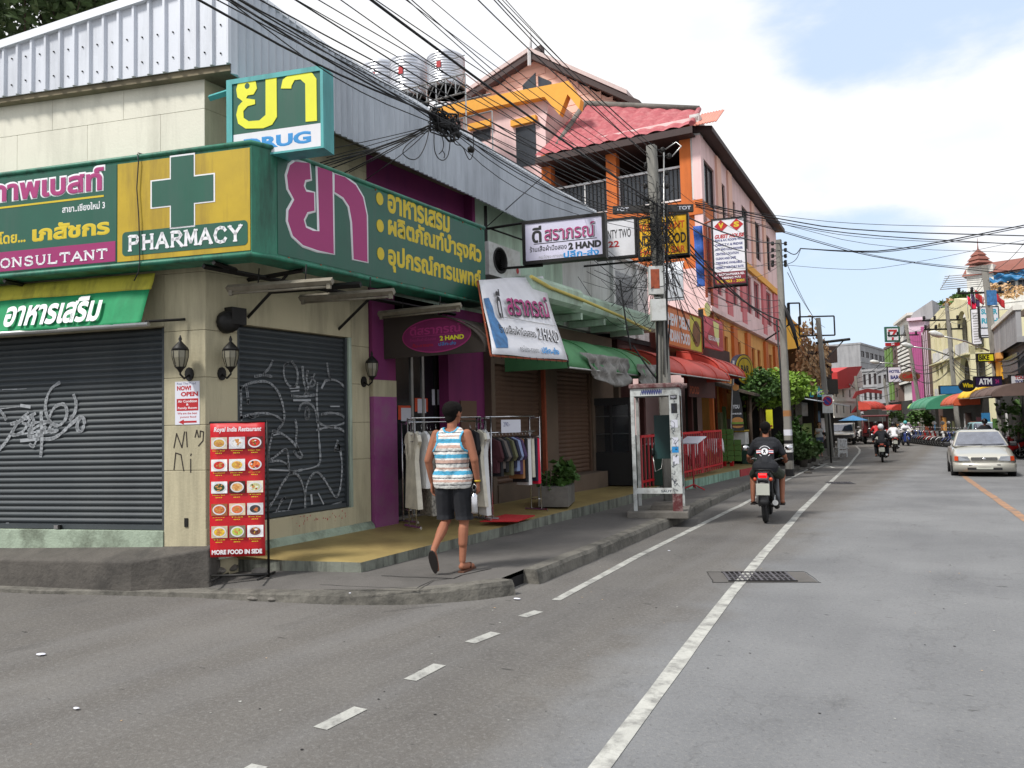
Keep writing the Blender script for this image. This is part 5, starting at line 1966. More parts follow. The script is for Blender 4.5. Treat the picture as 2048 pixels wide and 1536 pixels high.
b.tube([(bl+.27,-dp+.2,1.05+.04*k) for k in range(4)],.025,'black plastic',8)
b.tube([(bl+.27,-dp+.2,1.05),(bl+.30,-dp+.24,.8),(bl+.4,-dp+.22,.85),(bl+.42,-dp+.18,1.0)],.008,'steel',5)
b.build('handset',pb)
b=B(FO)
b.box(bl+.25,brr-.08,-dp-.0,-.1,.235,.30,'concrete dark')
b.build('floor_slab',pb)
b=B(FO)
pl_=[(brr-.15+.02,.0),]
for i,(z,h,mn) in enumerate(((1.93,.07,'letter black'),(1.72,.15,'letter black'),(1.5,.12,'paper'),(1.22,.13,'paper'),(1.12,.09,'letter blue'),(.95,.12,'paper'))):
 b=B(FO)
 b.box(brr-.135+.01*(i % 2),brr-.035,0,.002,z,z+h,mn)
 b.build('sticker',pb)
b=B(FO)
rn=random.Random(11)
for i in range(26):
 z=rn.uniform(.56,1.9)
 u=brr-.14+rn.random()*.1
 pts=[(u,z)]
 for _ in range(4):
  pts.append((pts[-1][0]+rn.uniform(-.03,.03),pts[-1][1]+rn.uniform(-.045,.045)))
 pts=[(min(max(p[0],brr-.15),brr-.01),p[1]) for p in pts]
 b.stroke(pts,.005,.003,'ink')
pts=[]
for k in range(9):
 u=bl+.16+.035*k
 b.stroke([(u,bt_-.17),(u+.02,bt_-.10),(u+.03,bt_-.16),(u+.045,bt_-.09)],.009,.003,'letter navy')
text(b,'SAUT',bl+.42,.52,bl+.58,.555,.001,'ink',.02)
text(b,'TOT',brr-.13,1.95,brr-.05,1.985,.003,'paper',.02)
o=b.build('graffiti',pb)
o['kind']='stuff'
# ------------------------------------------------------------------ placing things by distance
def at(px,D):
 """ground point (x, y) at depth D in front of the camera, in the direction a column of the photograph looks"""
 d=ray(px,845)
 h=Vector((d.x,d.y,0))
 k=D/(h.x*-math.sin(HEAD)+h.y*math.cos(HEAD))
 return h*k
def AF(px,D,az):
 p=at(px,D)
 return Frame(p.x,p.y,az)
CAZ=90-math.degrees(HEAD)
# ------------------------------------------------------------------ near utility pole with its boxes and board
def pole(label,p0,p1,w0,w1,group='concrete utility poles'):
 t=thing('utility_pole',label,'utility pole',tuple(p0),group=group)
 b=B()
 n=6
 vs=[]
 up=(p1-p0)
 for i in range(n+1):
  s=i/n
  c=p0+up*s
  h=(w0+(w1-w0)*s)/2
  k=h*.75
  for (x,y) in ((-h,-k),(-k,-h),(k,-h),(h,-k),(h,k),(k,h),(-k,h),(-h,k)):
   vs.append((c.x+x,c.y+y,c.z))
 b.add(vs,[(i*8+k,i*8+(k+1) % 8,i*8+8+(k+1) % 8,i*8+8+k) for i in range(n) for k in range(8)]+[tuple(range(8)),tuple(range(n*8+7,n*8-1,-1))],'pole concrete')
 b.build('shaft',t)
 return t
FW=Frame(-4.95,13.75,CAZ)
pp=lambda x,y,w_=0: FW.pt(*FW.px(x,y,w_),w_)
pb0=pp(1331,800)
pt0=pp(1303,292)
pdir=(pt0-pb0)
pbase=pb0-pdir*((pb0.z-.14)/pdir.z)
p1=pole('cable crowded concrete utility pole standing behind the phone booth',pbase,pt0,.215,.17)
b=B(FW)
u,z=FW.px(1310,560,.16)
b.box(u-.13,u+.13,.13,.28,z-.28,z+.24,'box white')
b.build('meter_box',p1)
b=B(FW)
b.box(u-.10,u+.06,.28,.284,z-.18,z+.18,'rust')
b.build('meter_cover',p1)
b=B(FW)
u,z=FW.px(1316,621,.16)
b.box(u-.14,u+.13,.12,.27,z-.2,z+.2,'box white')
b.tube([(u-.06,.2,z+.2),(u-.06,.2,z+.24),(u+.04,.2,z+.24),(u+.04,.2,z+.2)],.01,'box white',5)
b.build('junction_box',p1,bevel=.01)
b=B(FW)
uc0,zc0=FW.px(1228,418)
uc1,zc1=FW.px(1390,409)
b.box(uc0,uc1,-.2,-.12,(zc0+zc1)/2-.07,(zc0+zc1)/2+.07,mat('board dark',rgb(52,50,50),.8,dirt=rgb(110,108,104),dscale=5,damt=.4).name)
b.build('cross_arm',p1)
b=B(FW)
for s_,a_,c_ in (('TOT',uc0+.05,uc0+.3),('TOT',uc1-.3,uc1-.05)):
 text(b,s_,a_,(zc0+zc1)/2-.035,c_,(zc0+zc1)/2+.035,-.118,'paper',.03)
b.build('lettering',p1)
b=B(FW)
for k,(x,y) in enumerate(((1325,300),(1292,330),(1338,312),(1290,372),(1333,345),(1334,372),(1294,398))):
 u,z=FW.px(x,y)
 b.bar((u,0,z),(FW.px(1310,320)[0],0,z),.02,'black iron')
 b.lathe((u,0,z),[(.02,-.05),(.045,-.03),(.03,0),(.045,.03),(.02,.05)],'black iron',8)
b.build('insulator',p1)
b=B(FW)
b.tube([FW_ for FW_ in [(FW.px(1330,300)[0],.02,FW.px(1330,300)[1]),(FW.px(1350,288)[0],.1,FW.px(1350,288)[1]),(FW.px(1358,300)[0],.2,FW.px(1358,300)[1]),(FW.px(1340,320)[0],.2,FW.px(1340,320)[1])]],.012,'steel',5)
b.tube([(FW.px(1325,y)[0]-.0,.13,FW.px(1325,y)[1]) for y in (310,450,600,750)],.014,'steel',6)
b.tube([(FW.px(1318,y)[0]-.06,.14,FW.px(1318,y)[1]) for y in (410,500,640,780)],.02,'cable',6)
b.tube([(FW.px(1324,y)[0]+.07,.1,FW.px(1324,y)[1]) for y in (410,520,640,780)],.02,'cable',6)
b.build('riser_cable',p1)
F2P=Frame(-5.0,24.2,CAZ)
q=lambda x,y: F2P.pt(*F2P.px(x,y))
pA=q(1580,948)
pA.z=gz(pA.y)+.05
pB=q(1557,480)
p2=pole('concrete utility pole with painted bands and stickers at its foot beside the rider',pA,pB,.225,.16)
d12=(pB-pA)
for i,(s0,s1,mn) in enumerate(((0,.03,'black plastic'),(.066,.10,'black plastic'),(.10,.135,'white paint'),(.135,.15,'black plastic'),(.17,.195,'paper'),(.25,.275,'cloth tan'))):
 b=B()
 c0_,c1_=pA+d12*s0,pA+d12*s1
 h0,h1=.1155-.033*s0,.1155-.033*s1
 vs=[]
 for c,h in ((c0_,h0),(c1_,h1)):
  k=h*.75
  for (x,y) in ((-h,-k),(-k,-h),(k,-h),(h,-k),(h,k),(k,h),(-k,h),(-h,k)):
   vs.append((c.x+x,c.y+y,c.z))
 b.add(vs,[(k,(k+1) % 8,8+(k+1) % 8,8+k) for k in range(8)]+[tuple(range(7,-1,-1)),tuple(range(8,16))],mn)
 b.build('painted_band',p2)
b=B(F2P)
for y in (487,500,512,524,530):
 for s in (-1,1):
  u,z=F2P.px(1558+s*13,y)
  b.lathe((u,0,z),[(.03,-.06),(.055,-.03),(.035,0),(.055,.03),(.03,.06)],'black iron',8)
  b.bar((u,0,z),(F2P.px(1559,y)[0],0,z),.02,'black iron')
b.build('insulator',p2)
b=B(F2P)
b.tube([(F2P.px(x,y)[0],.05,F2P.px(x,y)[1]) for x,y in ((1566,608),(1574,630),(1584,655),(1596,700))],[.03,.07,.07,.03],'cable',7)
b.tube([(F2P.px(x,y)[0],.0,F2P.px(x,y)[1]) for x,y in ((1553,640),(1562,760),(1571,900))],.03,'cable',6)
b.build('riser_cable',p2)
# ------------------------------------------------------------------ cables
CG='overhead cables over the shops and the street'
def cable(pts,r,label,sag=0.,n=14):
 if len(pts) == 2:
  a,c=pts
  P=[a.lerp(c,i/n)-Vector((0,0,sag*4*(i/n)*(1-i/n))) for i in range(n+1)]
 else:
  P=smooth_line(pts,2)
 b=B()
 b.tube([tuple(p) for p in P],r*.82,'cable',5)
 return tag(b.build('overhead_cable',recalc=False),label,'cable',CG)
def wl(x,x0):
 """a point on a plane running along the street, from a pixel"""
 f_=Frame(x,0,0)
 return f_.pt(*f_.px(*x0))
LBL='black overhead cable sloping from the upper left down to the crowded utility pole'
ORD=['first','second','third','fourth','fifth','sixth','seventh','eighth','ninth','tenth','eleventh','twelfth','thirteenth','fourteenth','fifteenth','sixteenth','seventeenth','eighteenth','nineteenth','twentieth']
rn=random.Random(21)
up=[(545,.006),(560,.008),(575,.005),(600,.007),(645,.005),(690,.006),(770,.016),(790,.006),(835,.005),(870,.006),(905,.005),(978,.009),(1003,.008),(1018,.008),(1040,.006),(862,.006),(735,.006),(1028,.006),(625,.008),(500,.006)]
tgt=[(1300,415),(1305,402),(1296,425),(1302,392),(1304,380),(1310,370),(1318,412),(1306,355),(1298,344),(1290,372),(1294,330),(1296,308),(1300,318),(1305,300),(1312,296),(1298,398),(1300,405),(1330,312),(1300,430),(1302,440)]
for i,((x0,r),tg) in enumerate(zip(up,tgt)):
 e=pp(*tg)
 a=wl(-4.75+rn.uniform(-.25,.25),(x0,-5))
 far=e+(a-e)*1.7
 k_=sorted(up).index((x0,r))
 cable([far,e],r*1.15,'black cable to the crowded pole, %s from the left along the top edge' % ORD[k_],sag=rn.uniform(.12,.3))
KX=-5.05
kn=wl(KX,(888,248))
lab2='thick black cable running from the upper left into the cable knot over the roof'
for i,(x0,y0) in enumerate(((398,0),(462,0),(478,0),(455,0))):
 a=wl(KX+rn.uniform(-.1,.1),(x0,y0))
 m_=wl(KX,[(640,135),(700,150),(745,160),(690,175)][i])
 far=a+(a-m_).normalized()*3
 cable([far,a,m_,kn+Vector((0,rn.uniform(-.1,.1),rn.uniform(-.06,.06)))],[.013,.012,.009,.007][i],'%s thick black cable entering the knot from the upper left' % ORD[i])
lab3='black cable running from the cable knot down to the utility pole behind the signs'
for i,(y1,y2,r) in enumerate(((298,418,.012),(312,424,.009),(325,432,.009),(345,440,.007),(372,452,.006),(335,428,.008))):
 m_=wl(KX+.05,(1010,y1))
 m2=wl(KX+.1,(1160,y2-18))
 cable([kn+Vector((0,rn.uniform(-.08,.08),rn.uniform(-.06,.04))),m_,m2,pp(1300,y2+12)],r,'%s black cable from the knot down to the crowded pole' % ORD[i])
lab4='black cable running from the cable knot down behind the pharmacy sign'
for i,(x1,y1) in enumerate(((700,302),(690,310),(668,322),(660,330),(700,322),(720,330),(650,300),(735,326),(752,345),(712,312))):
 a=wl(-6.0,(x1,y1))
 a2=a+(a-kn)*.25
 cable([kn+Vector((rn.uniform(-.06,.06),rn.uniform(-.1,.1),rn.uniform(-.06,.06))),kn.lerp(a,.5)+Vector((0,0,rn.uniform(-.06,.02))),a,a2],rn.choice((.006,.007,.009)),'%s black cable fanning from the knot behind the green sign' % ORD[i])
b=B()      # the knot itself
for i in range(34):
 c=kn+Vector((rn.uniform(-.05,.05),rn.uniform(-.22,.22),rn.uniform(-.10,.10)))
 rr_=rn.uniform(.06,.2)
 ax=Vector((rn.uniform(-.4,.4),1,0)).normalized()
 P=[]
 for k in range(9):
  a_=k*rn.uniform(.6,.8)+i
  P.append(tuple(c+ax*rr_*math.cos(a_)+Vector((0,0,1))*rr_*.6*math.sin(a_)+Vector((rn.uniform(-.02,.02),)*3)))
 b.tube(P,rn.choice((.006,.009,.013)),'cable',5)
b.tube([tuple(kn+Vector((0,-.28,.05))),tuple(kn+Vector((0,-.1,-.02))),tuple(kn+Vector((0,.12,.02))),tuple(kn+Vector((0,.3,-.05)))],[.03,.06,.06,.03],'cable',7)
o=tag(b.build('cable_knot',recalc=False),'dense black knot of spliced cables hanging before the metal roof','cable')
o['kind']='stuff'
b=B()      # loose loops below the knot
for s in (((850,262),(800,300),(815,318),(835,320),(850,295),(858,262)),((868,262),(868,300),(876,318),(888,322),(898,310),(902,262)),((905,262),(908,290),(925,290),(936,318),(942,320),(948,302),(946,268)),((880,262),(888,285),(886,300),(878,308)),((884,300),(890,308),(888,316))):
 P=[wl(KX+.02,p) for p in s]
 b.tube([tuple(p) for p in smooth_line(P,2)],.006,'cable',5)
tag(b.build('loose_cable',recalc=False),'thin black loops of cable dangling below the cable knot','cable')['kind']='stuff'
a_=wl(KX,(942,299))
b=B()
b.lathe(tuple(a_),[(.02,-.05),(.04,-.02),(.04,.02),(.02,.05)],'black iron',8,'y')
tag(b.build('cable_clamp'),'small dark clamp on a dangling cable right of the knot','clamp')
FR1=Frame(-4.95,13.75,52)
lab5='black overhead cable crossing the sky from the crowded pole to the right edge'
for i,(p0_,mid,p1_,r) in enumerate((((1390,405),(1700,462),(2060,472),.014),((1390,408),(1700,470),(2060,490),.012),((1392,410),(1720,450),(2060,455),.007),((1392,412),(1760,520),(2060,552),.010),((1390,414),(1740,480),(2060,488),.007),((1385,398),(1750,496),(2060,506),.006),((1392,410),(1780,522),(2060,545),.007))):
 a=pp(*p0_)
 m_=FR1.pt(*FR1.px(*mid))
 e=FR1.pt(*FR1.px(*p1_))
 cable([a,a.lerp(m_,.5)-Vector((0,0,.02)),m_,e,e+(e-m_)*.5],r,'%s black cable from the crowded pole across the sky to the right' % ORD[i])
FR2=Frame(-5.0,24.2,60)
for i,(p0_,mid,p1_,r,lb_) in enumerate((((1600,497),(1790,502),(2060,448),.022,'thick twisted cable from the banded pole rising to the right edge of the sky'),((1600,497),(1793,505),(2060,452),.016,'second strand of the twisted cable from the banded pole to the right edge'),
                                             ((1572,530),(1760,540),(2060,478),.008,'thin cable from the banded pole sagging low across the sky to the right'))):
 a=F2P.pt(*F2P.px(*p0_))
 m_=FR2.pt(*FR2.px(*mid))
 e=FR2.pt(*FR2.px(*p1_))
 cable([a,a.lerp(m_,.5)-Vector((0,0,.05)),m_,e,e+(e-m_)*.5],r,lb_)
cable([F2P.pt(*F2P.px(1570,500)),F2P.pt(*F2P.px(1590,512)),F2P.pt(*F2P.px(1601,497))],.018,'short looped cable joining the banded pole to the twisted cable')
cable([F2P.pt(*F2P.px(1570,530)),F2P.pt(*F2P.px(1592,522)),F2P.pt(*F2P.px(1601,499))],.012,'second short looped cable rising from the banded pole insulators')
lab6='black cable running from the crowded pole to the banded pole further up the street'
for i,(y0,y1,sg_) in enumerate(((405,487,.2),(412,500,.4),(470,512,.5),(380,524,.6),(430,600,.5),(500,610,.5),(520,625,.3),(440,640,.3),(470,530,.6),(415,655,.25),(560,640,.6),(350,487,.3))):
 cable([pp(1318,y0),F2P.pt(*F2P.px(1560,y1))],[.02,.014,.008,.007,.012,.008,.008,.026,.007,.02,.006,.006][i],'%s black cable between the crowded pole and the banded pole' % ORD[i],sag=sg_)
lab7='thin cable running from the banded pole down the far street'
for i,(y0,x1,y1) in enumerate(((530,1642,650),(545,1650,655),(630,1652,735),(640,1655,745),(655,1655,760))):
 e=at(x1,42)
 d=ray(x1,y1)
 e=CO+d*((Vector((e.x,e.y,0)).length)/math.hypot(d.x,d.y))
 cable([F2P.pt(*F2P.px(1575,y0)),e],.012,'%s thin cable from the banded pole down the far street' % ORD[i],sag=.3)
b=B()      # the birds' nest on the first pole
rn=random.Random(9)
for i in range(70):
 z=rn.choice((5.7,5.2,4.9,4.6,5.5,6.0))+rn.uniform(-.2,.2)
 s=(z-.14)/(pt0.z-.14)
 c=pbase.lerp(pt0,s)
 u0=rn.uniform(-.45,.45)
 P=[]
 ln=rn.uniform(.5,1.5)
 for k in range(6):
  P.append(FW.pt(-0.0,0,0)+Vector((0,0,z-k/5*ln*rn.uniform(.3,1)))+FW.d*(u0*math.sin(k*1.1+i)+(c-FW.o).dot(FW.d))+FW.n*(.15+.15*math.sin(k+i*2)))
 b.tube([tuple(p) for p in smooth_line(P,1)],rn.choice((.004,.006,.008)),'cable',4)
for i in range(46):       # drops to the houses on the left, under the ledge
 a=pp(1318+rn.uniform(-8,8),rn.uniform(400,640))
 e=FA.pt(rn.uniform(13,17.5),rn.uniform(3.9,5.0),rn.uniform(.2,.9))
 m_=a.lerp(e,rn.uniform(.35,.65))-Vector((0,0,rn.uniform(.1,1.0)))
 b.tube([tuple(p) for p in smooth_line([a,m_,e],3)],rn.choice((.004,.005,.006)),'cable',4)
for i in range(26):
 a=pp(1326,rn.uniform(395,560))
 e=Vector((-6.2+rn.uniform(-.6,.9),20+rn.uniform(-2,5),rn.uniform(3.4,6.4)))
 m_=a.lerp(e,rn.uniform(.35,.65))-Vector((0,0,rn.uniform(.1,.8)))
 b.tube([tuple(p) for p in smooth_line([a,m_,e],3)],rn.choice((.004,.006,.008)),'cable',4)
tag(b.build('cable_tangle',recalc=False),'tangle of black cables hanging round the crowded utility pole','cable')['kind']='stuff'
for i,(x0,y0,x1,y1) in enumerate(((1265,690,1345,790),(1240,560,1262,700),(1340,640,1330,760))):
 a,e=pp(x0,y0),pp(x1,y1)
 cable([a,a.lerp(e,.5)+Vector((0,0,-.1)),e],.02,['thick black cable slanting down the left of the crowded pole to the booth roof','dark bar hanging left of the crowded pole','black conduit down the right side of the crowded pole'][i])
# ------------------------------------------------------------------ orange and pink guest house
FP0=Frame(-7.6,22,-3.3)
qc=FP0.pt(FP0.px(1405,400)[0],0)
FP=Frame(qc.x,qc.y,-3.3)       # street face, u runs up the street
FQ=Frame(qc.x,qc.y,86.7)       # side facing the camera, u negative to the left
gh=thing('guest_house','pink and orange four storey guest house with red tiled veranda roof','building',tuple(qc))
UE=FP.px(1553,500)[0]
ZT=11.75
b=B(FP)
b.box(.0,UE,-12,-.3,0,7.0,'pink wall')
b.box(3.4,UE,-12,-.3,7.0,ZT,'pink wall')
b.build('wall',gh)
def fx(fr,x,y,w_=0):
 return fr.px(x,y,w_)
def face(fr,parts,name,parent,label=None):
 """boxes on a facade: (u0, u1, z0, z1, w0, w1, material)"""
 if name in ('pilaster','green_fin','window','column','band','coping','frame','floor_band') and len(parts) > 1:
  for q in parts:
   face(fr,[q],name,parent,label)
  return
 b=B(fr)
 for (u0,u1,z0,z1,w0,w1,mn) in parts:
  b.box(u0,u1,w0,w1,z0,z1,mn)
 return b.build(name,parent,**({'label': label} if label else {}))
zf1,zf2=5.55,8.7       # floor bands
def storey(fr,u0,u1,z0,z1,wins,mn,parent,w0=-.3,w1=0.,frame_m='fascia dark',glass='window dark',band=None):
 x=u0
 parts=[]
 for (a,c,s,t) in sorted(wins):
  parts.append((x,a,z0,z1,w0,w1,mn))
  parts.append((a,c,z0,s,w0,w1,mn))
  parts.append((a,c,t,z1,w0,w1,mn))
  x=c
 parts.append((x,u1,z0,z1,w0,w1,mn))
 face(fr,[p for p in parts if p[1] > p[0] and p[3] > p[2]],'wall',parent)
 for (a,c,s,t) in wins:
  b=B(fr)
  f_=.05
  for q_ in ((a,a+f_,s,t),(c-f_,c,s,t),(a+f_,c-f_,s,s+f_),(a+f_,c-f_,t-f_,t),((a+c)/2-f_/2,(a+c)/2+f_/2,s+f_,t-f_)):
   b.box(q_[0],q_[1],w1-.16,w1-.06,q_[2],q_[3],frame_m)
  wo=b.build('window',parent)
  b=B(fr)
  b.box(a+f_,c-f_,w1-.125,w1-.11,s+f_,t-f_,glass)
  b.build('pane',wo)
w3=[(.35,2.0,8.9,11.0),(2.9,3.9,8.9,10.9),(5.0,5.8,9.4,10.7),(7.2,8.5,9.2,11.0),(10.2,11.6,9.2,11.0),(13.2,14.6,9.2,11.0)]
w2=[(1.6,2.7,6.3,8.0),(4.4,5.6,6.3,8.0),(7.4,8.8,6.3,8.0),(9.4,10.8,6.3,8.0),(12.6,14.2,6.3,8.0)]
w1_=[(2.6,3.3,2.6,4.8),(5.0,5.8,2.6,4.8),(8.2,9.0,2.4,4.8),(9.6,10.4,2.4,4.8),(12.8,13.6,2.4,4.8),(15.0,15.7,2.4,4.8)]
storey(FP,0,UE,8.7,ZT,w3,'pink wall',gh)
storey(FP,0,UE,5.55,8.7,w2,'pink wall',gh,frame_m='pink dark')
storey(FP,0,UE,0,5.55,w1_,'amber wall',gh,frame_m='orange wall')
face(FP,[(a,a+.9,5.62,8.1,.0,.10,'pink dark') for a in (.5,3.2,6.1,11.2,14.6)],'pilaster',gh)
face(FP,[(a,a+.7,8.1,ZT-.1,.0,.08,'peach wall') for a in (2.2,4.2,9.2,12.3)],'pilaster',gh)
face(FP,[(a,a+.75,.3,5.3,.0,.12,'orange wall') for a in (1.4,3.9,6.7,11.2,14.0)],'pilaster',gh)
face(FP,[(-.05,UE+.05,5.42,5.60,.0,.2,'pink wall'),(-.05,UE+.05,5.60,6.1,.0,.06,'pink wall')],'floor_band',gh)
face(FP,[(6.6,UE,8.15,8.45,.0,.14,'gold trim'),(4.0,6.6,8.15,8.45,.0,.06,'gold trim')],'floor_band',gh)
b=B(FP)
pts=[(0,.35,ZT+.35),(UE*.36,.35,ZT+.05)]
b.prism([(-.3,ZT+.35),(.45,ZT+.2),(.45,ZT+.02),(-.3,ZT+.1)],'x',-.1,UE+.2,'fascia dark')
b.build('eaves',gh)
b=B(FP)
b.prism([(-12.3,ZT+.1),(.4,ZT+.15),(-6,ZT+1.2)],'x',3.6,UE+.3,'roof tile red')
b.build('roof',gh)
def zq_(y,x=1230):
 return FQ.px(x,y)[1]
uV=[FQ.px(x,340)[0] for x in (1092,1222,1371)]
zfl,zrail,zeave=zq_(425),zq_(352),zq_(282)
zfb=zq_(440)
face(FQ,[(uV[0]-.3,.0,zfb-.25,zfl,-1.6,.02,'orange wall')],'veranda_floor',gh)
for u in uV:
 face(FQ,[(u-.2,u+.2,zfl,zeave+.1,-.4,-.0,'orange wall')],'column',gh)
face(FQ,[(uV[0]-.2,.0,zfl,zeave+.4,-3.2,-3.1,'grey wall'),(uV[0]-.25,uV[0]-.2,zfl,zeave+.3,-3.1,-.4,'peach wall'),(uV[2]+.2,-.02,zfl,zeave+.4,-.5,-.02,'white wall')],'wall',gh)
face(FQ,[(uV[0]+.6,uV[0]+4.9,zfl+.3,zeave-.5,-3.1,-3.05,'window dark'),(uV[1]+1.0,uV[2]-.6,zfl+.3,zeave-.5,-3.1,-3.05,'window dark')],'window',gh)
face(FQ,[(uV[0]-.1,-.05,zeave+.15,zeave+.3,-3.1,-.02,'pink wall')],'ceiling',gh)
for a,c in ((uV[0]+.2,uV[1]-.2),(uV[1]+.2,uV[2]-.2)):
 b=B(FQ)
 b.box(a,c,-.28,-.22,zrail-.05,zrail+.03,'white paint')
 b.box(a,c,-.28,-.22,zfl+.12,zfl+.18,'white paint')
 k=int((c-a)/.16)
 for i in range(k+1):
  u=a+(c-a-.03)*i/k
  b.box(u,u+(.05 if i % 8 == 0 else .022),-.26,-.235,zfl+.18,zrail-.05,'white paint' if i % 8 == 0 else 'black iron')
 b.build('railing',gh)
 b=B(FQ)
 b.box(a,c,-.3,-.29,zfl+.12,zrail-.03,'window dark')
 b.build('railing_panel',gh)
face(FQ,[(-7.5,-.0,0,zfb-.25,-.6,-.08,'orange wall')],'wall',gh)
so=None
for i in range(26):
 b=B(FQ)
 z=.8+i*.24
 if z+.22 > zfb-.3:
  break
 if so is None:
  b.prism([(-.07,z),(-.02,z),(-.05,z+.225),(-.08,z+.225)],'x',-6.5,-.02,'orange wall')
  so=b.build('siding_board',gh)
  z00=z
 else:
  o=so.copy()
  col.objects.link(o)
  o.location.z=so.location.z+(z-z00)
WG=-.6
uL,uR=FQ.px(880,240,WG)[0],FQ.px(1083,300,WG)[0]
pz=lambda x,y: FQ.px(x,y,WG)
b=B(FQ)
topw=[pz(870,235),pz(1000,215),pz(1100,190),pz(1138,245)]
b.prism([(topw[0][0]-3,3),(uR+.2,3),(uR+.2,pz(1138,240)[1]),(topw[2][0]-.0,topw[2][1]),topw[1],(topw[0][0]-3,topw[0][1])],'y',WG-4,WG,'pink wall')
b.build('wall',gh)
b=B(FQ)
par=[pz(872,222),pz(1000,196),pz(1128,172),pz(1143,168),pz(1168,205),pz(1165,224),pz(1142,195),pz(1126,236),pz(1096,200),pz(1000,218),pz(872,245)]
b.prism([(par[0][0]-2,par[0][1]-.1)]+par+[(par[-1][0]-2,par[-1][1])],'y',WG+.004,WG+.35,'gold trim')
b.build('parapet',gh)
for (x0,y0,x1,y1,nm) in ((947,286,981,256,'window'),(1034,336,1071,248,'door')):
 a,c=pz(x0,y0),pz(x1,y1)
 face(FQ,[(a[0],c[0],a[1],c[1],WG+.0,WG+.03,'window dark')],nm,gh)
 face(FQ,[(a[0]-.15,c[0]+.1,c[1]+.05,c[1]+.3,WG+.0,WG+.2,'gold trim')],'lintel',gh)
GW=-3.0
pg=lambda x,y: FQ.px(x,y,GW)
ap,gl,gr=pg(1068,122),pg(905,228),pg(1262,208)
b=B(FQ)
b.prism([(gl[0]+.3,6),(gr[0]-.3,6),(gr[0]-.3,gr[1]),(ap[0],ap[1]),(gl[0]+.3,gl[1])],'y',GW-9,GW,'peach wall')
b.build('gable_wall',gh)
b=B(FQ)
for a,c in ((gl,ap),(ap,gr)):
 a,c=Vector((a[0],0,a[1])),Vector((c[0],0,c[1]))
 d=(c-a).normalized()
 a2=a-d*.6 if a.x < ap[0] else a
 c2=c+d*.6 if c.x > ap[0] else c
 nn_=Vector((-d.z,0,d.x))
 b.prism([(a2.x,a2.z-.05),(c2.x,c2.z-.05),(c2.x,c2.z+.22),(a2.x,a2.z+.22)],'y',GW+.1,GW+.45,'fascia dark')
b.build('bargeboard',gh)
for a,c in ((gl,ap),(ap,gr)):
 b=B(FQ)
 b.prism([(a[0],a[1]+.24),(c[0],c[1]+.24),(c[0],c[1]+.42),(a[0],a[1]+.42)],'y',GW-9,GW+.5,mat('roof pale',rgb(190,172,168),.7,var=.1,scale=4).name)
 b.build('roof',gh)
for i in range(9):
 z=gr[1]-.5+i*.34
 x0=ap[0]-(ap[1]-z)/(ap[1]-gl[1])*(ap[0]-gl[0])+.5 if z > gl[1] else gl[0]+.5
 x1=ap[0]+(ap[1]-z)/(ap[1]-gr[1])*(gr[0]-ap[0])-.5 if z > gr[1] else gr[0]-.5
 if x1 > x0:
  face(FQ,[(x0,x1,z,z+.31,GW+.0,GW+.03,'peach wall')],'gable_board',gh)
for x0,x1 in ((1046,1071),(1077,1102)):
 a,c=FQ.px(x0,183,GW+.05),FQ.px(x1,150,GW+.05)
 b=B(FQ)
 sl_=.35 if x0 < 1060 else -.35
 b.prism([(a[0],a[1]),(c[0],a[1]),(c[0],c[1]+(.1 if sl_ > 0 else -.3)),(a[0],c[1]+(-.3 if sl_ > 0 else .1))],'y',GW+.03,GW+.06,'window dark')
 b.build('window',gh)
b=B(FQ)
b.tube([(ap[0],GW+.3,ap[1]+.2),(ap[0],GW+.3,ap[1]+.9),(ap[0],GW+.3,ap[1]+1.6)],[.07,.05,.01],'white paint',6)
b.bar((ap[0],GW+.48,ap[1]-.4),(ap[0],GW+.48,ap[1]+.4),.12,'white paint')
b.build('finial',gh)
er,el_=FQ.px(1384,268,.5),FQ.px(1070,299,.5)
ze=(er[1]+el_[1])/2
tr_,tl_=FQ.px(1398,224,GW+.6),FQ.px(1170,212,GW+.6)
tlo=FQ.px(1075,290,GW+.6)
b=B(FQ)
rows=13
cols=96
vs,fs=[],[]
for r in range(rows+1):
 for h in ((0,1) if 0 < r < rows else (0,)):
  t=r/rows
  wv=.5+(GW+.6-.5)*t
  ua_=el_[0]+(tl_[0]-el_[0])*t
  ub_=er[0]+(tr_[0]-er[0])*t
  for k in range(cols+1):
   u=ua_+(ub_-ua_)*k/cols
   zv_=ze+((tl_[1]*(1-k/cols)+tr_[1]*k/cols)-ze)*t
   vs.append((u,wv,zv_+.075*abs(math.sin(u*math.pi/.30*.5))+(.05 if h == 0 and r else 0)*1.0))
lines=len(vs)//(cols+1)
for r in range(lines-1):
 for k in range(cols):
  fs.append((r*(cols+1)+k,r*(cols+1)+k+1,(r+1)*(cols+1)+k+1,(r+1)*(cols+1)+k))
b.add(vs,fs,'roof tile red')
b.build('veranda_roof',gh,recalc=False)
b=B(FQ)
b.prism([(.48,ze-.02),(.52,ze-.02),(.52,ze-.26),(.48,ze-.26)],'x',el_[0],er[0]+.02,'fascia dark')
b.box(el_[0],er[0],-3.0,.48,ze-.26,ze-.22,'fascia dark')
b.build('fascia',gh)
b=B(FQ)
b.tube([(tl_[0],GW+.6,tl_[1]+.1),(tr_[0],GW+.6,tr_[1]+.12)],.13,'concrete',8)
b.tube([(tr_[0],GW+.6,tr_[1]+.1),(er[0],.5,ze+.08)],.10,'roof tile red',8)
b.tube([(tl_[0],GW+.6,tl_[1]+.1),(el_[0]+.6,.3,ze+.08)],.12,'concrete',8)
b.build('ridge',gh)
b=B(FQ)
ur_=FQ.px(1434,283,.5)[0]
ul2,zt2_=FQ.px(1403,228,-1.6)
ur2=FQ.px(1449,238,-1.6)[0]
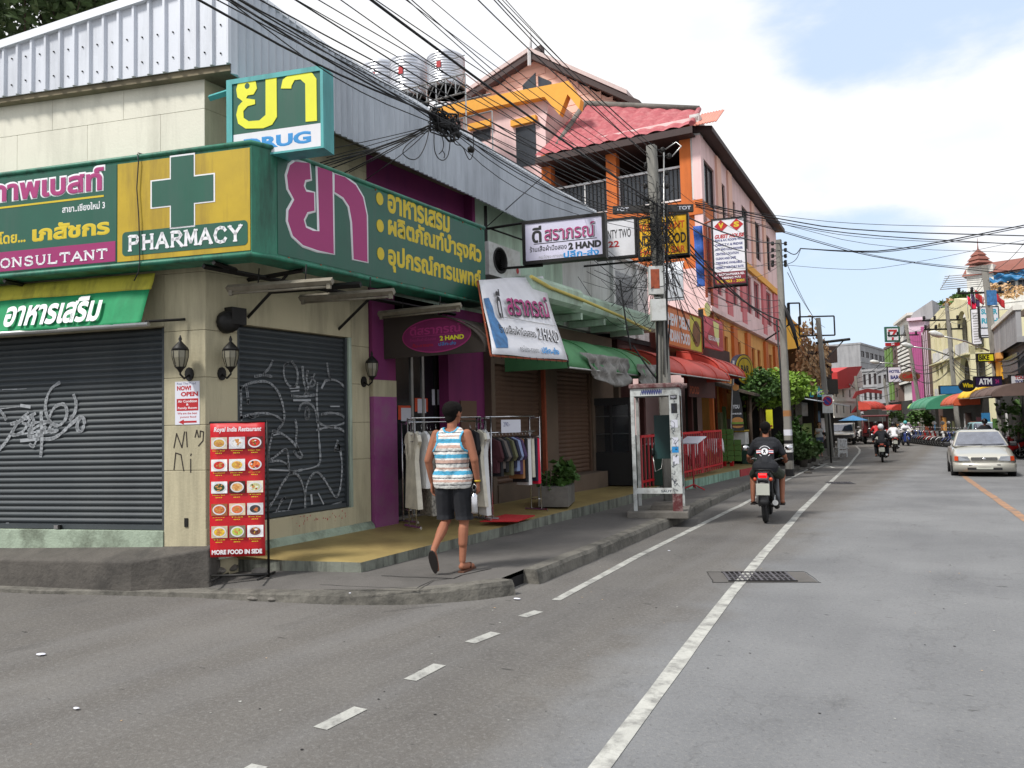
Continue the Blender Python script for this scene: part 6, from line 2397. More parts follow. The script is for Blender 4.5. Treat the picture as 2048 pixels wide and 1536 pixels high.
b.sheet(lambda s,t: ((er[0]+.05)*(1-s)*(1-t)+ur_*s*(1-t)+ul2*(1-s)*t+ur2*s*t,.5-2.1*t,ze*(1-t)+zt2_*t+.02*math.sin(s*50)),30,6,'salmon sheet',.03)
b.build('sheet_awning',gh)
b=B(FP)
b.tube([(.45,.1,.3),(.45,.1,8.5)],.05,'rust',6)
b.build('drain_pipe',gh)
b=B(FP)
b.tube([(15.5,.1,.3),(15.5,.1,8.5)],.05,'pink dark',6)
b.build('drain_pipe',gh)
FV=Frame(-6.6,23,78)
l,r=FV.px(1424,500)[0],FV.px(1493,500)[0]
t_,bt=FV.px(1458,435)[1],FV.px(1460,571)[1]
s=simple_box(FV,l,r,t_,bt,'tall white guest house sign with two red diamonds and blue lettering','sign white',dp=.12,fw=.05)
lu=lambda k: l+(r-l)*k
lz=lambda k: bt+(t_-bt)*k
b=B(FV)
for c in (.29,.74):
 b.prism([(lu(c),lz(.975)),(lu(c+.2),lz(.885)),(lu(c),lz(.795)),(lu(c-.2),lz(.885))],'y',.007,.012,'letter red')
b.build('diamond',s)
b=B(FV)
text(b,'V',lu(.21),lz(.85),lu(.37),lz(.93),.013,'letter yellow',.05)
text(b,'S',lu(.66),lz(.85),lu(.82),lz(.93),.013,'letter yellow',.05)
text(b,'GUEST HOUSE',lu(.08),lz(.70),lu(.94),lz(.76),.008,'letter red',.05,slant=.2)
for i,ln in enumerate(('FAN & A/C ROOMS WITH','CABLE T.V. & FRIDGE','HOT AND COLD SHOWER','CENTRAL LOCATION','CLEAN AND SAFE','TREKKING AVAILABLE','WEEKLY MONTHLY RATE')):
 z=.655-.067*i
 text(b,ln,lu(.1),lz(z),lu(.1+.042*len(ln)),lz(z+.037),.008,'letter navy',.04)
b.build('lettering',s)
b=B(FV)
b.box(l+.05,r-.05,.006,.009,bt+.05,lz(.205),mat('sign maroon',rgb(112,14,36),.5).name)
b.build('lower_panel',s)
b=B(FV)
text(b,'28 RATCHAMANKA RD.',lu(.08),lz(.150),lu(.92),lz(.185),.010,'letter white',.03)
text(b,'CHIANG MAI',lu(.2),lz(.10),lu(.8),lz(.135),.010,'letter white',.03)
text(b,'TEL. 053 - 2001',lu(.1),lz(.045),lu(.9),lz(.085),.010,'letter yellow',.03)
b.build('lettering',s)
b=B(FV)
xx=FV.px(1410,500,-.06)[0]
b.bar((xx,-.06,t_-.1),(xx,-.06,bt-.3),.06,'rust')
b.bar((xx,-.06,t_-.1),(l,-.06,t_-.03),.04,'rust')
b.bar((xx,-.06,bt-.02),(r,-.06,bt-.02),.04,'black iron')
b.build('bracket',s)
b=B(FV)
b.sheet(lambda a,c: (FV.px(1386,500)[0]+.28*a+.06*c,-.3+.05*math.sin(c*20),FV.px(1390,448)[1]-1.9*c),3,20,'fabric blue',.01)
tag(b.build('pennant'),'blue fabric strip hanging from the guest house corner left of its sign','pennant')
FTk=Frame(qc.x,qc.y-2.0,86.7)
tk=thing('tank_rack','steel rooftop rack carrying three ribbed water tanks','rack',tuple(FTk.pt(FTk.px(860,200)[0],10)))
zt0=FTk.px(880,188)[1]
b=B(FTk)
ul,urr=FTk.px(740,190)[0],FTk.px(958,190)[0]
for z in (zt0,zt0-.7):
 for w_ in (-1.0,1.0):
  b.bar((ul,w_,z),(urr,w_,z),.05,'steel')
k=12
for i in range(k+1):
 u=ul+(urr-ul)*i/k
 b.bar((u,-1,zt0),(u,1,zt0),.04,'steel')
 b.bar((u,1,zt0-.7),(u,1,zt0),.04,'steel')
 if i < k:
  b.bar((u,1,zt0-.7),(u+(urr-ul)/k,1,zt0),.03,'steel')
 if i % 3 == 0:
  b.bar((u,1,zt0-5),(u,1,zt0-.7),.05,'steel')
  b.bar((u,-1,zt0-5),(u,-1,zt0-.7),.05,'steel')
for z in (zt0+.45,zt0+.9):
 b.bar((FTk.px(930,190)[0],1,z-.2),(urr,1,z-.2),.03,'steel')
ob=b.build('truss',tk)
for i,(x,yt,lb_) in enumerate(((765,125,'leftmost water tank, half hidden behind the metal roof'),(819,113,'middle ribbed steel water tank on the rooftop rack'),(893,105,'rightmost and tallest ribbed steel water tank on the rooftop rack'))):
 u=FTk.px(x,180)[0]
 rr_=abs(FTk.px(x+33,180)[0]-u)
 zt_=FTk.px(x,yt)[1]
 t=thing('water_tank',lb_,'water tank',tuple(FTk.pt(u,zt0,0)),group='water tanks on the roof')
 pr=[(rr_*.6,.03),(rr_*.98,.12)]
 n=12
 H_=zt_-zt0-.25
 for k in range(n):
  z=.12+(H_-.12)*k/n
  pr += [(rr_*.97,z),(rr_*1.0,z+H_/n*.25),(rr_*1.0,z+H_/n*.6),(rr_*.97,z+H_/n*.9)]
 pr += [(rr_*.97,H_),(rr_*.6,H_+.2),(rr_*.2,H_+.25),(.01,H_+.25)]
 b=B()
 c=FTk.pt(u,zt0,0)
 b.lathe(tuple(c),pr,'tank steel' if 'tank steel' in MATS else mat('tank steel',rgb(196,198,204),.35,.6,var=.06,scale=3).name,28)
 b.build('body',t)
 b=B(FTk)
 b.box(u+rr_*.05,u+rr_*.3,rr_*.97,rr_*1.01,zt0+H_*.5,zt0+H_*.68,'letter red')
 b.build('badge',t)
 b=B()
 b.lathe(tuple(c),[(rr_*1.0,-.06),(rr_*1.0,.04),(rr_*.96,.04),(rr_*.96,-.06)],'black iron',24)
 b.build('base_ring',t)
# ------------------------------------------------------------------ Indian restaurant under the red awning
rs=thing('restaurant','open fronted Indian restaurant with dark interior behind red railings','restaurant',(-8.5,20,.3))
FRs=Frame(-6.75,15.9,-1.5)
b=B(FRs)
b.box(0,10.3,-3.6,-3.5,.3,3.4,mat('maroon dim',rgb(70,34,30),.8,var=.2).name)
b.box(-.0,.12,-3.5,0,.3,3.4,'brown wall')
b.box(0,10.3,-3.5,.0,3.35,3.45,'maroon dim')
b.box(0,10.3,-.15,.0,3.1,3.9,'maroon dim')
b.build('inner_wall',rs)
for i,u in enumerate((1.6,3.6,5.6,7.9)):
 face(FRs,[(u,u+.12,.3,3.1,-.12,.0,'orange wall' if i % 2 else 'maroon dim')],'post',rs)
ns=thing('restaurant_sign','orange and yellow NEW DELHI INDIAN FOOD sign above the red awning','sign',tuple(FA.pt(20,4,.4)))
FNS=Frame(-6.35,16,-1)
c_=[FNS.px(*p) for p in ((1333,686),(1404,706),(1404,640),(1333,610))]
u0,u1=c_[0][0],c_[1][0]
z0,z1=(c_[0][1]+c_[1][1])/2,(c_[2][1]+c_[3][1])/2
um=u0+(u1-u0)*.66
face(FNS,[(u0,um,z0,z1,-.06,0,mat('sign orange',rgb(206,112,44),.5).name)],'face_panel',ns)
face(FNS,[(um,u1,z0,z1,-.06,0,mat('sign lemon',rgb(190,180,50),.5,var=.2).name)],'face_panel',ns)
face(FNS,[(u0-.04,u1+.04,z0-.04,z0,-.08,.02,'rust'),(u0-.04,u1+.04,z1,z1+.04,-.08,.02,'rust'),(u1,u1+.04,z0,z1,-.08,.02,'rust')],'frame',ns)
b=B(FNS)
text(b,'NEW DELHI',u0+.05*(u1-u0),z0+.52*(z1-z0),um-.05,z0+.85*(z1-z0),.002,'letter white',.05)
text(b,'INDIAN FOOD',u0+.03*(u1-u0),z0+.1*(z1-z0),um-.05,z0+.42*(z1-z0),.002,'letter white',.05)
b.build('lettering',ns)
b=B(FNS)
ellipse(b,um+(u1-um)*.55,z0+(z1-z0)*.5,(u1-um)*.35,(z1-z0)*.38,.001,.006,mat('figure brown',rgb(120,76,40),.6,var=.6,scale=6).name)
b.build('picture',ns)
ps2=thing('poster_board','red and pink ice cream poster board right of the NEW DELHI sign','sign',tuple(FA.pt(24,4,.4)))
c_=[FNS.px(*p) for p in ((1407,690),(1447,704),(1447,648),(1407,628))]
u0,u1=c_[0][0],c_[1][0]
z0,z1=(c_[0][1]+c_[1][1])/2,(c_[2][1]+c_[3][1])/2
face(FNS,[(u0,u1,z0,z1,-.08,.0,mat('poster pink',rgb(196,66,86),.5,var=.25,scale=1.5).name)],'face_panel',ps2)
face(FNS,[(u0-.06,u0,z0-.1,z1+.15,-.1,.03,'black iron')],'frame',ps2)
b=B(FNS)
b.prism([(u0+.05,z0+.1),(u1-.05,z0+.1),(u1-.05,z1-.3),(u0+(u1-u0)*.6,z0+.9)],'y',.001,.004,'letter red')
b.prism([(u0+(u1-u0)*.5,z1-.05),(u0+(u1-u0)*.8,z1-.1),(u0+(u1-u0)*.75,z1-.8),(u0+(u1-u0)*.55,z1-.5)],'y',.001,.006,mat('poster cream',rgb(216,212,130),.5).name)
ellipse(b,u0+(u1-u0)*.25,z0+1.1,.3,.2,.001,.005,'poster cream')
text(b,'RESTAURANT',u0+(u1-u0)*.25,z0+.22,u0+(u1-u0)*.8,z0+.36,.006,'letter white',.03)
b.build('picture',ps2)
ra0_,ra1_=FA.px(1336,735,1.25)[0],FA.px(1459,748,1.25)[0]
barrel('red barrel awning over the restaurant railings right of the crowded pole','tarp red',ra0_,ra1_,1.25,2.62,3.2,fr=FA)
FA3=Frame(-7.3,22,-3.3)
rb_0=FA3.px(1425,738,1.3)[0]
rb_1=FA3.px(1476,738,1.3)[0]
barrel('second, farther red awning sloping behind the first one towards the round sign','tarp red',rb_0,rb_1,1.5,2.85,3.5,fr=FA3)
rl=thing('railing','red painted railing in front of the restaurant tables','railing',(-5.7,19,.3))
FRl=Frame(-5.62,15.9,-2.4)
zr0=.34
for (a,c) in ((FRl.px(1282,900)[0],FRl.px(1325,900)[0]),(FRl.px(1330,900)[0],FRl.px(1402,900)[0]),(FRl.px(1405,900)[0],FRl.px(1443,900)[0])):
 b=B(FRl)
 b.box(a,c,-.02,.02,zr0+.95,zr0+1.0,'banner red')
 b.box(a,c,-.02,.02,zr0+.08,zr0+.12,'banner red')
 k=max(2,int((c-a)/.2))
 b.build('rail',rl)
 for i in range(k+1):
  u=a+(c-a)*i/k
  b=B(FRl)
  wd_=.035 if i in (0,k) else .014
  b.box(u-wd_,u+wd_,-.015,.015,zr0-.02,zr0+.95,'step red')
  b.build('baluster',rl)
def cafe_table(x,y,lb_,run=True):
 t=thing('cafe_table',lb_,'table',(x,y,.34),0,'laid tables behind the railing')
 b=LB()
 b.tube([(0,0,0),(0,0,.72)],.04,'step red',8)
 b.box(-.25,.25,-.03,.03,0,.03,'step red')
 b.box(-.03,.03,-.25,.25,0,.03,'step red')
 b.build('pedestal',t)
 b=LB()
 b.box(-.38,.38,-.38,.38,.72,.75,'step red')
 b.build('table_top',t)
 b=LB()
 def f(s,tt):
  a=s*2*math.pi
  if tt < .34:
   r=tt/.34
   q=max(abs(math.cos(a)),abs(math.sin(a)))
   return (.40*r*math.cos(a)/q,.40*r*math.sin(a)/q,.757)
  q=max(abs(math.cos(a)),abs(math.sin(a)))
  k=(tt-.34)/.66
  drop=.18+.22*(1/q-1)/.414
  g=1+.05*k+.05*k*math.sin(a*8)
  return (.405*g*math.cos(a)/q,.405*g*math.sin(a)/q,.757-drop*k)
 b.sheet(f,48,6,'cloth white',.003)
 b.build('cloth',t)
 if run:
  b=LB()
  b.box(-.14,.14,-.43,.43,.762,.767,'banner red')
  b.box(-.14,.14,-.44,-.43,.50,.767,'banner red')
  b.box(.43,.44,-.14,.14,.50,.767,'banner red')
  b.build('runner',t)
cafe_table(-6.15,17.2,'first laid table with white cloth behind the red railing, seen through the booth')
cafe_table(-6.2,18.6,'second laid table with white cloth and red napkin just right of the booth')
cafe_table(-6.25,20.4,'third laid table with white cloth nearer the red step')
for i,(x,y) in enumerate(((-6.7,17.2),(-6.75,18.6),(-6.8,20.4),(-6.2,19.5),(-6.2,17.9))):
 t=thing('chair',['dark chair at the first laid table','dark chair behind the second laid table','dark chair at the third laid table','dark chair between the second and third laid tables','dark slatted chair between the first and second laid tables'][i],'chair',(x,y,.34),i*1.3,'chairs at the restaurant tables')
 b=LB()
 b.box(-.2,.2,-.2,.2,.43,.46,'step red')
 b.build('seat',t)
 for sx in (-.18,.18):
  for sy in (-.18,.18):
   b=LB()
   b.box(sx-.018,sx+.018,sy-.018,sy+.018,0,.43 if sx > 0 else .95,'maroon dim')
   b.build('leg',t)
 b=LB()
 for k in range(4):
  b.box(-.19,-.17,-.16+k*.1,-.14+k*.1,.46,.9,'maroon dim')
 b.box(-.2,-.165,-.18,.18,.86,.95,'maroon dim')
 b.build('backrest',t)
ms=thing('menu_lectern','thin dark red menu lectern with an open white menu on the pavement','lectern',tuple(G(1388,980,.14)),R_(-20))
b=LB()
b.tube([(0,0,.05),(0,0,1.05)],.018,'step red',6)
for k in range(3):
 a=k*2.09
 b.bar((0,0,.12),(.28*math.cos(a),.28*math.sin(a),.02),.025,'step red')
b.build('stand',ms)
b=LB()
b.add([(-.26,-.16,1.0),(.26,-.16,1.0),(.26,.16,1.14),(-.26,.16,1.14),(-.26,-.16,1.02),(.26,-.16,1.02),(.26,.16,1.16),(-.26,.16,1.16)],[(0,1,2,3),(7,6,5,4),(0,4,5,1),(1,5,6,2),(2,6,7,3),(3,7,4,0)],'paper')
b.build('menu',ms)
b=B(FNS)
u0,u1=FNS.px(1377,790,.3)[0],FNS.px(1430,790,.3)[0]
b.box(u0,u1,.28,.31,FNS.px(1400,795,.3)[1],FNS.px(1400,757,.3)[1],'maroon dim')
text(b,'FOOD',u0+.1,FNS.px(1400,793,.3)[1]+.05,u0+.9,FNS.px(1400,793,.3)[1]+.25,.312,'rust',.03)
tag(b.build('menu_board'),'dim maroon menu board hanging under the red awning','sign')
# ------------------------------------------------------------------ hut, plants and trees up the left pavement
def tree(label,cx,cy,z0,trunk_h,cen,rad,n,size,mn,seed,name='tree',droop=0,group=None,cat='tree'):
 t=thing(name,label,cat,(cx,cy,z0),group=group)
 rn=random.Random(seed)
 b=B()
 b.tube([(cx,cy,z0),(cx+.08,cy,z0+trunk_h*.5),(cx+.02,cy+.1,z0+trunk_h)],[.12*rad[0]**.5,.10*rad[0]**.5,.07*rad[0]**.5],'bark',7)
 for i in range(9):
  a=i*2.4
  e=(cen[0]+rad[0]*.65*math.cos(a),cen[1]+rad[1]*.65*math.sin(a),cen[2]+rad[2]*rn.uniform(-.3,.6))
  s=(cx+.02,cy+.1,z0+trunk_h*rn.uniform(.7,1))
  b.tube([s,((s[0]+e[0])/2,(s[1]+e[1])/2,(s[2]+e[2])/2+.15),e],[.05,.035,.012],'bark',5)
 b.build('trunk',t)
 b=B()
 leaves(b,cen,rad,n,size,mn,seed,droop=droop)
 b.build('crown',t,recalc=False)
 return t
def pos(px,py,D):
 """3-D point at depth D seen at a pixel"""
 d=ray(px,py)
 return CO+d*(D/(d.x*-math.sin(HEAD)+d.y*math.cos(HEAD)))
c=pos(1553,776,27)
tree('bright green leafy tree hanging over the hut before the banded pole',c.x-.6,c.y,0,2.4,(c.x,c.y,c.z),(1.05,1.1,.62),3400,.17,'leaf bright',5)
c=pos(1515,770,26)
tree('darker green leafy tree left of the bright one above the hut',c.x-.4,c.y,0,2.2,(c.x,c.y,c.z),(.7,.9,.5),2000,.15,'leaf',8)
c=pos(1624,712,37)
tree('tall dry tree with drooping brown leaves before the yellow wall',c.x,c.y,-.3,5.2,(c.x,c.y,c.z),(.85,.8,1.55),1150,.21,'leaf dry',12,droop=.9)
c=pos(45,25,22)
c2=pos(150,10,22)
tree('tall dark tree behind the metal roof in the upper left corner',c.x,c.y,0,8.5,(c.x,c.y,c.z+.2),(4.8,3.6,2.2),11000,.26,'leaf dark',14)
c=pos(200,-20,24)
tree('second dark tree behind the metal roof, further right',c.x,c.y,0,8.5,(c.x,c.y,c.z),(2.6,3.0,1.2),5000,.26,'leaf dark',15)
hut=thing('food_hut','dark thatched food hut under the trees beside the orange building','hut',(-7.2,27.5,0))
FH=Frame(-6.7,24.8,-4)
mat('thatch',rgb(70,62,54),.95,var=.4,scale=14,bump=.5)
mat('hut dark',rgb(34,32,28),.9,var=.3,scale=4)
b=B(FH)
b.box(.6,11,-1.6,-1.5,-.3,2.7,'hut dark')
b.build('back_wall',hut)
b=B(FH)
b.prism([(-1.6,3.2),(.75,2.42),(.75,2.34),(-1.6,3.05)],'x',.2,11.2,'thatch')
b.build('roof',hut)
for i,u in enumerate((.7,2.6,4.6,6.6,8.6,10.7)):
 b=B(FH)
 b.tube([(u,.5,-.3),(u+.03,.5,2.45)],.05,'bark',6)
 b.build('post',hut)
b=B(FH)
b.box(1.2,5.2,.1,.5,-.1,.78,mat('hut green',rgb(36,66,54),.8,var=.2).name)
b.build('counter',hut)
for i in range(9):
 b=B(FH)
 u=.9+i*.75
 rn=random.Random(i)
 b.box(u,u+rn.uniform(.2,.4),-.6,-.5,rn.uniform(.9,1.3),rn.uniform(1.6,2.2),['cloth olive','leaf dark','cloth grey','hut green','cloth tan'][i % 5])
 b.build('hanging',hut)
gw=thing('block_wall','low wall of green painted blocks beside the red step','wall',tuple(FA.pt(24,.34,.3)))
FG=Frame(-6.9,23.2,78)
gl_,gr_=FG.px(1440,930)[0],FG.px(1484,930)[0]
mat('green block',rgb(74,104,46),.85,var=.15,scale=5)
o0=None
for r in range(6):
 for k in range(3):
  if r > 3 and k > 1:
   continue
  u=gl_+k*(gr_-gl_)/3
  if o0 is None:
   b=B(FG)
   b.box(u+.006,u+(gr_-gl_)/3-.006,-.2,0,.35,.35+.155,'green block')
   o0=b.build('block',gw,bevel=.01)
   base_l=o0.location.copy()
  else:
   o=o0.copy()
   col.objects.link(o)
   dv=FG.d*(k*(gr_-gl_)/3)
   o.location=base_l+dv+Vector((0,0,r*.162))
for i,x in enumerate((1447,1462)):
 b=B()
 p=pos(x+2,930,24.2)
 b.box(p.x-.05,p.x+.05,p.y-.05,p.y+.05,.1,1.25,'banner red')
 tag(b.build('red_post'),['left red post standing at the red step','right red post standing at the red step'][i],'post','red posts at the step')
p=pos(1462,876,24.4)
t=thing('side_table','small table with a yellow top and white box beside the burger banner','table',(p.x,p.y,.3))
b=B()
b.box(p.x-.5,p.x+.5,p.y-.3,p.y+.3,1.22,1.27,'sign yellow')
b.build('table_top',t)
b=B()
b.box(p.x+.1,p.x+.5,p.y-.2,p.y+.2,.82,1.2,'box white')
b.build('box',t)
bb=thing('feather_banner','black feather banner with a big burger picture on a steel post','banner',tuple(G(1470,955,.3)))
FBn=Frame(*at(1470,23.5).xy,66)
bu0,bu1=FBn.px(1455,800)[0],FBn.px(1486,800)[0]
bz0,bz1=FBn.px(1470,862)[1],FBn.px(1470,770)[1]
b=B(FBn)
b.tube([(bu0+.02,0,.3),(bu0+.1,0,1.6),(bu0+.22,0,bz1+.75)],.035,'box white',6)
b.build('mast',bb)
b=B(FBn)
b.prism([(bu0+.06,bz0),(bu1,bz0),(bu1-.05,bz0+(bz1-bz0)*.6),(bu1-.16,bz1),(bu0+.17,bz1)],'y',.01,.03,'letter black')
b.build('cloth',bb)
b=B(FBn)
cu,cz=(bu0+bu1)/2+.04,bz0+.22
ellipse(b,cu,cz+.10,.17,.10,.031,.04,'bun',20)
b.box(cu-.18,cu+.18,.031,.045,cz-.01,cz+.05,'leaf bright')
b.box(cu-.17,cu+.17,.031,.046,cz-.06,cz-.012,'patty')
ellipse(b,cu,cz-.08,.16,.05,.031,.043,'bun',20)
ellipse(b,cu-.02,bz1-.08,.10,.10,.031,.04,'bun',16)
b.build('picture',bb)
b=B(FBn)
text(b,'YOU',bu0+.14,bz0+.68,bu1-.12,bz0+.80,.032,'letter white',.04)
text(b,'HAMBURGER',bu0+.1,bz0+.50,bu1-.06,bz0+.55,.032,'letter white',.04)
b.build('lettering',bb)
p=pos(1489,739,25.5)
rs_=thing('round_sign','round yellow and black bar sign with a dark drum rim above the burger banner','sign',tuple(p))
FRd=Frame(p.x,p.y,20)
b=B(FRd)
R0=31/1538*25.5
ellipse(b,0,p.z,R0,R0,-.22,0,mat('drum blue',rgb(28,32,52),.4).name,32)
b.build('drum',rs_)
b=B(FRd)
ellipse(b,0,p.z,R0*.93,R0*.93,.0,.012,'sign yellow',32)
ellipse(b,0,p.z,R0*.78,R0*.78,.012,.018,'letter black',32)
ellipse(b,0,p.z,R0*.70,R0*.70,.018,.024,'sign yellow',32)
text(b,'BAR',-R0*.45,p.z-.12,R0*.45,p.z+.14,.026,'letter black',.04)
b.build('face_panel',rs_)
b=B(FRd)
b.bar((-R0*2.6,-.1,p.z),(0,-.1,p.z),.05,'black iron')
b.build('bracket',rs_)
p=pos(1539,838,24)
FYs=Frame(p.x,p.y,60)
ys=thing('hanging_sign','narrow lime yellow sign hanging under the green tree','sign',tuple(p))
b=B(FYs)
b.box(-.10,.10,-.03,0,p.z-.29,p.z+.29,'letter lime')
b.build('board',ys)
b=B(FYs)
ellipse(b,-.03,p.z-.22,.03,.03,.0,.006,'letter red',10)
ellipse(b,.05,p.z-.22,.03,.03,.0,.006,'letter red',10)
b.build('picture',ys)
for i,(x,y,D,r,h,mn) in enumerate(((1598,918,29,.5,.65,'leaf'),(1612,915,31,.45,.6,'leaf dark'),(1622,908,32.5,.4,.55,'leaf'),(1603,925,27.5,.35,.4,'leaf dark'),(1590,880,30,.45,1.2,'leaf'),(1570,900,29,.4,.9,'leaf dark'))):
 p=at(x,D)
 g0=gz(p.y)+.14
 t=thing('potted_plant',['bushy potted plant nearest the banded pole','dark leafy potted plant before the green panel','potted plant closest to the no parking sign','low potted plant on the pavement edge behind the banded pole','tall leafy plant against the shack wall','dark plant half hidden behind the banded pole'][i],'plant',(p.x,p.y,g0),group='potted plants on the left pavement')
 b=B()
 b.lathe((p.x,p.y,g0),[(.13,0),(.17,.28),(.19,.3),(.19,.33),(.15,.33)],'concrete dark',10)
 b.build('pot',t)
 b=B()
 leaves(b,(p.x,p.y,g0+.33+h*.5),(r,r,h*.6),500,.2,mn,50+i)
 for k in range(5):
  b.tube([(p.x,p.y,g0+.3),(p.x+.1*math.cos(k),p.y+.1*math.sin(k),g0+.33+h*.7)],.01,'bark',4)
 b.build('foliage',t,recalc=False)
shk=thing('market_shack','patched shack with a grey corrugated roof, posters and a pale green curtain','shack',tuple(at(1610,33)))
FSh=Frame(*at(1588,30).xy,-4)
L=FSh.px(1668,850)[0]
b=B(FSh)
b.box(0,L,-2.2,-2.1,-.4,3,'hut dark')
b.box(-.1,0,-2.1,0,-.4,2.2,'hut dark')
b.build('back_wall',shk)
b=B(FSh)
z0,z1=FSh.px(1600,787)[1],FSh.px(1655,800)[1]
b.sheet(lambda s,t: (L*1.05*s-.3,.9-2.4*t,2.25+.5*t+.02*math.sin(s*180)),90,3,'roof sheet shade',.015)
b.build('roof',shk)
for (x0,x1,y0,y1,mn,nm,lb_) in ((1592,1604,800,850,'cloth pattern','poster','black and white patterned cloth'),(1604,1616,806,832,'white paint','poster','white printed sheets'),(1605,1624,846,893,mat('curtain lime',rgb(150,172,100),.9,var=.2,scale=12).name,'curtain','pale green curtain'),(1630,1641,822,860,'banner blue','poster','blue posters'),(1644,1652,836,880,'sign white','poster','white poster')):
 b=B(FSh)
 a,c=FSh.px(x0,y1,-.2),FSh.px(x1,y0,-.2)
 b.sheet(lambda s,t: (a[0]+(c[0]-a[0])*s,-.2+.03*math.sin(s*18),a[1]+(c[1]-a[1])*t),16,3,mn,.01)
 b.build(nm,shk,label=lb_)
FP2=Frame(*at(1556,44).xy,-4)
Ly=FP2.px(1607,720)[0]
yb=thing('yellow_building','bright yellow plain walled building beyond the guest house','building',tuple(FP2.pt(2,0)))
b=B(FP2)
zt_=FP2.px(1600,660)[1]
b.box(-1,Ly,-8,0,-.4,zt_,'yellow wall')
b.build('wall',yb)
b=B(FP2)
for z in (zt_*.33,zt_*.66):
 b.box(-1,Ly,0,.05,z,z+.12,'yellow wall')
b.build('band',yb)
b=B(FP2)
b.box(-1.1,Ly+.1,-8.1,.15,zt_,zt_+.15,'gold trim')
b.build('coping',yb)
def FF(x0,D0,x1,D1):
 a,c=at(x0,D0),at(x1,D1)
 f_=Frame(a.x,a.y,math.degrees(math.atan2(c.x-a.x,c.y-a.y)))
 f_.L=(c-a).length
 return f_
def house(name,label,fr,z1,depth,wm,floors=0,cols=0,z0=-.4,win='window dark',ww=.55,wh_=.5,zf=None,roof=None,frame_m='fascia dark',parapet=.25,bands=True):
 t=thing(name,label,'building',tuple(fr.pt(fr.L/2,z0,-depth/2)))
 L=fr.L
 b=B(fr)
 b.box(0,L,-depth,-.25,z0,z1,wm)
 b.build('core',t)
 zf=zf if zf is not None else z0+3.4
 if floors:
  h=(z1-zf)/floors
  for k in range(floors):
   ws=[]
   p=L/cols
   for i in range(cols):
    ws.append((p*i+p*(1-ww)/2,p*i+p*(1+ww)/2,zf+h*k+h*(1-wh_)*.45,zf+h*k+h*(1-wh_)*.45+h*wh_))
   storey(fr,0,L,zf+h*k,zf+h*(k+1),ws,wm,t,w0=-.25,w1=0,frame_m=frame_m,glass=win)
   if bands:
    face(fr,[(-.02,L+.02,zf+h*k-.06,zf+h*k+.06,.0,.08,wm)],'band',t)
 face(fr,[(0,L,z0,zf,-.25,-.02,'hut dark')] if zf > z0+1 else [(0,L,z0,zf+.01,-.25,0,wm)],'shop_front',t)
 face(fr,[(-.05,L+.05,z1,z1+parapet,-depth,.12,wm if roof is None else roof)],'parapet',t)
 return t
def signboard(label,x0,x1,y0,y1,D,face_m,az=None,lines=(),name='shop_sign',dp=.15,frame_m='black iron',border=.05):
 fr=Frame(*at((x0+x1)/2,D).xy,CAZ if az is None else az)
 a,c=fr.px(x0,y1),fr.px(x1,y0)
 s=simple_box(fr,a[0],c[0],c[1],a[1],label,face_m,name=name,dp=dp,fw=border,fm=frame_m)
 if lines:
  b=B(fr)
  for (tx,s0,t0,s1,t1,mn) in lines:
   text(b,tx,a[0]+(c[0]-a[0])*s0,a[1]+(c[1]-a[1])*t0,a[0]+(c[0]-a[0])*s1,a[1]+(c[1]-a[1])*t1,.008,mn,.05)
  b.build('lettering',s)
 return s,fr,a,c
mat('wood dark',rgb(62,46,40),.85,var=.2,scale=5)
mat('sign teal',rgb(40,150,168),.5,var=.08)
mat('sign blue',rgb(40,112,160),.5,var=.1)
mat('roof red',rgb(172,40,40),.7,var=.08,scale=1)
f_=FF(1604,46,1668,47)
t=house('balcony_house','dark wooden balcony house behind the dry tree',f_,f_.px(1630,700)[1],6,'wood dark',2,3,zf=3.0,win='window dark',parapet=.1)
face(f_,[(0,f_.L,4.9,5.9,.0,.5,'wood dark')],'balcony',t)
face(f_,[(0,f_.L,3.0,3.9,.0,.45,'hut dark')],'balcony',t)
signboard('teal blue shop sign with white script on the dark balcony house',1618,1656,769,796,41,'sign teal',lines=(('ROMAN',.12,.2,.88,.55,'letter white'),))
signboard('narrow pale teal sign left of the teal shop sign',1603,1617,768,793,41.5,'teal metal')
FPl3=Frame(*at(1655,36).xy,CAZ)
a,c=FPl3.px(1662,912),FPl3.px(1636,636)
p3=pole('concrete utility pole carrying an empty billboard frame above the dry tree',FPl3.pt(a[0],gz(30)+.1),FPl3.pt(c[0],c[1]),.26,.2)
for i,(x0,x1,y0,y1,D) in enumerate(((1599,1668,632,672,36),(1577,1599,606,650,34))):
 fr=Frame(*at((x0+x1)/2,D).xy,CAZ)
 a,c=fr.px(x0,y1),fr.px(x1,y0)
 b=B(fr)
 for (q0,q1) in (((a[0],a[1]),(c[0],a[1])),((a[0],c[1]),(c[0],c[1])),((a[0],a[1]),(a[0],c[1])),((c[0],a[1]),(c[0],c[1])),(((a[0]+c[0])/2-.2,a[1]),((a[0]+c[0])/2-.2,c[1]))):
  b.bar((q0[0],0,q0[1]),(q1[0],0,q1[1]),.05,'black iron')
 if i == 1:
  b.bar((a[0],0,a[1]),(a[0]-.9,-.5,a[1]-.6),.05,'black iron')
 tag(b.build('billboard_frame'),['large empty black billboard frame on the pole above the dry tree','smaller empty black frame sticking out right of the banded pole'][i],'frame','empty billboard frames')
b=B(FPl3)
a=FPl3.px(1645,686)
b.bar((a[0]-.3,0,a[1]),(a[0]+1.3,0,a[1]+.15),.09,'black iron')
b.bar((a[0]+.2,0,a[1]-.7),(a[0]+1.0,0,a[1]+.1),.04,'black iron')
b.build('cross_arm',p3)
np_=thing('no_parking_sign','round blue and red no parking sign on a grey plate and thin post','sign',tuple(G(1659,913,.1)))
FN=Frame(*at(1656,32).xy,CAZ)
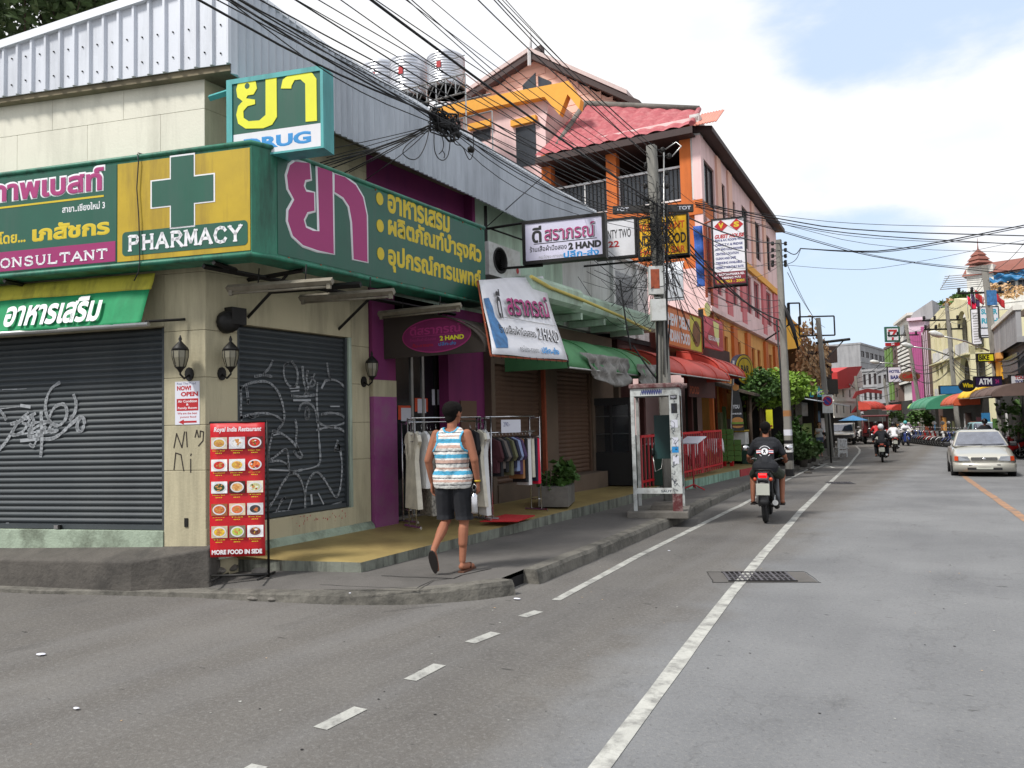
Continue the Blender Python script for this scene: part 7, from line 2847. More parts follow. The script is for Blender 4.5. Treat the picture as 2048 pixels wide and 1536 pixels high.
c=FN.px(1655,802)
b=B(FN)
b.tube([(c[0]+.05,-.04,gz(30)),(c[0]+.02,-.04,c[1]+.3)],.035,'black iron',6)
b.build('post',np_)
b=B(FN)
b.box(c[0]-.22,c[0]+.22,-.02,0,c[1]-.5,c[1]+.26,'box white')
b.build('plate',np_)
b=B(FN)
ellipse(b,c[0],c[1],.205,.205,.0,.012,'letter red',24)
ellipse(b,c[0],c[1],.155,.155,.012,.018,mat('disc blue',rgb(40,50,130),.5).name,24)
b.stroke([(c[0]-.12,c[1]+.12),(c[0]+.12,c[1]-.12)],.04,.02,'letter red')
b.build('disc',np_)
wc=thing('white_barrier','tall white slatted wooden chair standing at the kerb as a barrier','barrier',tuple(G(1683,917,0)))
FWc=Frame(*G(1683,918,0).xy,CAZ)
g0=gz(30)
l,r=FWc.px(1674,880)[0],FWc.px(1693,880)[0]
zt_,zm=FWc.px(1683,876)[1],FWc.px(1683,898)[1]
b=B(FWc)
for u in (l,r-.06):
 b.box(u,u+.06,0,.06,g0,zt_ if u == l else zt_-.05,'white paint')
 b.box(u,u+.06,-.5,-.44,g0,zm,'white paint')
for z in (zt_-.1,zm+.0,g0+.25,zm-.2):
 b.box(l+.06,r-.06,.01,.05,z,z+.07,'white paint')
b.build('frame',wc)
for k in range(4):
 u=l+.06+(r-l-.12)*(k+.5)/4
 b=B(FWc)
 b.box(u-.03,u+.03,.012,.045,zm+.1,zt_-.1,'white paint')
 b.build('slat',wc)
b=B(FWc)
b.box(l,r+.08,-.5,.06,zm,zm+.05,'white paint')
b.build('seat',wc)
f_=FF(1668,64,1722,70)
t=house('white_house','white house with a steep dark red roof at the far left of the street',f_,f_.px(1690,770)[1],7,'pale wall',2,4,zf=1.6,ww=.22,wh_=.5,parapet=.05)
b=B(f_)
pq=[f_.px(*p) for p in ((1662,745),(1684,735),(1713,733),(1688,776),(1664,779))]
b.prism(pq,'y',-5,.5,'roof red')
pq2=[f_.px(*p) for p in ((1713,733),(1722,745),(1724,775),(1690,777))]
b.prism(pq2,'y',-.3,.1,'pale wall')
b.build('roof',t)
b=B(f_)
pq=[f_.px(*p) for p in ((1687,826),(1698,811),(1716,806),(1716,822))]
b.prism(pq,'y',.6,.8,'roof red')
b.build('porch_roof',t)
f_=FF(1666,110,1728,120)
house('pale_block','pale flat roofed block rising behind the red roofed house',f_,f_.px(1700,710)[1],10,'pale wall',3,6,zf=5,wh_=.4)
f_=FF(1727,105,1779,118)
house('grey_block','grey concrete row house in the distance left of the 7 eleven sign',f_,f_.px(1750,697)[1],10,'grey wall',4,6,zf=2,wh_=.35,ww=.7)
f_=FF(1728,88,1760,86)
house('grey_shophouse','pale grey shophouse with tall fins at the bend of the street',f_,f_.px(1745,742)[1],9,'grey wall',2,3,zf=3.2,ww=.5,wh_=.7)
f_=FF(1708,160,1800,190)
house('far_block','faint distant block closing the street',f_,f_.px(1750,700)[1],10,'pale wall',5,9,zf=2,wh_=.35)
# ------------------------------------------------------------------ right hand side of the street, near to far
mat('green panel',rgb(96,128,58),.7,var=.1)
mat('pink panel',rgb(164,80,130),.7,var=.06)
mat('lilac wall',rgb(206,186,200),.8,var=.05)
mat('brown slat',rgb(96,78,72),.8,var=.15)
f_=FF(1758,84,1780,80)
house('shophouse','narrow pale shophouse left of the green fronted one',f_,f_.px(1770,740)[1],8,'grey wall',2,2,zf=3)
f_=FF(1777,82,1800,76)
t=house('green_shophouse','tall shophouse with lime green panels under the 7 eleven sign',f_,f_.px(1790,690)[1],8,'brown slat',3,4,zf=3)
face(f_,[(f_.L*a,f_.L*(a+.13),3.2,f_.px(1790,690)[1]-.1,.0,.12,'green panel') for a in (.05,.3,.55)],'green_fin',t)
f_=FF(1799,78,1828,70)
t=house('white_shophouse','tall white shophouse with rows of black and white louvres',f_,f_.px(1815,632)[1],8,'pale wall',0,0,zf=3)
zt_=f_.px(1815,632)[1]
lo=None
for i in range(20):
 b=B(f_)
 z=4.6+i*.36
 if z > zt_-2.2:
  break
 b.box(.3,f_.L-.2,.0,.18,z,z+.2,'pale wall')
 if lo is None:
  lo=b.build('louvre',t)
 else:
  o=lo.copy()
  col.objects.link(o)
  o.location.z=lo.location.z+(z-4.6)
face(f_,[(.25,f_.L-.15,4.5,zt_-2.0,-.02,.012,'dark void')],'recess',t)
face(f_,[(f_.L*.45,f_.L*.7,zt_-1.4,zt_-.6,.0,.05,'window dark')],'window',t)
f_=FF(1826,66.8,1858,66)
zt_=f_.px(1840,640)[1]
t=house('pink_building','building with a big bright pink end wall in a lilac frame',f_,zt_,8,'lilac wall',0,0,zf=2.6)
face(f_,[(.06,f_.L*.80,2.8,zt_-1.0,.0,.06,'pink panel')],'end_panel',t,label='bright pink end wall')
for i in range(5):
 face(f_,[(f_.L*.8,f_.L,zt_-1.1+.01,zt_-.6,.0,.06,'pink panel')] if i == 0 else [(f_.L*.1+f_.L*.14*i,f_.L*.1+f_.L*.14*i+.05,2.8,zt_-1.0,.06,.09,'pink panel')],'panel_joint',t)
b=B(f_)
b.prism([(0,zt_+.2),(f_.L*.3,zt_+.8),(f_.L*1.5,zt_+1.7),(f_.L*1.5,zt_+.1),(0,zt_)],'y',-6,-.6,'grey wall')
b.build('roof',t)
g_=FF(1858,66,1871,61)
t=house('slatted_building','narrow building front of dark vertical slats right of the pink wall',g_,g_.px(1865,650)[1],5,'brown slat',0,0,zf=3)
for i in range(7):
 face(g_,[(g_.L*i/7,g_.L*i/7+.12,3.2,g_.px(1865,652)[1],.0,.2,'lilac wall' if i % 2 else 'brown slat')],'slat',t)
f_=FF(1870,60,1948,49)
zt_=f_.px(1905,640)[1]
t=thing('arcaded_building','cream yellow building with tall round arches and gable parapets','building',tuple(f_.pt(f_.L/2,0)))
L=f_.L
b=B(f_)
b.box(0,L,-8,-.9,-.4,zt_,'cream house')
b.build('core',t)
ab=[(.12,.20),(.24,.32),(.42,.62),(.74,.97)]
zs_=f_.px(1910,682)[1]
for fl,(za,zb_,zc_) in enumerate(((3.2,4.9,5.6),(5.9,zs_+1.4 if False else 7.6,8.6))):
 x=0
 b=B(f_)
 top=zc_+.0
 for (a,c) in [(a*L,c*L) for a,c in ab]:
  b.box(x,a,-.3,0,za-.4,top+.35,'cream house')
  n=10
  r=(c-a)/2
  zsp=top-.2-r*.9
  arc=[(a+r-r*math.cos(math.pi*k/n),zsp+r*.9*math.sin(math.pi*k/n)) for k in range(n+1)]
  b.prism([(a,top+.35)]+arc[:6]+[(a+r,top+.35)],'y',-.3,0,'cream house')
  b.prism([(a+r,top+.35)]+arc[5:]+[(c,top+.35)],'y',-.3,0,'cream house')
  x=c
 b.box(x,L,-.3,0,za-.4,top+.35,'cream house')
 b.box(0,L,-.9,.25,za-.5,za-.4,'cream house')
 b.build('arcade',t)
 for (a,c) in [(a*L,c*L) for a,c in ab]:
  b=B(f_)
  b.box(a-.05,c+.05,-.1,.18,za-.4,za+.35,'white wall')
  b.build('balustrade',t)
  b=B(f_)
  b.box(a,c,-.86,-.85,za,top-.3,'window dark')
  b.build('window',t)
  b=B(f_)
  b.box((a+c)/2-.05,(a+c)/2+.05,-.85,-.8,za,top-.3,'white wall')
  b.build('mullion',t)
b=B(f_)
b.prism([(L*.34,8.9),(L*.70,8.9),(L*.70,9.3),(L*.52,f_.px(1912,606)[1]),(L*.34,9.3)],'y',-.6,0,'cream house')
b.prism([(L*.70,8.9),(L*1.02,8.9),(L*1.02,f_.px(1945,600)[1]),(L*.94,f_.px(1945,590)[1]),(L*.70,9.5)],'y',-.6,-.02,'cream house')
b.prism([(0,8.9),(L*.34,8.9),(L*.34,9.4),(0,9.0)],'y',-.6,-.02,'cream house')
b.build('gable',t)
face(f_,[(0,L,-.4,2.75,-.9,-.6,'hut dark')],'shop_front',t)
c=pos(1960,603,51)
for i,(x,y,D,r,mn) in enumerate(((1893,603,57,1.0,'leaf'),(1912,604,56,.9,'leaf dry'),(1935,600,54,1.0,'leaf'),(2010,585,52,1.3,'leaf dry'))):
 q=pos(x,y,D)
 t=thing('roof_plant',['bushy plant at the left end of the cream roof','dry shrub in the middle of the cream roof','shrub beside the flags on the cream roof','dry shrub below the hotel windows'][i],'plant',tuple(q),group='plants on the roofs')
 b=B()
 leaves(b,tuple(q),(r,r,r*.5),420,.26,mn,70+i)
 b.build('foliage',t,recalc=False)
f_=FF(1996,42,2050,33)
zt_=f_.px(2020,625)[1]
t=house('grey_yellow_building','stained concrete building with a yellow wall and dark windows at the right edge',f_,zt_-1.6,8,'grey wall',0,0,zf=3.0)
L=f_.L
for i in range(16):
 face(f_,[(L*i/16+.02,L*(i+1)/16-.06,zt_-1.6,zt_-.2,-.1,.1,'grey wall')],'balustrade_panel',t)
face(f_,[(-.1,L,zt_-.2,zt_,-.15,.2,'pale wall'),(-.1,L*.4,zt_-1.9,zt_-1.6,.0,.3,'amber wall')],'coping',t)
face(f_,[(0,L*.38,3.3,zt_-1.9,.0,.1,'yellow wall')],'wall',t,label='yellow painted bay')
face(f_,[(L*.42,L*.95,3.3,zt_-2.0,.0,.08,'window dark')],'window',t)
f_=FF(2062,32,2380,17)
house('red_shophouse','shophouse with brown front on the right hand side, mostly out of view',f_,5.6,8,'brown wall',1,4,zf=3.3)
f_=FF(1953,105,2075,100)
z5=f_.px(2000,519)[1]
t=house('hotel','long white hotel with a brown tiled roof and ribbon windows high behind the street',f_,f_.px(2000,545)[1],12,'pale wall',5,5,zf=0,ww=.8,wh_=.42,frame_m='grey wall',parapet=.2)
b=B(f_)
z0=f_.px(2000,546)[1]
b.prism([(-12.5,z0),(1.2,z0),(-.5,f_.px(2000,530)[1]),(-3,z5+.3),(-9,z5+.3)],'x',-.5,f_.L+.5,mat('roof brown',rgb(128,78,66),.8,var=.12,scale=1).name)
b.build('roof',t)
b=B()
c=f_.pt(1.6,0,1.0)
px2m=105/1538
zt0=pos(1970,530,104).z
b.lathe((c.x,c.y,zt0),[(1.7,0),(1.1,.45),(1.35,.5),(.8,1.1),(1.0,1.15),(.1,2.0),(.05,2.6),(.02,3.6)],'roof brown',4,smooth=False)
b.build('turret_roof',t)
b=B(f_)
b.box(0,3.2,-2,.8,0,zt0-.2,'pale wall')
b.build('turret',t)
b=B(f_)
zc_=f_.px(2010,565)[1]
b.sheet(lambda s,tt: (2.5+(f_.L-2.5)*s,.9+.3*math.sin(tt*5+s*9),zc_+1.1*tt+.15*math.sin(s*23)),40,4,'sign blue',.03)
b.build('tarpaulin',t)
f_=FF(1930,100,1975,99)
b=B(f_)
z0=f_.px(1930,575)[1]
for i in range(7):
 b.bar((-2.0+.1*i,0,z0+.28*i),(3.6,0,z0+.28*i),.07,'steel')
b.bar((-2,0,z0),(-.8,0,z0+1.8),.07,'steel')
tag(b.build('roof_trellis'),'bare steel trellis jutting left from the roofs under the hotel','trellis')
signboard('tall SUPER RICH MONEY sign in teal letters behind the right hand pole',1961,1997,612,676,45,'sign white',lines=(('SUPER',.1,.74,.92,.92,'sign teal'),('RICH',.1,.45,.92,.63,'sign teal'),('MONEY',.1,.16,.92,.34,'sign teal')))
fr=Frame(*at(1952,45.5).xy,CAZ+40)
a,c=fr.px(1944,690),fr.px(1961,616)
sb_=simple_box(fr,a[0],c[0],c[1],a[1],'pale side board of the SUPER RICH sign covered in small print','sign white',name='sign_board')
b=B(fr)
for i in range(12):
 z=c[1]-.25-i*(c[1]-a[1]-.3)/12
 b.box(a[0]+.12,c[0]-.12,.007,.011,z-.06,z,'steel')
b.build('print',sb_)
signboard('hand painted map sign with teal letters between the right poles',1960,1982,655,672,44,'sign white')
signboard('dark ATM sign with white letters at the right',1950,2004,752,774,36,mat('sign purple',rgb(44,30,66),.5).name,lines=(('ATM',.14,.22,.62,.8,'letter white'),('24',.74,.3,.88,.7,'letter magenta')),border=.03)
signboard('white and red tour ticket sign at the right edge of the view',2021,2056,749,770,33,'sign white',lines=(('TOUR',.25,.55,.95,.9,'letter red'),('TICKET',.25,.1,.95,.45,'letter navy')),border=.03)
signboard('blue shop sign above the green awning',1880,1928,770,789,46,'sign blue',border=.03)
signboard('small yellow and black sign on the right hand pole',1955,1988,706,724,39,'letter lime',lines=(('BIKE',.1,.2,.7,.8,'letter black'),))
fr=Frame(*at(1936,37).xy,CAZ)
c=fr.px(1936,771)
ov=thing('oval_sign','black oval sign with yellow script left of the ATM sign','sign',tuple(fr.pt(c[0],c[1])))
b=B(fr)
ellipse(b,c[0],c[1],.38,.30,-.15,0,'letter black',28)
b.build('casing',ov)
b=B(fr)
text(b,'Wine',c[0]-.26,c[1]-.1,c[0]+.26,c[1]+.12,.004,'letter yellow',.05)
b.build('lettering',ov)
fr=Frame(*at(1820,62).xy,CAZ)
c=fr.px(1820,753)
ov=thing('oval_sign','big brown oval sign with red script hanging left of the pink wall','sign',tuple(fr.pt(c[0],c[1])))
b=B(fr)
ellipse(b,c[0],c[1],.85,.40,-.15,0,mat('oval brown',rgb(122,82,60),.6,var=.1).name,28)
b.build('casing',ov)
b=B(fr)
text(b,'Coffee',c[0]-.6,c[1]-.15,c[0]+.6,c[1]+.2,.004,'letter red',.04)
b.build('lettering',ov)
s7,fr,a,c=signboard('square convenience store sign with a red and orange seven',1771,1799,653,684,66,'sign white',name='store_sign',frame_m='sign green',border=.14)
b=B(fr)
W,Hh=c[0]-a[0],c[1]-a[1]
p=lambda s,t: (a[0]+W*s,a[1]+Hh*t)
b.prism([p(.22,.80),p(.80,.80),p(.80,.70),p(.58,.42),p(.44,.42),p(.60,.68),p(.22,.68)],'y',.007,.02,'letter red')
b.prism([p(.44,.30),p(.58,.30),p(.55,.12),p(.43,.12)],'y',.007,.02,'letter red')
text(b,'ELEVEN',*p(.20,.33),*p(.80,.45),.022,'sign green',.05)
b.build('logo',s7)
signboard('red and white 24 hour strip sign below the convenience store sign',1772,1799,685,692,66,'letter red',lines=(('24',.38,.2,.62,.8,'letter white'),),border=.02,frame_m='letter red')
signboard('white poster boards stacked over the far shops',1776,1802,733,765,70,'sign white',lines=(('HOTEL',.1,.6,.9,.8,'letter navy'),('BAR',.2,.2,.8,.45,'letter navy')))
fr=Frame(*at(1735,60).xy,CAZ)
b=B(fr)
pts=[fr.px(x,y) for x,y in ((1705,797),(1712,783),(1735,777),(1764,781))]
b.prism([pts[0],pts[1],pts[2],pts[3],(pts[3][0],pts[3][1]-.25),(pts[2][0],pts[2][1]-.3),(pts[1][0]+.1,pts[1][1]-.3),(pts[0][0]+.25,pts[0][1])],'y',-.1,0,mat('sign dark red',rgb(120,34,38),.6).name)
tag(b.build('arched_sign'),'dark red arched sign over the shops beyond the songthaew','sign')
def far_awning(label,x0,D0,x1,D1,ytop,ybot,wd,mn):
 f_=FF(x0,D0,x1,D1)
 z1,z0=f_.px((x0+x1)/2,ytop)[1],f_.px((x0+x1)/2,ybot,wd)[1]
 return barrel(label,mn,0,f_.L,wd,z0,z1,fr=f_)
mat('tarp orange',rgb(186,82,48),.6,var=.1)
mat('tarp yellow',rgb(222,176,30),.6,var=.1)
mat('tarp teal',rgb(56,128,98),.6,var=.1)
mat('tarp lime',rgb(160,196,110),.6,var=.1)
far_awning('orange awning under the ATM sign',1932,43,1963,39,784,807,1.2,'tarp orange')
far_awning('yellow awning right of the orange one',1963,39,1990,37,774,793,1.0,'tarp yellow')
far_awning('teal green dome awning over the parked motorbikes',1868,53,1908,47,791,816,1.5,'tarp teal')
far_awning('pale lime awning left of the teal green one',1846,58,1864,55,802,815,1.0,'tarp lime')
far_awning('brown and white canvas awning at the right edge',2008,35,2060,31,768,787,1.3,'brown slat')
far_awning('small red awning at the bend of the street',1784,68,1804,66,809,820,.8,'tarp red')
far_awning('dull red awning beyond the songthaew',1718,62,1748,64,803,819,1.0,'tarp red')
b=B()
p=pos(1706,834,55)
b.lathe(tuple(p),[(1.0,-.25),(.02,.12)],'sign blue',8,smooth=False)
b.tube([(p.x,p.y,gz(60)),(p.x,p.y,p.z)],.03,'steel',5)
tag(b.build('parasol'),'blue parasol beside the white house','parasol')
def lamp_pole(label,x0,y0,x1,y1,D,ws=(.32,.22)):
 fr=Frame(*at(x0,D).xy,CAZ)
 a,c=fr.px(x0,y0),fr.px(x1,y1)
 lo=fr.pt(a[0],0)
 hi=fr.pt(c[0],c[1])
 s=(gz(50)-a[1])/(c[1]-a[1])
 lo=fr.pt(a[0]+(c[0]-a[0])*s,gz(50))
 return pole(label,lo,hi,*ws),fr
pR1,fr1=lamp_pole('leaning utility pole with many cables in front of the SUPER RICH sign',2004,850,1969,532,41,(.4,.3))
pR2,fr2=lamp_pole('leaning utility pole before the cream arches',1915,850,1893,607,50)
pR3,fr3=lamp_pole('leaning utility pole left of the pink wall',1846,855,1812,650,62)
pR4,fr4=lamp_pole('small distant pole beyond the dark rider',1780,846,1768,757,76)
pL5,fr5=lamp_pole('distant pole before the white house',1719,843,1711,752,66)
for t,fr,(x,y),s in ((pR1,fr1,(1974,585),1),(pR2,fr2,(1894,640),1),(pR2,fr2,(1897,658),1),(pR3,fr3,(1815,670),1)):
 b=B(fr)
 u,z=fr.px(x,y)
 b.bar((u-1.6,0,z),(u+.9,0,z),.08,'black iron')
 for k in (-1.5,-.8,.7):
  b.lathe((u+k,0,z+.18),[(.05,-.12),(.1,-.05),(.06,0),(.1,.06),(.04,.12)],'black iron',7)
 b.build('cross_arm',t)
b=B(fr1)
u,z=fr1.px(1980,600)
b.box(u-.25,u+.25,.12,.2,z-.3,z+.5,'banner blue')
b.build('plate',pR1)
b=B(fr1)
for i in range(5):
 u,z=fr1.px(1996+i,700+i*28)
 b.lathe((u-.15,.2,z),[(.12,-.5),(.2,-.2),(.16,.1),(.1,.5)],'cable',7)
b.build('cable_bundle',pR1)
def street_lamp(label,head,arm_end,D,fr):
 t=thing('street_lamp',label,'street lamp',tuple(pos(*arm_end,D)),group='street lamps on the poles')
 h,e=pos(*head,D),pos(*arm_end,D)
 b=B()
 b.tube([tuple(e),tuple(e.lerp(h,.5)+Vector((0,0,.12))),tuple(h)],.045,'steel',6)
 b.build('arm',t)
 d=(h-e).normalized()
 b=B()
 b.tube([tuple(h-d*.1),tuple(h+d*.12),tuple(h+d*.5),tuple(h+d*.72)],[.05,.15,.17,.04],'box white',10)
 b.build('head',t)
street_lamp('white street lamp head on a long arm before the cream arches',(1884,672),(1978,702),41,fr1)
street_lamp('white street lamp head reaching left before the pink wall',(1824,693),(1900,712),50,fr2)
street_lamp('small distant street lamp head over the bend',(1757,725),(1820,735),64,fr3)
street_lamp('small distant street lamp head before the red roof',(1686,765),(1712,778),66,fr5)
for i,(x,y,mn) in enumerate(((1942,602,'cloth purple'),(1950,595,'letter red'),(1965,597,'letter white'),(1972,588,'letter red'),(1992,602,'letter red'),(1935,608,'cloth pink'))):
 p=pos(x,y,47)
 t=thing('flag',['purple flag','red flag left of the pole','white flag behind the pole','slanting red flag','red heart flag right of the pole','pink flag'][i]+' on the roof above the SUPER RICH sign','flag',tuple(p),group='flags above the shops')
 fr=Frame(p.x,p.y,CAZ)
 b=B(fr)
 b.sheet(lambda s,tt: (.5*s,.06*math.sin(s*7),p.z-.5*s+.5*tt),6,4,mn,.01)
 b.build('cloth',t)
 b=B(fr)
 b.tube([(0,0,p.z-.9),(0,0,p.z+.55)],.02,'steel',5)
 b.build('staff',t)
lab8='black cable sagging between the leaning poles on the right'
rn=random.Random(2)
for i in range(9):
 z_=[540,560,590,720,728,740,700,755,765][i]
 a=fr1.pt(*fr1.px(1972+(z_-532)*.1,z_))
 c=fr2.pt(*fr2.px(1893+(z_-530)*.05,612+(z_-540)*.55))
 c2=fr3.pt(*fr3.px(1813+(z_-530)*.06,655+(z_-540)*.45))
 cable([a,c],.025 if i > 2 else .014,'%s cable between the two leaning poles on the right' % ORD[i],sag=rn.uniform(.3,.9))
 cable([c,c2],.025 if i > 2 else .014,'%s cable from the arches pole to the pole left of the pink wall' % ORD[i],sag=rn.uniform(.3,.9))
 if i % 2 == 0:
  cable([c2,fr5.pt(*fr5.px(1712,757+i*4))],.025,'%s cable crossing the far street to the white house pole' % ORD[i//2],sag=.8)
for i,(y0,x1,y1) in enumerate(((720,2060,690),(728,2060,700),(545,2060,470),(560,2060,500),(740,2060,720),(575,2060,540))):
 a=fr1.pt(*fr1.px(1972+(y0-532)*.1,y0))
 e=pos(x1,y1,30)
 cable([a,e],[.05,.04,.014,.014,.03,.014][i],'%s cable from the right hand leaning pole out of the right edge' % ORD[i],sag=.3)
# ------------------------------------------------------------------ drain grates and litter
def grate(px0,px1,py0,py1,label,ncol,nrow,patch=True):
 P=[G(px0,py0),G(px1,py0),G(px1,py1),G(px0,py1)]
 c=sum(P,Vector())/4
 x_=(P[1]-P[0]).normalized()
 y_=Vector((-x_.y,x_.x,0))
 W=(P[1]-P[0]).length/2
 Hh=abs((P[0]-P[3]).dot(y_))/2
 t=thing('drain_grate',label,'drain',(c.x,c.y,gz(c.y)),math.atan2(x_.y,x_.x))
 b=LB()
 b.box(-W,W,-Hh,Hh,-.06,.0035,'dark void')
 b.build('pit',t)
 b=LB()
 e=.02
 z0,z1=.004,.014
 b.box(-W-e,W+e,-Hh-e,-Hh,z0,z1,'black iron')
 b.box(-W-e,W+e,Hh,Hh+e,z0,z1,'black iron')
 for k in range(ncol+1):
  u=-W+2*W*k/ncol
  wd=.006 if k % 3 else .012
  b.box(u-wd,u+wd,-Hh,Hh,z0,z1,mat('grate iron',rgb(92,90,94),.6,.3,var=.2,scale=12).name)
 for k in range(1,nrow):
  v=-Hh+2*Hh*k/nrow
  for m_ in range(ncol):
   u0,u1=-W+2*W*m_/ncol,-W+2*W*(m_+1)/ncol
   b.box(u0+.012,u1-.012,v-.006,v+.006,z0,z1-.001,'grate iron')
 b.build('bars',t)
 if patch:
  b=LB()
  for (a0,a1,c0,c1) in ((-W-.16,-W-e,-Hh-.04,Hh+.04),(W+e,W+.20,-Hh-.05,Hh+.05),(-W-e,W+e,-Hh-.05,-Hh-e),(-W-e,W+e,Hh+e,Hh+.05)):
   b.box(a0,a1,c0,c1,.0005,.003,'pavement')
  b.build('surround',t)
  b=LB()
  rn=random.Random(4)
  for (a,c) in (((-W-.18,-Hh-.06),(W+.22,-Hh-.055)),((W+.21,-Hh-.05),(W+.215,Hh+.06)),((-W-.17,Hh+.05),(W+.2,Hh+.055)),((-W-.17,-Hh-.05),(-W-.165,Hh+.05))):
   n=12
   pts=[(a[0]+(c[0]-a[0])*i/n+rn.uniform(-.008,.008),a[1]+(c[1]-a[1])*i/n+rn.uniform(-.008,.008)) for i in range(n+1)]
   for q0,q1 in zip(pts,pts[1:]):
    b.bar((q0[0],q0[1],.004),(q1[0],q1[1],.004),.003,'dark void')
  b.build('joint',t)
 return t
grate(1452,1582,1163,1146,'rusty drain grate set in a concrete patch across the white lane line',12,3)
grate(1655,1705,968,965,'further thin drain grate on the lane line beyond the rider',10,2,False)
for i,(x,y,s,lb_) in enumerate(((82,1308,.045,'white scrap of paper on the side street at the left'),(153,1416,.025,'small white scrap near the lower left corner'),(1034,1197,.04,'crumpled white litter below the broken kerb'),(1338,1101,.018,'tiny pale scrap beside the edge line'),(700,1186,.015,'tiny white scrap on the pavement before the corner'))):
 b=B()
 p=G(x,y,.012 if y > 1190 else .13)
 rock(b,tuple(p),(s,s*.6,.004),'paper',80+i)
 tag(b.build('litter'),lb_,'litter','litter on the road')
for i,(x,y) in enumerate(((1648,931),(1636,938),(1630,945),(1655,926))):
 b=B()
 p=G(x-14,y,.03)
 rock(b,tuple(p),(.14,.09,.05),'concrete' if i % 2 else 'concrete dark',90+i)
 tag(b.build('rubble'),['rubble in the gutter nearest the rider','second piece of gutter rubble','third piece of gutter rubble','farthest piece of gutter rubble by the barrier'][i],'rubble','rubble in the far gutter')
# ------------------------------------------------------------------ people
def capsule(b,p0,p1,r0,r1,n=10,mname='skin'):
 p0,p1=Vector(p0),Vector(p1)
 d=p1-p0
 L=d.length
 if L < 1e-6:
  return b.ball(tuple(p0),r0,mname,n)
 d.normalize()
 pts,rs=[],[]
 for k in range(4):
  a=math.pi/2*(1-k/4)
  pts.append(p0-d*r0*math.sin(a))
  rs.append(max(.0006,r0*math.cos(a)))
 for k in range(1,4):
  pts.append(p0+(p1-p0)*k/4)
  rs.append(r0+(r1-r0)*k/4)
 for k in range(5):
  a=math.pi/2*k/4
  pts.append(p1+d*r1*math.sin(a))
  rs.append(max(.0006,r1*math.cos(a)))
 return b.tube([tuple(p) for p in pts],rs,mname,n)
def fused(name,parent,fill,voxel,mname,smooth=3,keep=None,solid=0.):
 """many overlapping rounded shapes fused into one continuous skin"""
 b=B()
 fill(b)
 me=bpy.data.meshes.new('src')
 me.from_pydata([tuple(v) for v in b.v],[],b.f)
 bm=bmesh.new()
 bm.from_mesh(me)
 bmesh.ops.recalc_face_normals(bm,faces=bm.faces)
 bm.to_mesh(me)
 bm.free()
 o=bpy.data.objects.new('src',me)
 col.objects.link(o)
 m_=o.modifiers.new('r','REMESH')
 m_.mode='VOXEL'
 m_.voxel_size=voxel
 m_.use_smooth_shade=True
 if smooth:
  s_=o.modifiers.new('s','SMOOTH')
  s_.iterations=smooth
  s_.factor=.5
 dg=bpy.context.evaluated_depsgraph_get()
 out=bpy.data.meshes.new_from_object(o.evaluated_get(dg))
 bpy.data.objects.remove(o)
 bpy.data.meshes.remove(me)
 if keep:
  bm=bmesh.new()
  bm.from_mesh(out)
  dead=[f for f in bm.faces if not keep(f.calc_center_median())]
  bmesh.ops.delete(bm,geom=dead,context='FACES')
  bm.to_mesh(out)
  bm.free()
 out.materials.clear()
 out.materials.append(MATS[mname])
 o=bpy.data.objects.new(name,out)
 col.objects.link(o)
 o.parent=parent
 if solid:
  sm=o.modifiers.new('thickness','SOLIDIFY')
  sm.thickness=solid
  sm.offset=1
 return o
def hand(b,wrist,fwd,palm_n,side,k=1.0,curl=.6):
 """palm, four unequal bent fingers and a thumb; fwd along the hand, palm_n out of the palm, side towards the thumb"""
 w_,f,n,s=Vector(wrist),Vector(fwd).normalized(),Vector(palm_n).normalized(),Vector(side).normalized()
 for q in (-.022,0,.022):
  capsule(b,w_+s*q*.6*k,w_+f*.085*k+s*q*k,.017*k,.016*k,8)
 for i,(q,ln) in enumerate(((.030,.068),(.010,.078),(-.010,.072),(-.029,.056))):
  a=w_+f*.09*k+s*q*k
  c1=f*math.cos(curl)+n*math.sin(curl)
  c2=f*math.cos(curl*2.1)+n*math.sin(curl*2.1)
  m1=a+c1*ln*.5*k
  m2=m1+c2*ln*.5*k
  capsule(b,a,m1,.0092*k,.0085*k,8)
  capsule(b,m1,m2,.0085*k,.0075*k,8)
 a=w_+f*.03*k+s*.026*k
 m1=a+(f*.5+s*.7+n*.4).normalized()*.045*k
 capsule(b,a,m1,.013*k,.011*k,8)
 capsule(b,m1,m1+(f*.85+n*.4+s*.1).normalized()*.034*k,.0105*k,.0085*k,8)
def head(b,c,f,k=1.0):
 """skull, jaw, ears, nose, brow and lips; f is the way the face looks"""
 c,f=Vector(c),Vector(f).normalized()
 s=Vector((f.y,-f.x,0)).normalized()
 u=Vector((0,0,1))
 capsule(b,c+u*.03*k-f*.015*k,c+u*.03*k+f*.02*k,.086*k,.078*k,14)
 capsule(b,c-u*.01*k+f*.02*k,c-u*.065*k+f*.045*k,.072*k,.040*k,12)
 capsule(b,c+u*.005*k+f*.09*k,c-u*.022*k+f*.103*k,.009*k,.014*k,8)
 capsule(b,c-u*.052*k+f*.080*k-s*.018*k,c-u*.052*k+f*.080*k+s*.018*k,.010*k,.010*k,8)
 for g in (-1,1):
  capsule(b,c+s*g*.080*k+u*.012*k,c+s*g*.082*k-u*.022*k,.014*k,.010*k,8)
  capsule(b,c+s*g*.018*k+u*.03*k+f*.083*k,c+s*g*.045*k+u*.028*k+f*.072*k,.010*k,.010*k,8)
def face_bits(parent,c,f,k=1.0):
 c,f=Vector(c),Vector(f).normalized()
 s=Vector((f.y,-f.x,0)).normalized()
 b=LB()
 for g in (-1,1):
  b.ball(tuple(c+s*g*.031*k+Vector((0,0,.008*k))+f*.079*k),.009*k,'black plastic',8)
 b.build('eyes',parent)
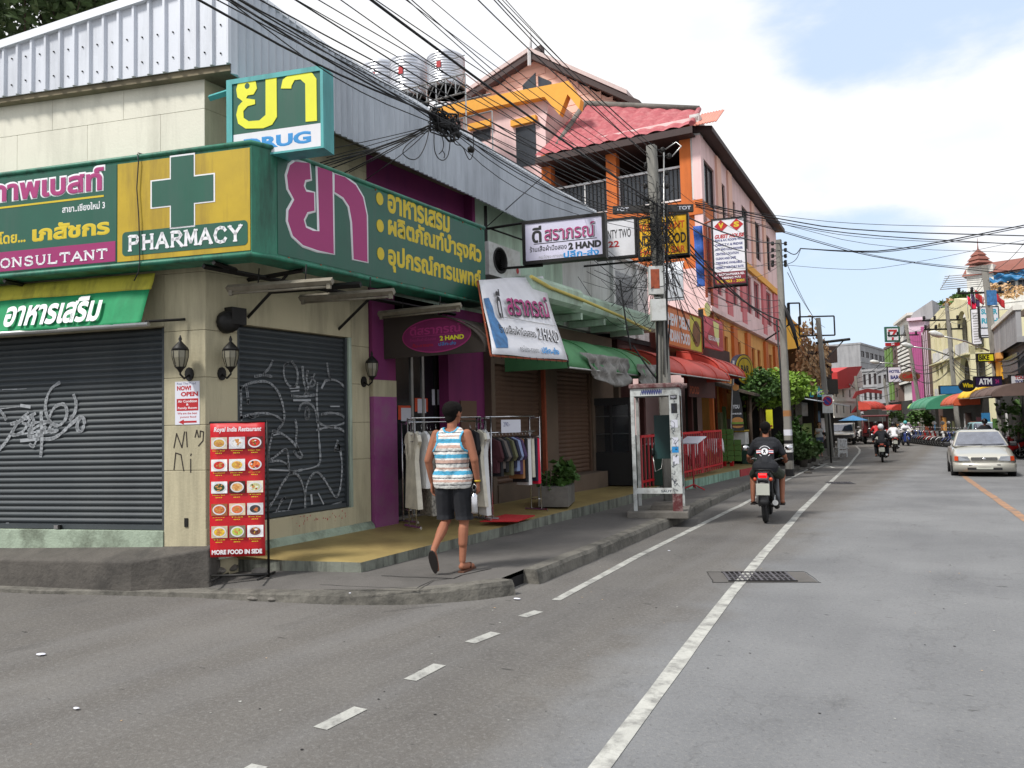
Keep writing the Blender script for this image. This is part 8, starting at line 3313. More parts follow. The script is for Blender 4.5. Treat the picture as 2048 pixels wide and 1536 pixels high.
def rotz(p,a):
 return Vector((p[0]*math.cos(a)-p[1]*math.sin(a),p[0]*math.sin(a)+p[1]*math.cos(a),p[2]))
FT0=G(926,1143,.14)
HDG=R_(16)
wm=thing('person','man in a blue and white striped tank top and black shorts walking past the shop','person',(FT0.x-.09*math.cos(HDG),FT0.y-.09*math.sin(HDG),.14),HDG)
S_=1.0
HC=(.005,.04,1.585)
FACE=(.42,.9,0)
TORSO=[((-.085,0,.95),(.085,0,.95),.108,.108),((0,.0,.98),(0,.005,1.15),.118,.118),((-.045,0,1.0),(-.055,0,1.18),.10,.112),((.045,0,1.0),(.055,0,1.18),.10,.112),
         ((-.085,.0,1.24),(.085,.0,1.24),.108,.108),((-.10,-.005,1.32),(.10,-.005,1.32),.085,.085),((-.07,-.01,1.385),(.07,-.01,1.385),.055,.055)]
ARMS=[((.165,-.005,1.375),(.245,-.03,1.12),.056,.043),((.245,-.03,1.12),(.255,.03,.90),.042,.028),((-.165,-.005,1.375),(-.245,-.04,1.12),.056,.043),((-.245,-.04,1.12),(-.235,.03,.90),.042,.028)]
LEGS=[((.09,0,.90),(.095,.05,.50),.088,.056),((.095,.05,.50),(.09,-.01,.11),.054,.034),((.096,.02,.42),(.094,0,.28),.054,.046),((-.09,0,.90),(-.10,.06,.51),.088,.056),((-.10,.06,.51),(-.125,-.24,.26),.052,.032),((-.105,-.03,.43),(-.112,-.12,.36),.056,.046)]
def man_body(b):
 for p in TORSO+ARMS+LEGS:
  capsule(b,*p)
 capsule(b,(0,.0,1.38),(0,.02,1.50),.056,.05)
 head(b,HC,FACE)
 capsule(b,(.09,-.035,.055),(.115,.10,.040),.034,.034)
 capsule(b,(.115,.10,.036),(.135,.175,.030),.036,.024)
 capsule(b,(-.125,-.26,.23),(-.125,-.21,.10),.034,.036)
 capsule(b,(-.125,-.21,.10),(-.125,-.165,.045),.036,.024)
 hand(b,(.255,.035,.885),(.0,.12,-1),(-1,0,0),(0,1,0),1.0,.75)
 hand(b,(-.235,.035,.885),(.0,.12,-1),(1,0,0),(0,1,0),1.0,.45)
fused('body',wm,man_body,.0075,'skin',3)
face_bits(wm,HC,FACE)
def man_top(b):
 for (p0,p1,r0,r1) in TORSO[:-1]:
  capsule(b,p0,p1,r0+.014,r1+.014)
 capsule(b,(-.075,-.01,1.40),(.075,-.01,1.40),.052,.052)
 capsule(b,(-.08,-.01,.90),(.08,-.01,.90),.118,.118)
def stripe_mat():
 m=bpy.data.materials.new('striped jersey')
 MATS['striped jersey']=m
 m.use_nodes=True
 t=m.node_tree
 bs=t.nodes['Principled BSDF']
 bs.inputs['Roughness'].default_value=.9
 co=t.nodes.new('ShaderNodeTexCoord')
 sx=t.nodes.new('ShaderNodeSeparateXYZ')
 t.links.new(co.outputs['Object'],sx.inputs[0])
 nzz=t.nodes.new('ShaderNodeTexNoise')
 nzz.inputs['Scale'].default_value=45
 t.links.new(co.outputs['Object'],nzz.inputs['Vector'])
 ma=t.nodes.new('ShaderNodeMath')
 ma.operation='MULTIPLY_ADD'
 t.links.new(nzz.outputs['Fac'],ma.inputs[0])
 ma.inputs[1].default_value=.016
 t.links.new(sx.outputs['Z'],ma.inputs[2])
 mrr=t.nodes.new('ShaderNodeMapRange')
 mrr.inputs[1].default_value=.84
 mrr.inputs[2].default_value=1.46
 t.links.new(ma.outputs[0],mrr.inputs[0])
 r=t.nodes.new('ShaderNodeValToRGB')
 r.color_ramp.interpolation='CONSTANT'
 seq=[(0,'w'),(.06,'k'),(.075,'w'),(.11,'n'),(.15,'w'),(.17,'k'),(.185,'w'),(.23,'c'),(.29,'w'),(.32,'n'),(.35,'w'),(.40,'k'),(.42,'n'),(.47,'w'),(.50,'c'),(.56,'w'),(.60,'k'),(.62,'w'),(.66,'n'),(.71,'w'),(.745,'c'),(.81,'w'),(.845,'n'),(.865,'w'),(.90,'k'),(.915,'w'),(.95,'n'),(.965,'w')]
 cc_={'w': rgb(206,206,202),'k': rgb(96,96,100),'n': rgb(176,146,134),'c': rgb(72,156,190)}
 el=r.color_ramp.elements
 el[0].position,el[0].color=0,cc_['w']
 el[1].position,el[1].color=seq[1][0],cc_[seq[1][1]]
 for p_,k in seq[2:]:
  e=el.new(p_)
  e.color=cc_[k]
 t.links.new(mrr.outputs[0],r.inputs[0])
 t.links.new(r.outputs[0],bs.inputs['Base Color'])
 nb_=t.nodes.new('ShaderNodeTexNoise')
 nb_.inputs['Scale'].default_value=13
 t.links.new(co.outputs['Object'],nb_.inputs['Vector'])
 bq=t.nodes.new('ShaderNodeBump')
 bq.inputs['Strength'].default_value=.9
 bq.inputs['Distance'].default_value=.03
 t.links.new(nb_.outputs['Fac'],bq.inputs['Height'])
 t.links.new(bq.outputs[0],bs.inputs['Normal'])
stripe_mat()
def arm_hole(p,grow=0.):
 for g in (-1,1):
  d=Vector(((p.x-g*.205)/(.078+grow),(p.z-1.335)/(.125+grow)))
  if d.length < 1:
   return True
 return False
fused('tank_top',wm,man_top,.009,'striped jersey',3,keep=lambda p: .84 < p.z < 1.445 and not arm_hole(p) and not ((p.x/.075)**2+((p.z-1.46)/.055)**2 < 1),solid=.004)
mat('trim blue',rgb(72,156,190),.9)
fused('trim',wm,man_top,.009,'trim blue',3,keep=lambda p: (arm_hole(p,.014) and not arm_hole(p,-.004) and p.z < 1.44 and abs(p.x) < .24) or (.8 < (p.x/.08)**2+((p.z-1.46)/.062)**2 < 1.25 and p.z < 1.46),solid=.006)
def man_shorts(b):
 capsule(b,(-.075,0,.93),(.075,0,.93),.118,.118)
 for g,kn_ in ((1,(.10,.05,.56)),(-1,(-.105,.06,.57))):
  capsule(b,(.085*g,0,.88),kn_,.108,.092)
  capsule(b,kn_,(kn_[0],kn_[1],kn_[2]-.06),.092,.096)
fused('shorts',wm,man_shorts,.009,'shorts black',2,keep=lambda p: p.z > .52)
def man_hair(b):
 c=Vector(HC)
 f=Vector(FACE).normalized()
 capsule(b,c+Vector((0,0,.045))-f*.03,c+Vector((0,0,.05))+f*.012,.094,.086,14)
 capsule(b,c+Vector((0,0,.0))-f*.035,c+Vector((0,0,-.04))-f*.045,.080,.055,12)
fused('hair',wm,man_hair,.008,'hair',2)
b=LB()
for (c0,c1_,d) in (((.085,-.08,.012),(.14,.21,.012),1),):
 b.prism([(.062,-.075),(.125,-.075),(.155,.06),(.165,.20),(.12,.215),(.085,.14),(.07,.05)],'z',.0,.016,'sandal')
b.build('sandal',wm)
b=LB()
b.tube([(.095,.06,.07),(.12,.13,.065),(.14,.155,.03)],.009,'sandal',6)
b.tube([(.15,.07,.03),(.135,.12,.07)],.009,'sandal',6)
b.build('sandal_strap',wm)
b=LB()     # the raised foot shows its sole
sole=[]
for i in range(14):
 a=2*math.pi*i/14
 sole.append((-.125+.043*math.cos(a)*(1+.15*math.sin(a)),.135*math.sin(a)))
vs=[]
up_=Vector((0,-.42,.91)).normalized()
nb_=Vector((0,-.91,-.42)).normalized()
o_=Vector((0,-.235,.145))
for off in (.016,.034):
 for (x,y) in sole:
  p=Vector((x,0,0))+o_+up_*y+nb_*off
  vs.append(tuple(p))
n=14
b.add(vs,[tuple(range(n)),tuple(range(2*n-1,n-1,-1))]+[(i,(i+1) % n,n+(i+1) % n,n+i) for i in range(n)],'sandal sole')
b.build('sandal',wm,bevel=.003)
b=LB()
b.lathe((.255,.025,.905),[(.031,-.01),(.034,0),(.031,.01)],'sign yellow',14)
b.build('bracelet',wm)
fl=thing('flask','brushed steel flask hanging from the right hand of the walking man','flask',tuple(wm.location+rotz((.235,-.03,.585),HDG)),HDG)
b=LB()
b.lathe((0,0,0),[(.030,0),(.036,.008),(.037,.02),(.037,.16),(.032,.18),(.018,.195),(.016,.205)],'chrome',20)
b.build('body',fl)
b=LB()
b.lathe((0,0,.205),[(.019,0),(.020,.03),(.012,.036)],'black plastic',14)
b.build('cap',fl)
b=LB()
b.tube([(.012,0,.23),(.025,.0,.27),(.0,0,.295),(-.02,0,.26),(-.012,0,.23)],.004,'steel',5)
b.build('loop',fl)
# ------------------------------------------------------------------ motorbikes
def wheel_parts(t,x,r,wd,rim_m='steel'):
 b=LB()
 pr=[]
 for k in range(13):
  a=2*math.pi*k/12
  pr.append((r-wd*.55+wd*.55*math.cos(a),wd*.5*math.sin(a)))
 b.lathe((x,0,r),pr,'tyre',24,'y')
 ty=b.build('wheel',t)
 b=LB()
 b.lathe((x,0,r),[(r-wd*1.0,-.02),(r-wd*1.0,.02),(r-wd*1.25,.02),(r-wd*1.25,-.02),(r-wd*1.0,-.02)],rim_m,24,'y')
 for k in range(5):
  a=2*math.pi*k/5
  b.bar((x,0,r),(x+(r-wd*1.1)*math.cos(a),0,r+(r-wd*1.1)*math.sin(a)),.022,rim_m)
 b.lathe((x,0,r),[(.04,-.05),(.04,.05)],'black iron',10,'y')
 b.build('rim',ty)
def motorbike(label,body_m,tail='lens red',group=None,loc=(0,0,0),rz=0,plate='plate blank'):
 """step through motorbike, x forward, wheels on z=0"""
 t=thing('motorbike',label,'motorbike',loc,rz,group)
 wheel_parts(t,.62,.28,.075)
 wheel_parts(t,-.60,.28,.09)
 b=LB()
 b.tube([(.60,.055,.28),(.50,.06,.62),(.44,.055,.80)],.018,'steel',6)
 b.tube([(.60,-.055,.28),(.50,-.06,.62),(.44,-.055,.80)],.018,'steel',6)
 b.build('fork',t)
 b=LB()
 b.sheet(lambda s,q: (.62+.31*math.cos(R_(20+120*s)),-.06+.12*q,.28+.31*math.sin(R_(20+120*s))+.02*math.sin(q*math.pi)),10,4,body_m,.006)
 b.build('front_fender',t)
 b=LB()
 for g in (-1,1):
  b.sheet(lambda s,q: (.52-.18*s-.10*abs(q-.5)*2*0-.10*s*(1-q),g*(.06+.13*math.sin(s*2.6)),.25+.60*q),6,5,body_m,.008)
 b.build('leg_shield',t)
 b=LB()
 b.ball((.50,0,.88),.11,body_m,12,.9,1.1,.8)
 b.build('headlight_cowl',t)
 b=LB()
 b.ball((.585,0,.87),.07,'chrome',12,.5,1.1,.8)
 b.build('headlight',t)
 b=LB()
 b.tube([(.30,.34,.96),(.38,.22,.99),(.44,.08,.94),(.44,-.08,.94),(.38,-.22,.99),(.30,-.34,.96)],.013,'steel',7)
 b.tube([(.30,.35,.96),(.345,.25,.975)],.018,'black plastic',7)
 b.tube([(.30,-.35,.96),(.345,-.25,.975)],.018,'black plastic',7)
 b.build('handlebar',t)
 for g in (-1,1):
  b=LB()
  b.tube([(.38,g*.20,.99),(.40,g*.27,1.10),(.38,g*.33,1.16)],.006,'black plastic',5)
  m_=b.build('mirror',t)
  b=LB()
  b.ball((.39,g*.36,1.17),.058,'chrome',12,.35,1.15,.8)
  b.build('glass',m_)
 b=LB()
 b.prism([(.30,.30),(.34,.50),(.05,.46),(-.10,.62),(-.85,.80),(-.92,.72),(-.62,.50),(-.30,.40),(.0,.30)],'y',-.085,.085,body_m)
 b.build('body_panel',t,bevel=.03)
 b=LB()
 b.prism([(.12,.68),(-.05,.74),(-.45,.775),(-.86,.84),(-.88,.80),(-.55,.70),(-.10,.62),(.08,.60)],'y',-.12,.12,'black plastic')
 b.build('seat',t,bevel=.025)
 b=LB()
 b.tube([(-.50,.13,.80),(-.86,.12,.86),(-.95,.0,.87),(-.86,-.12,.86),(-.50,-.13,.80)],.014,'black iron',6)
 b.build('grab_rail',t)
 b=LB()
 b.prism([(-.86,.70),(-.94,.78),(-.92,.82),(-.84,.80)],'y',-.065,.065,tail)
 b.build('tail_light',t,bevel=.008)
 b=LB()
 for g in (-1,1):
  b.ball((-.88,g*.12,.72),.032,'lens amber',8)
 b.build('indicator',t)
 b=LB()
 b.sheet(lambda s,q: (-.86-.10*s+.03*abs(q-.5),-.075+.15*q,.70-.38*s),6,4,'black plastic',.01)
 b.build('rear_fender',t)
 b=LB()
 b.box(-1.0,-.985,-.10,.10,.48,.66,plate)
 b.build('number_plate',t)
 b=LB()
 b.box(-.15,.22,-.11,.11,.20,.42,'black iron')
 b.lathe((.05,-.13,.30),[(.09,0),(.09,.26)],'steel',12,'y')
 b.build('engine',t,bevel=.02)
 b=LB()
 b.tube([(.1,-.10,.20),(-.1,-.14,.19),(-.35,-.17,.24),(-.80,-.17,.34)],[.018,.022,.042,.045],'black iron',10)
 b.tube([(-.80,-.17,.34),(-.84,-.17,.35)],.045,'steel',10)
 b.build('exhaust',t)
 for g in (-1,1):
  b=LB()
  b.bar((.0,g*.08,.32),(-.60,g*.085,.28),.035,'black iron')
  b.build('swing_arm',t)
  b=LB()
  b.tube([(-.58,g*.11,.32),(-.48,g*.10,.68)],.026,'steel' if g > 0 else 'black iron',8)
  b.build('shock_absorber',t)
 b=LB()
 b.tube([(.02,.26,.24),(.02,-.26,.24)],.014,'black plastic',6)
 b.tube([(-.30,.22,.30),(-.30,-.22,.30)],.012,'black plastic',6)
 b.build('foot_peg',t)
 return t
def kids(o):
 return [c for c in o.children]
def dup(o,loc,rz,label):
 tree_=[(c,kids(c)) for c in kids(o)]
 r=o.copy()
 col.objects.link(r)
 r.location=loc
 r.rotation_euler=(0,0,rz)
 r['label']=label
 for c,gs in tree_:
  k=c.copy()
  col.objects.link(k)
  k.parent=r
  for g in gs:
   m_=g.copy()
   col.objects.link(m_)
   m_.parent=k
 return r
def rider(label,loc,rz,shirt,trousers,helmet=None,hair=True,vox=.012,sk='skin',shorts=False,emblem=False,foot_down=False,lean=.12):
 """seated rider, local x forward along the bike"""
 t=thing('person',label,'person',loc,rz)
 SH_,HP=(.02+lean,0,1.28),(-.22,0,.84)
 hc=(.06+lean,0,1.50)
 arms=[]
 for g in (-1,1):
  arms += [((.01+lean,g*.17,1.26),(.12+lean*.6,g*.29,1.04),.052,.042),((.12+lean*.6,g*.29,1.04),(.29,g*.31,.97),.040,.028)]
 legs=[]
 for g in (-1,1):
  if foot_down and g < 0:
   legs += [((-.18,g*.10,.84),(.16,g*.30,.62),.092,.060),((.16,g*.30,.62),(.10,g*.42,.10),.056,.036),((.10,g*.42,.06),(.26,g*.43,.04),.036,.028)]
  else:
   legs += [((-.18,g*.10,.84),(.20,g*.235,.70),.092,.062),((.20,g*.235,.70),(.0,g*.235,.32),.056,.036),((-.02,g*.235,.285),(.16,g*.245,.27),.036,.028)]
 torso=[((-.22,-.08,.87),(-.22,.08,.87),.115,.115),((-.2,0,.92),(-.06+lean*.5,0,1.12),.125,.12),((.0+lean,-.09,1.2),(.0+lean,.09,1.2),.105,.105),((.01+lean,-.11,1.28),(.01+lean,.11,1.28),.072,.072)]
 def bd(b):
  for p in torso+arms+legs:
   capsule(b,*p)
  capsule(b,(.02+lean,0,1.30),(.05+lean,0,1.44),.056,.05)
  head(b,hc,(1,0,0))
  for g in (-1,1):
   hand(b,(.29,g*.31,.97),(1,-g*.1,.0),(0,0,-1),(0,-g,0),1.0,1.0)
 fused('body',t,bd,vox,sk,2)
 face_bits(t,hc,(1,0,0))
 def sh(b):
  for (p0,p1,r0,r1) in torso:
   capsule(b,p0,p1,r0+.018,r1+.018)
  for p in arms[0::2]:
   capsule(b,p[0],p[1] if not shorts else tuple(Vector(p[0]).lerp(Vector(p[1]),.75)),p[2]+.018,p[3]+.02)
  if not shorts:
   for p in arms[1::2]:
    capsule(b,p[0],tuple(Vector(p[0]).lerp(Vector(p[1]),.8)),p[2]+.012,p[3]+.014)
 fused('shirt',t,sh,vox,shirt,2)
 def tr(b):
  capsule(b,(-.22,-.07,.85),(-.22,.07,.85),.125,.125)
  for p in legs[0::3]:
   capsule(b,p[0],p[1] if not shorts else tuple(Vector(p[0]).lerp(Vector(p[1]),.78)),p[2]+.014,p[3]+.026)
  if not shorts:
   for p in legs[1::3]:
    capsule(b,p[0],tuple(Vector(p[0]).lerp(Vector(p[1]),.9)),p[2]+.014,p[3]+.016)
 fused('shorts' if shorts else 'trousers',t,tr,vox,trousers,2)
 if helmet:
  b=LB()
  b.ball((hc[0]-.005,0,hc[2]+.03),.132,helmet,16,1.05,.95,1.0)
  b.build('helmet',t)
 else:
  def hr(b):
   capsule(b,(hc[0]-.03,0,hc[2]+.04),(hc[0]+.01,0,hc[2]+.05),.094,.086,12)
   capsule(b,(hc[0]-.035,0,hc[2]),(hc[0]-.045,0,hc[2]-.035),.078,.055,12)
  fused('hair',t,hr,vox*.8,'hair',1)
 b=LB()
 for p in legs[2::3]:
  a,c=Vector(p[0]),Vector(p[1])
  b.box(a.x-.05,c.x+.05,a.y-.04,a.y+.04,a.z-.055,a.z-.034,'sandal sole')
 b.build('sandal',t)
 if emblem:
  b=LB()
  o=Vector((-.135+lean*.35,0,1.13))
  nn=Vector((-1,0,.28)).normalized()
  uy,uz=Vector((0,-1,0)),Vector((.28,0,1)).normalized()
  o=Vector((-.215,0,1.13))
  def disc(r0,r1,off,mn,a0=0,a1=360,n=28):
   vs,fs=[],[]
   for i in range(n+1):
    a=R_(a0+(a1-a0)*i/n)
    for r in (r0,r1):
     for e in (0,.003):
      vs.append(tuple(o+uy*r*math.cos(a)+uz*r*math.sin(a)+nn*(off+e)-nn*(r*math.cos(a))**2*1.2))
   for i in range(n):
    k=i*4
    fs += [(k+1,k+3,k+7,k+5),(k,k+4,k+6,k+2),(k,k+1,k+5,k+4),(k+2,k+6,k+7,k+3)]
   b.add(vs,fs,mn)
  disc(.005,.052,.012,'letter white')
  disc(.052,.060,.013,'steel')
  disc(.090,.098,.008,'letter white',30,150)
  disc(.090,.098,.008,'letter white',210,330)
  for g in (-1,1):
   for k,mn in enumerate(('letter red','letter white','letter navy','letter white','letter red')):
    z0=.032-.0128*k
    vs=[]
    for y in (.062,.10,.135):
     for z in (z0,z0-.0128):
      for e in (0,.003):
       vs.append(tuple(o+uy*g*y+uz*z+nn*(.010+e)-nn*y**2*1.5))
    b.add(vs,[(1,3,7,5),(5,7,11,9),(0,4,6,2),(4,8,10,6),(0,1,5,4),(4,5,9,8),(2,6,7,3),(6,10,11,7)],mn)
  vs=[]
  for (y,z) in ((-.012,.036),(.018,.028),(.008,.006),(.024,-.03),(.010,-.036),(-.004,-.012),(-.02,-.036),(-.03,-.028),(-.014,.004),(-.028,.012)):
   vs.append((y,z))
  pv=[tuple(o+uy*y+uz*z+nn*.0165) for y,z in vs]+[tuple(o+uy*y+uz*z+nn*.012) for y,z in vs]
  n=len(vs)
  b.add(pv,[tuple(range(n)),tuple(range(2*n-1,n-1,-1))]+[(i,(i+1) % n,n+(i+1) % n,n+i) for i in range(n)],'letter black')
  b.build('shirt_print',t)
 return t
MB_=G(1521,1046)
fwd_az=R_(90+9)
mat('bike grey',rgb(96,98,102),.35,.3,var=.1)
mat('bike red',rgb(150,30,30),.35,var=.1)
mat('bike blue',rgb(40,56,110),.35,var=.1)
mat('bike black',rgb(28,28,32),.3,var=.1)
mat('bike white',rgb(206,206,206),.35,var=.05)
mat('shorts camo',rgb(48,54,42),.9,var=.45,scale=14)
nb=motorbike('dark grey motorbike with a glowing red tail light ridden away up the cycle lane','bike grey','tail red',None,(MB_.x-.02,MB_.y+.62,0),fwd_az)
rider('rider in a black T shirt with a round emblem on the nearest motorbike',(MB_.x-.02,MB_.y+.62,0),fwd_az,'shorts black','shorts camo',None,True,.009,shorts=True,emblem=True)
for k_ in ('motorbike','person.001'):
 bpy.data.objects[k_].scale=(.955,.955,.955)
b=B()
def put(px,py):
 p=G(px,py)
 return Vector((p.x,p.y,gz(p.y)))
p=put(1762,925)
motorbike('dark motorbike with a round orange reflector ridden by the man in the dark jacket','bike black','lens amber',None,(p.x,p.y+.6,p.z),R_(96))
rider('rider in a dark jacket and white helmet further up the lane',(p.x,p.y+.6,p.z),R_(96),'shorts black','shorts black','letter white',vox=.02)
p=put(1787,905)
motorbike('motorbike just right of and beyond the dark jacket rider','bike black','lens red',None,(p.x,p.y+.6,p.z),R_(99))
rider('rider in a white shirt half hidden behind the dark jacket rider',(p.x,p.y+.6,p.z),R_(99),'letter white','shorts black','bike black',vox=.025)
p=put(1752,893)
motorbike('motorbike beside the songthaew','bike red','lens red',None,(p.x,p.y+.6,p.z),R_(99))
rider('rider in a red shirt and dark helmet beside the songthaew',(p.x,p.y+.6,p.z),R_(99),'letter red','shorts black','bike black',vox=.025)
p=put(1810,892)
motorbike('blue motorbike coming towards the camera beyond the other riders','bike blue','lens red',None,(p.x,p.y+.6,p.z),R_(-72))
rider('oncoming rider in a white shirt and teal helmet with one foot down',(p.x,p.y+.6,p.z),R_(-72),'letter white','shorts black','teal metal',vox=.025,foot_down=True)
KR=[Vector((2.55,45.2,0)),Vector((-.6,55,0)),Vector((-3.9,65,0))]
colours=['bike black','bike red','bike blue','bike white','bike grey']
names={'bike black': 'black','bike red': 'dark red','bike blue': 'blue','bike white': 'white','bike grey': 'grey'}
GP='motorbikes parked along the right kerb'
protos={}
where=['behind the silver car','just left of the silver car','left of the silver car','in the middle of the parked row','towards the far end of the row']
spots=[]
for i in range(19):
 p=put(1842+i*4.6+i*i*.05,886.5+i*.55)
 spots.append((p,i))
for i,(x,y) in enumerate(((2012,918),(2030,905),(2044,915),(2052,900),(2022,898))):
 p=G(x,y)
 spots.append((Vector((p.x,p.y,gz(p.y))),20+i))
cnt={}
for k,(p,i) in enumerate(spots):
 cm=colours[(i*7+i//3) % 5]
 a=R_(198+((i*37) % 13-6))
 if i < 19:
  wh_='number %d from the far end' % (i+1)
  ordn=['first','second','third','fourth','fifth','sixth','seventh','eighth','ninth','tenth','eleventh','twelfth','thirteenth','fourteenth','fifteenth','sixteenth','seventeenth','eighteenth','nineteenth'][i]
  lb_='%s parked motorbike, %s from the far end of the right kerb row' % (names[cm],ordn)
 else:
  lb_='%s parked motorbike right of the silver car, %s' % (names[cm],['lowest in view','second from the car','at the right edge','highest at the right edge','directly beside the car roof'][i-20])
 if cm in protos:
  dup(protos[cm],tuple(p),a,lb_)
 else:
  protos[cm]=motorbike(lb_,cm,'lens red',GP,tuple(p),a)
for i,(x,y) in enumerate(((1708,868),(1714,866),(1703,872))):
 p=put(x,884)
 dup(protos['bike white' if i == 0 else 'bike black'],tuple(p),R_(20+i*14),['white','black','second black'][i]+' motorbike parked left of the songthaew')
for i,x in enumerate((1868,1885,1897)):
 q=pos(x,846,50+i)
 b=B()
 b.ball(tuple(q),.13,'letter white',10)
 tag(b.build('helmet'),['white helmet on the left part of the parked row','white helmet resting on a mirror mid row','white helmet nearest the silver car'][i],'helmet','helmets left on parked motorbikes')
# ------------------------------------------------------------------ cars
def loft(b,stations,ring,mname,smooth=True):
 n=None
 k=len(b.v)
 rows=[ring(*s) for s in stations]
 n=len(rows[0])
 vs=[p for r in rows for p in r]
 fs=[(i*n+j,i*n+(j+1) % n,(i+1)*n+(j+1) % n,(i+1)*n+j) for i in range(len(rows)-1) for j in range(n)]
 fs += [tuple(range(n)),tuple(range((len(rows)-1)*n,len(rows)*n))]
 return b.add(vs,fs,mname,smooth)
def sedan(label,paint,loc,rz,name='car',k=1.0):
 t=thing(name,label,'car',loc,rz)
 t.scale=(k,k,k)
 def ring(x,zb,zt,hw,crown=.03):
  half=[(0,zb),(hw*.82,zb),(hw*.96,zb+.05),(hw,zb+.2),(hw*1.0,zb+(zt-zb)*.55),(hw*.985,zt-.13),(hw*.93,zt-.03),(hw*.78,zt+crown*.4),(hw*.4,zt+crown*.9),(0,zt+crown)]
  return [(x,-y,z) for y,z in half]+[(x,y,z) for y,z in half[-2:0:-1]]
 b=LB()
 st=[(2.08,.34,.58,.62,.0),(2.05,.26,.64,.72,.0),(1.94,.22,.70,.79,.01),(1.6,.2,.76,.825,.03),(1.25,.2,.82,.83,.04),(.95,.2,.88,.83,.04),(.3,.2,.90,.835,.02),(-.6,.2,.92,.835,.02),(-1.3,.2,.94,.83,.03),(-1.75,.22,.93,.81,.03),(-2.0,.26,.88,.77,.02),(-2.1,.34,.74,.68,.0)]
 loft(b,st,ring,paint)
 o=b.build('body',t)
 md=o.modifiers.new('subdivision','SUBSURF')
 md.levels=md.render_levels=1
 bx0,bx1,tx0,tx1=1.02,-1.52,.30,-.90
 hb_,ht,zb,zt=.765,.575,.89,1.36
 def cab(s,g,q):
  """s 0 front..1 rear, q 0 belt..1 roof"""
  return ((bx0+(bx1-bx0)*s)*(1-q)+(tx0+(tx1-tx0)*s)*q,g*(hb_*(1-q)+ht*q),zb+(zt-zb)*q)
 b=LB()
 vs=[cab(0,-1,0),cab(0,1,0),cab(1,1,0),cab(1,-1,0),cab(0,-1,1),cab(0,1,1),cab(1,1,1),cab(1,-1,1)]
 vs += [(tx0-.12,-ht*.8,zt+.035),(tx0-.12,ht*.8,zt+.035),(tx1+.12,ht*.8,zt+.035),(tx1+.12,-ht*.8,zt+.035)]
 b.add(vs,[(0,1,5,4),(1,2,6,5),(2,3,7,6),(3,0,4,7),(4,5,9,8),(5,6,10,9),(6,7,11,10),(7,4,8,11),(8,9,10,11),(3,2,1,0)],paint)
 b.build('cabin',t,bevel=.07)
 def pane(c0,c1,c2,c3,nm,ins=.07):
  P=[Vector(c) for c in (c0,c1,c2,c3)]
  c=sum(P,Vector())/4
  nrm=(P[1]-P[0]).cross(P[3]-P[0]).normalized()
  if nrm.dot(c-Vector((-.3,0,1.0))) < 0:
   nrm=-nrm
  q=[]
  for i in range(4):
   e1=(P[(i+1) % 4]-P[i]).normalized()
   e2=(P[i-1]-P[i]).normalized()
   q.append(P[i]+(e1+e2)*ins)
  b=LB()
  b.add([tuple(p+nrm*.006) for p in q]+[tuple(p-nrm*.01) for p in q],[(0,1,2,3),(7,6,5,4),(0,4,5,1),(1,5,6,2),(2,6,7,3),(3,7,4,0)],'car glass')
  b.build(nm,t)
 pane(vs[0],vs[1],vs[5],vs[4],'windscreen',.055)
 pane(vs[2],vs[3],vs[7],vs[6],'rear_window',.055)
 for g in (-1,1):
  pane(cab(.06,g,.06),cab(.47,g,.06),cab(.47,g,.95),cab(.06,g,.95),'side_window',.03)
  pane(cab(.51,g,.06),cab(.92,g,.06),cab(.92,g,.95),cab(.51,g,.95),'side_window',.03)
 for x,y in ((1.32,.74),(1.32,-.74),(-1.28,.74),(-1.28,-.74)):
  g=1 if y > 0 else -1
  b=LB()
  b.lathe((x,y-.09,.285),[(.17,0),(.26,.0),(.285,.03),(.285,.15),(.26,.185),(.17,.185)],'tyre',22,'y')
  w_=b.build('wheel',t)
  b=LB()
  b.lathe((x,y+g*.082 if g > 0 else y-.098,.285),[(.175,0),(.165,.012),(.06,.016),(.05,.012)],'steel',16,'y')
  b.build('rim',w_)
  b=LB()
  b.lathe((x,g*.70,.30),[(.34,0),(.34,g*.137)],'dark void',22,'y')
  b.build('wheel_arch',t)
 b=LB()
 bp_=[(-.12,.45),(0,.44),(.035,.40),(.035,.33),(0,.25),(-.06,.20),(-.2,.19)]
 b.sheet(lambda s,q: (2.165-.22*abs(2*s-1)**2.6+bp_[int(round(q*6))][0],-.80+1.60*s,bp_[int(round(q*6))][1]),20,6,paint,.02)
 b.build('front_bumper',t)
 b=LB()
 b.prism([(-2.02,.50),(-2.18,.48),(-2.18,.28),(-2.02,.24)],'y',-.76,.76,paint)
 b.build('rear_bumper',t,bevel=.035)
 b=LB()
 b.box(2.14,2.205,-.44,.44,.245,.315,'black plastic')
 b.box(2.15,2.20,.22,.40,.385,.41,'black plastic')
 b.box(2.15,2.20,-.40,-.22,.385,.41,'black plastic')
 b.build('lower_grille',t)
 b=LB()
 b.box(2.195,2.215,-.21,.21,.27,.38,'plate blank')
 b.build('number_plate',t)
 b=LB()
 b.box(-2.2,-2.185,-.2,.2,.52,.63,'plate blank')
 b.build('number_plate',t)
 b=LB()
 b.box(2.03,2.125,-.33,.33,.525,.615,'black plastic')
 b.build('grille',t)
 b=LB()
 for z in (.535,.562,.59):
  b.box(2.124,2.134,-.32,.32,z+.008,z+.018,'steel')
 b.ball((2.14,0,.572),.036,'chrome',12,.3,1.5,1)
 b.build('grille_trim',t)
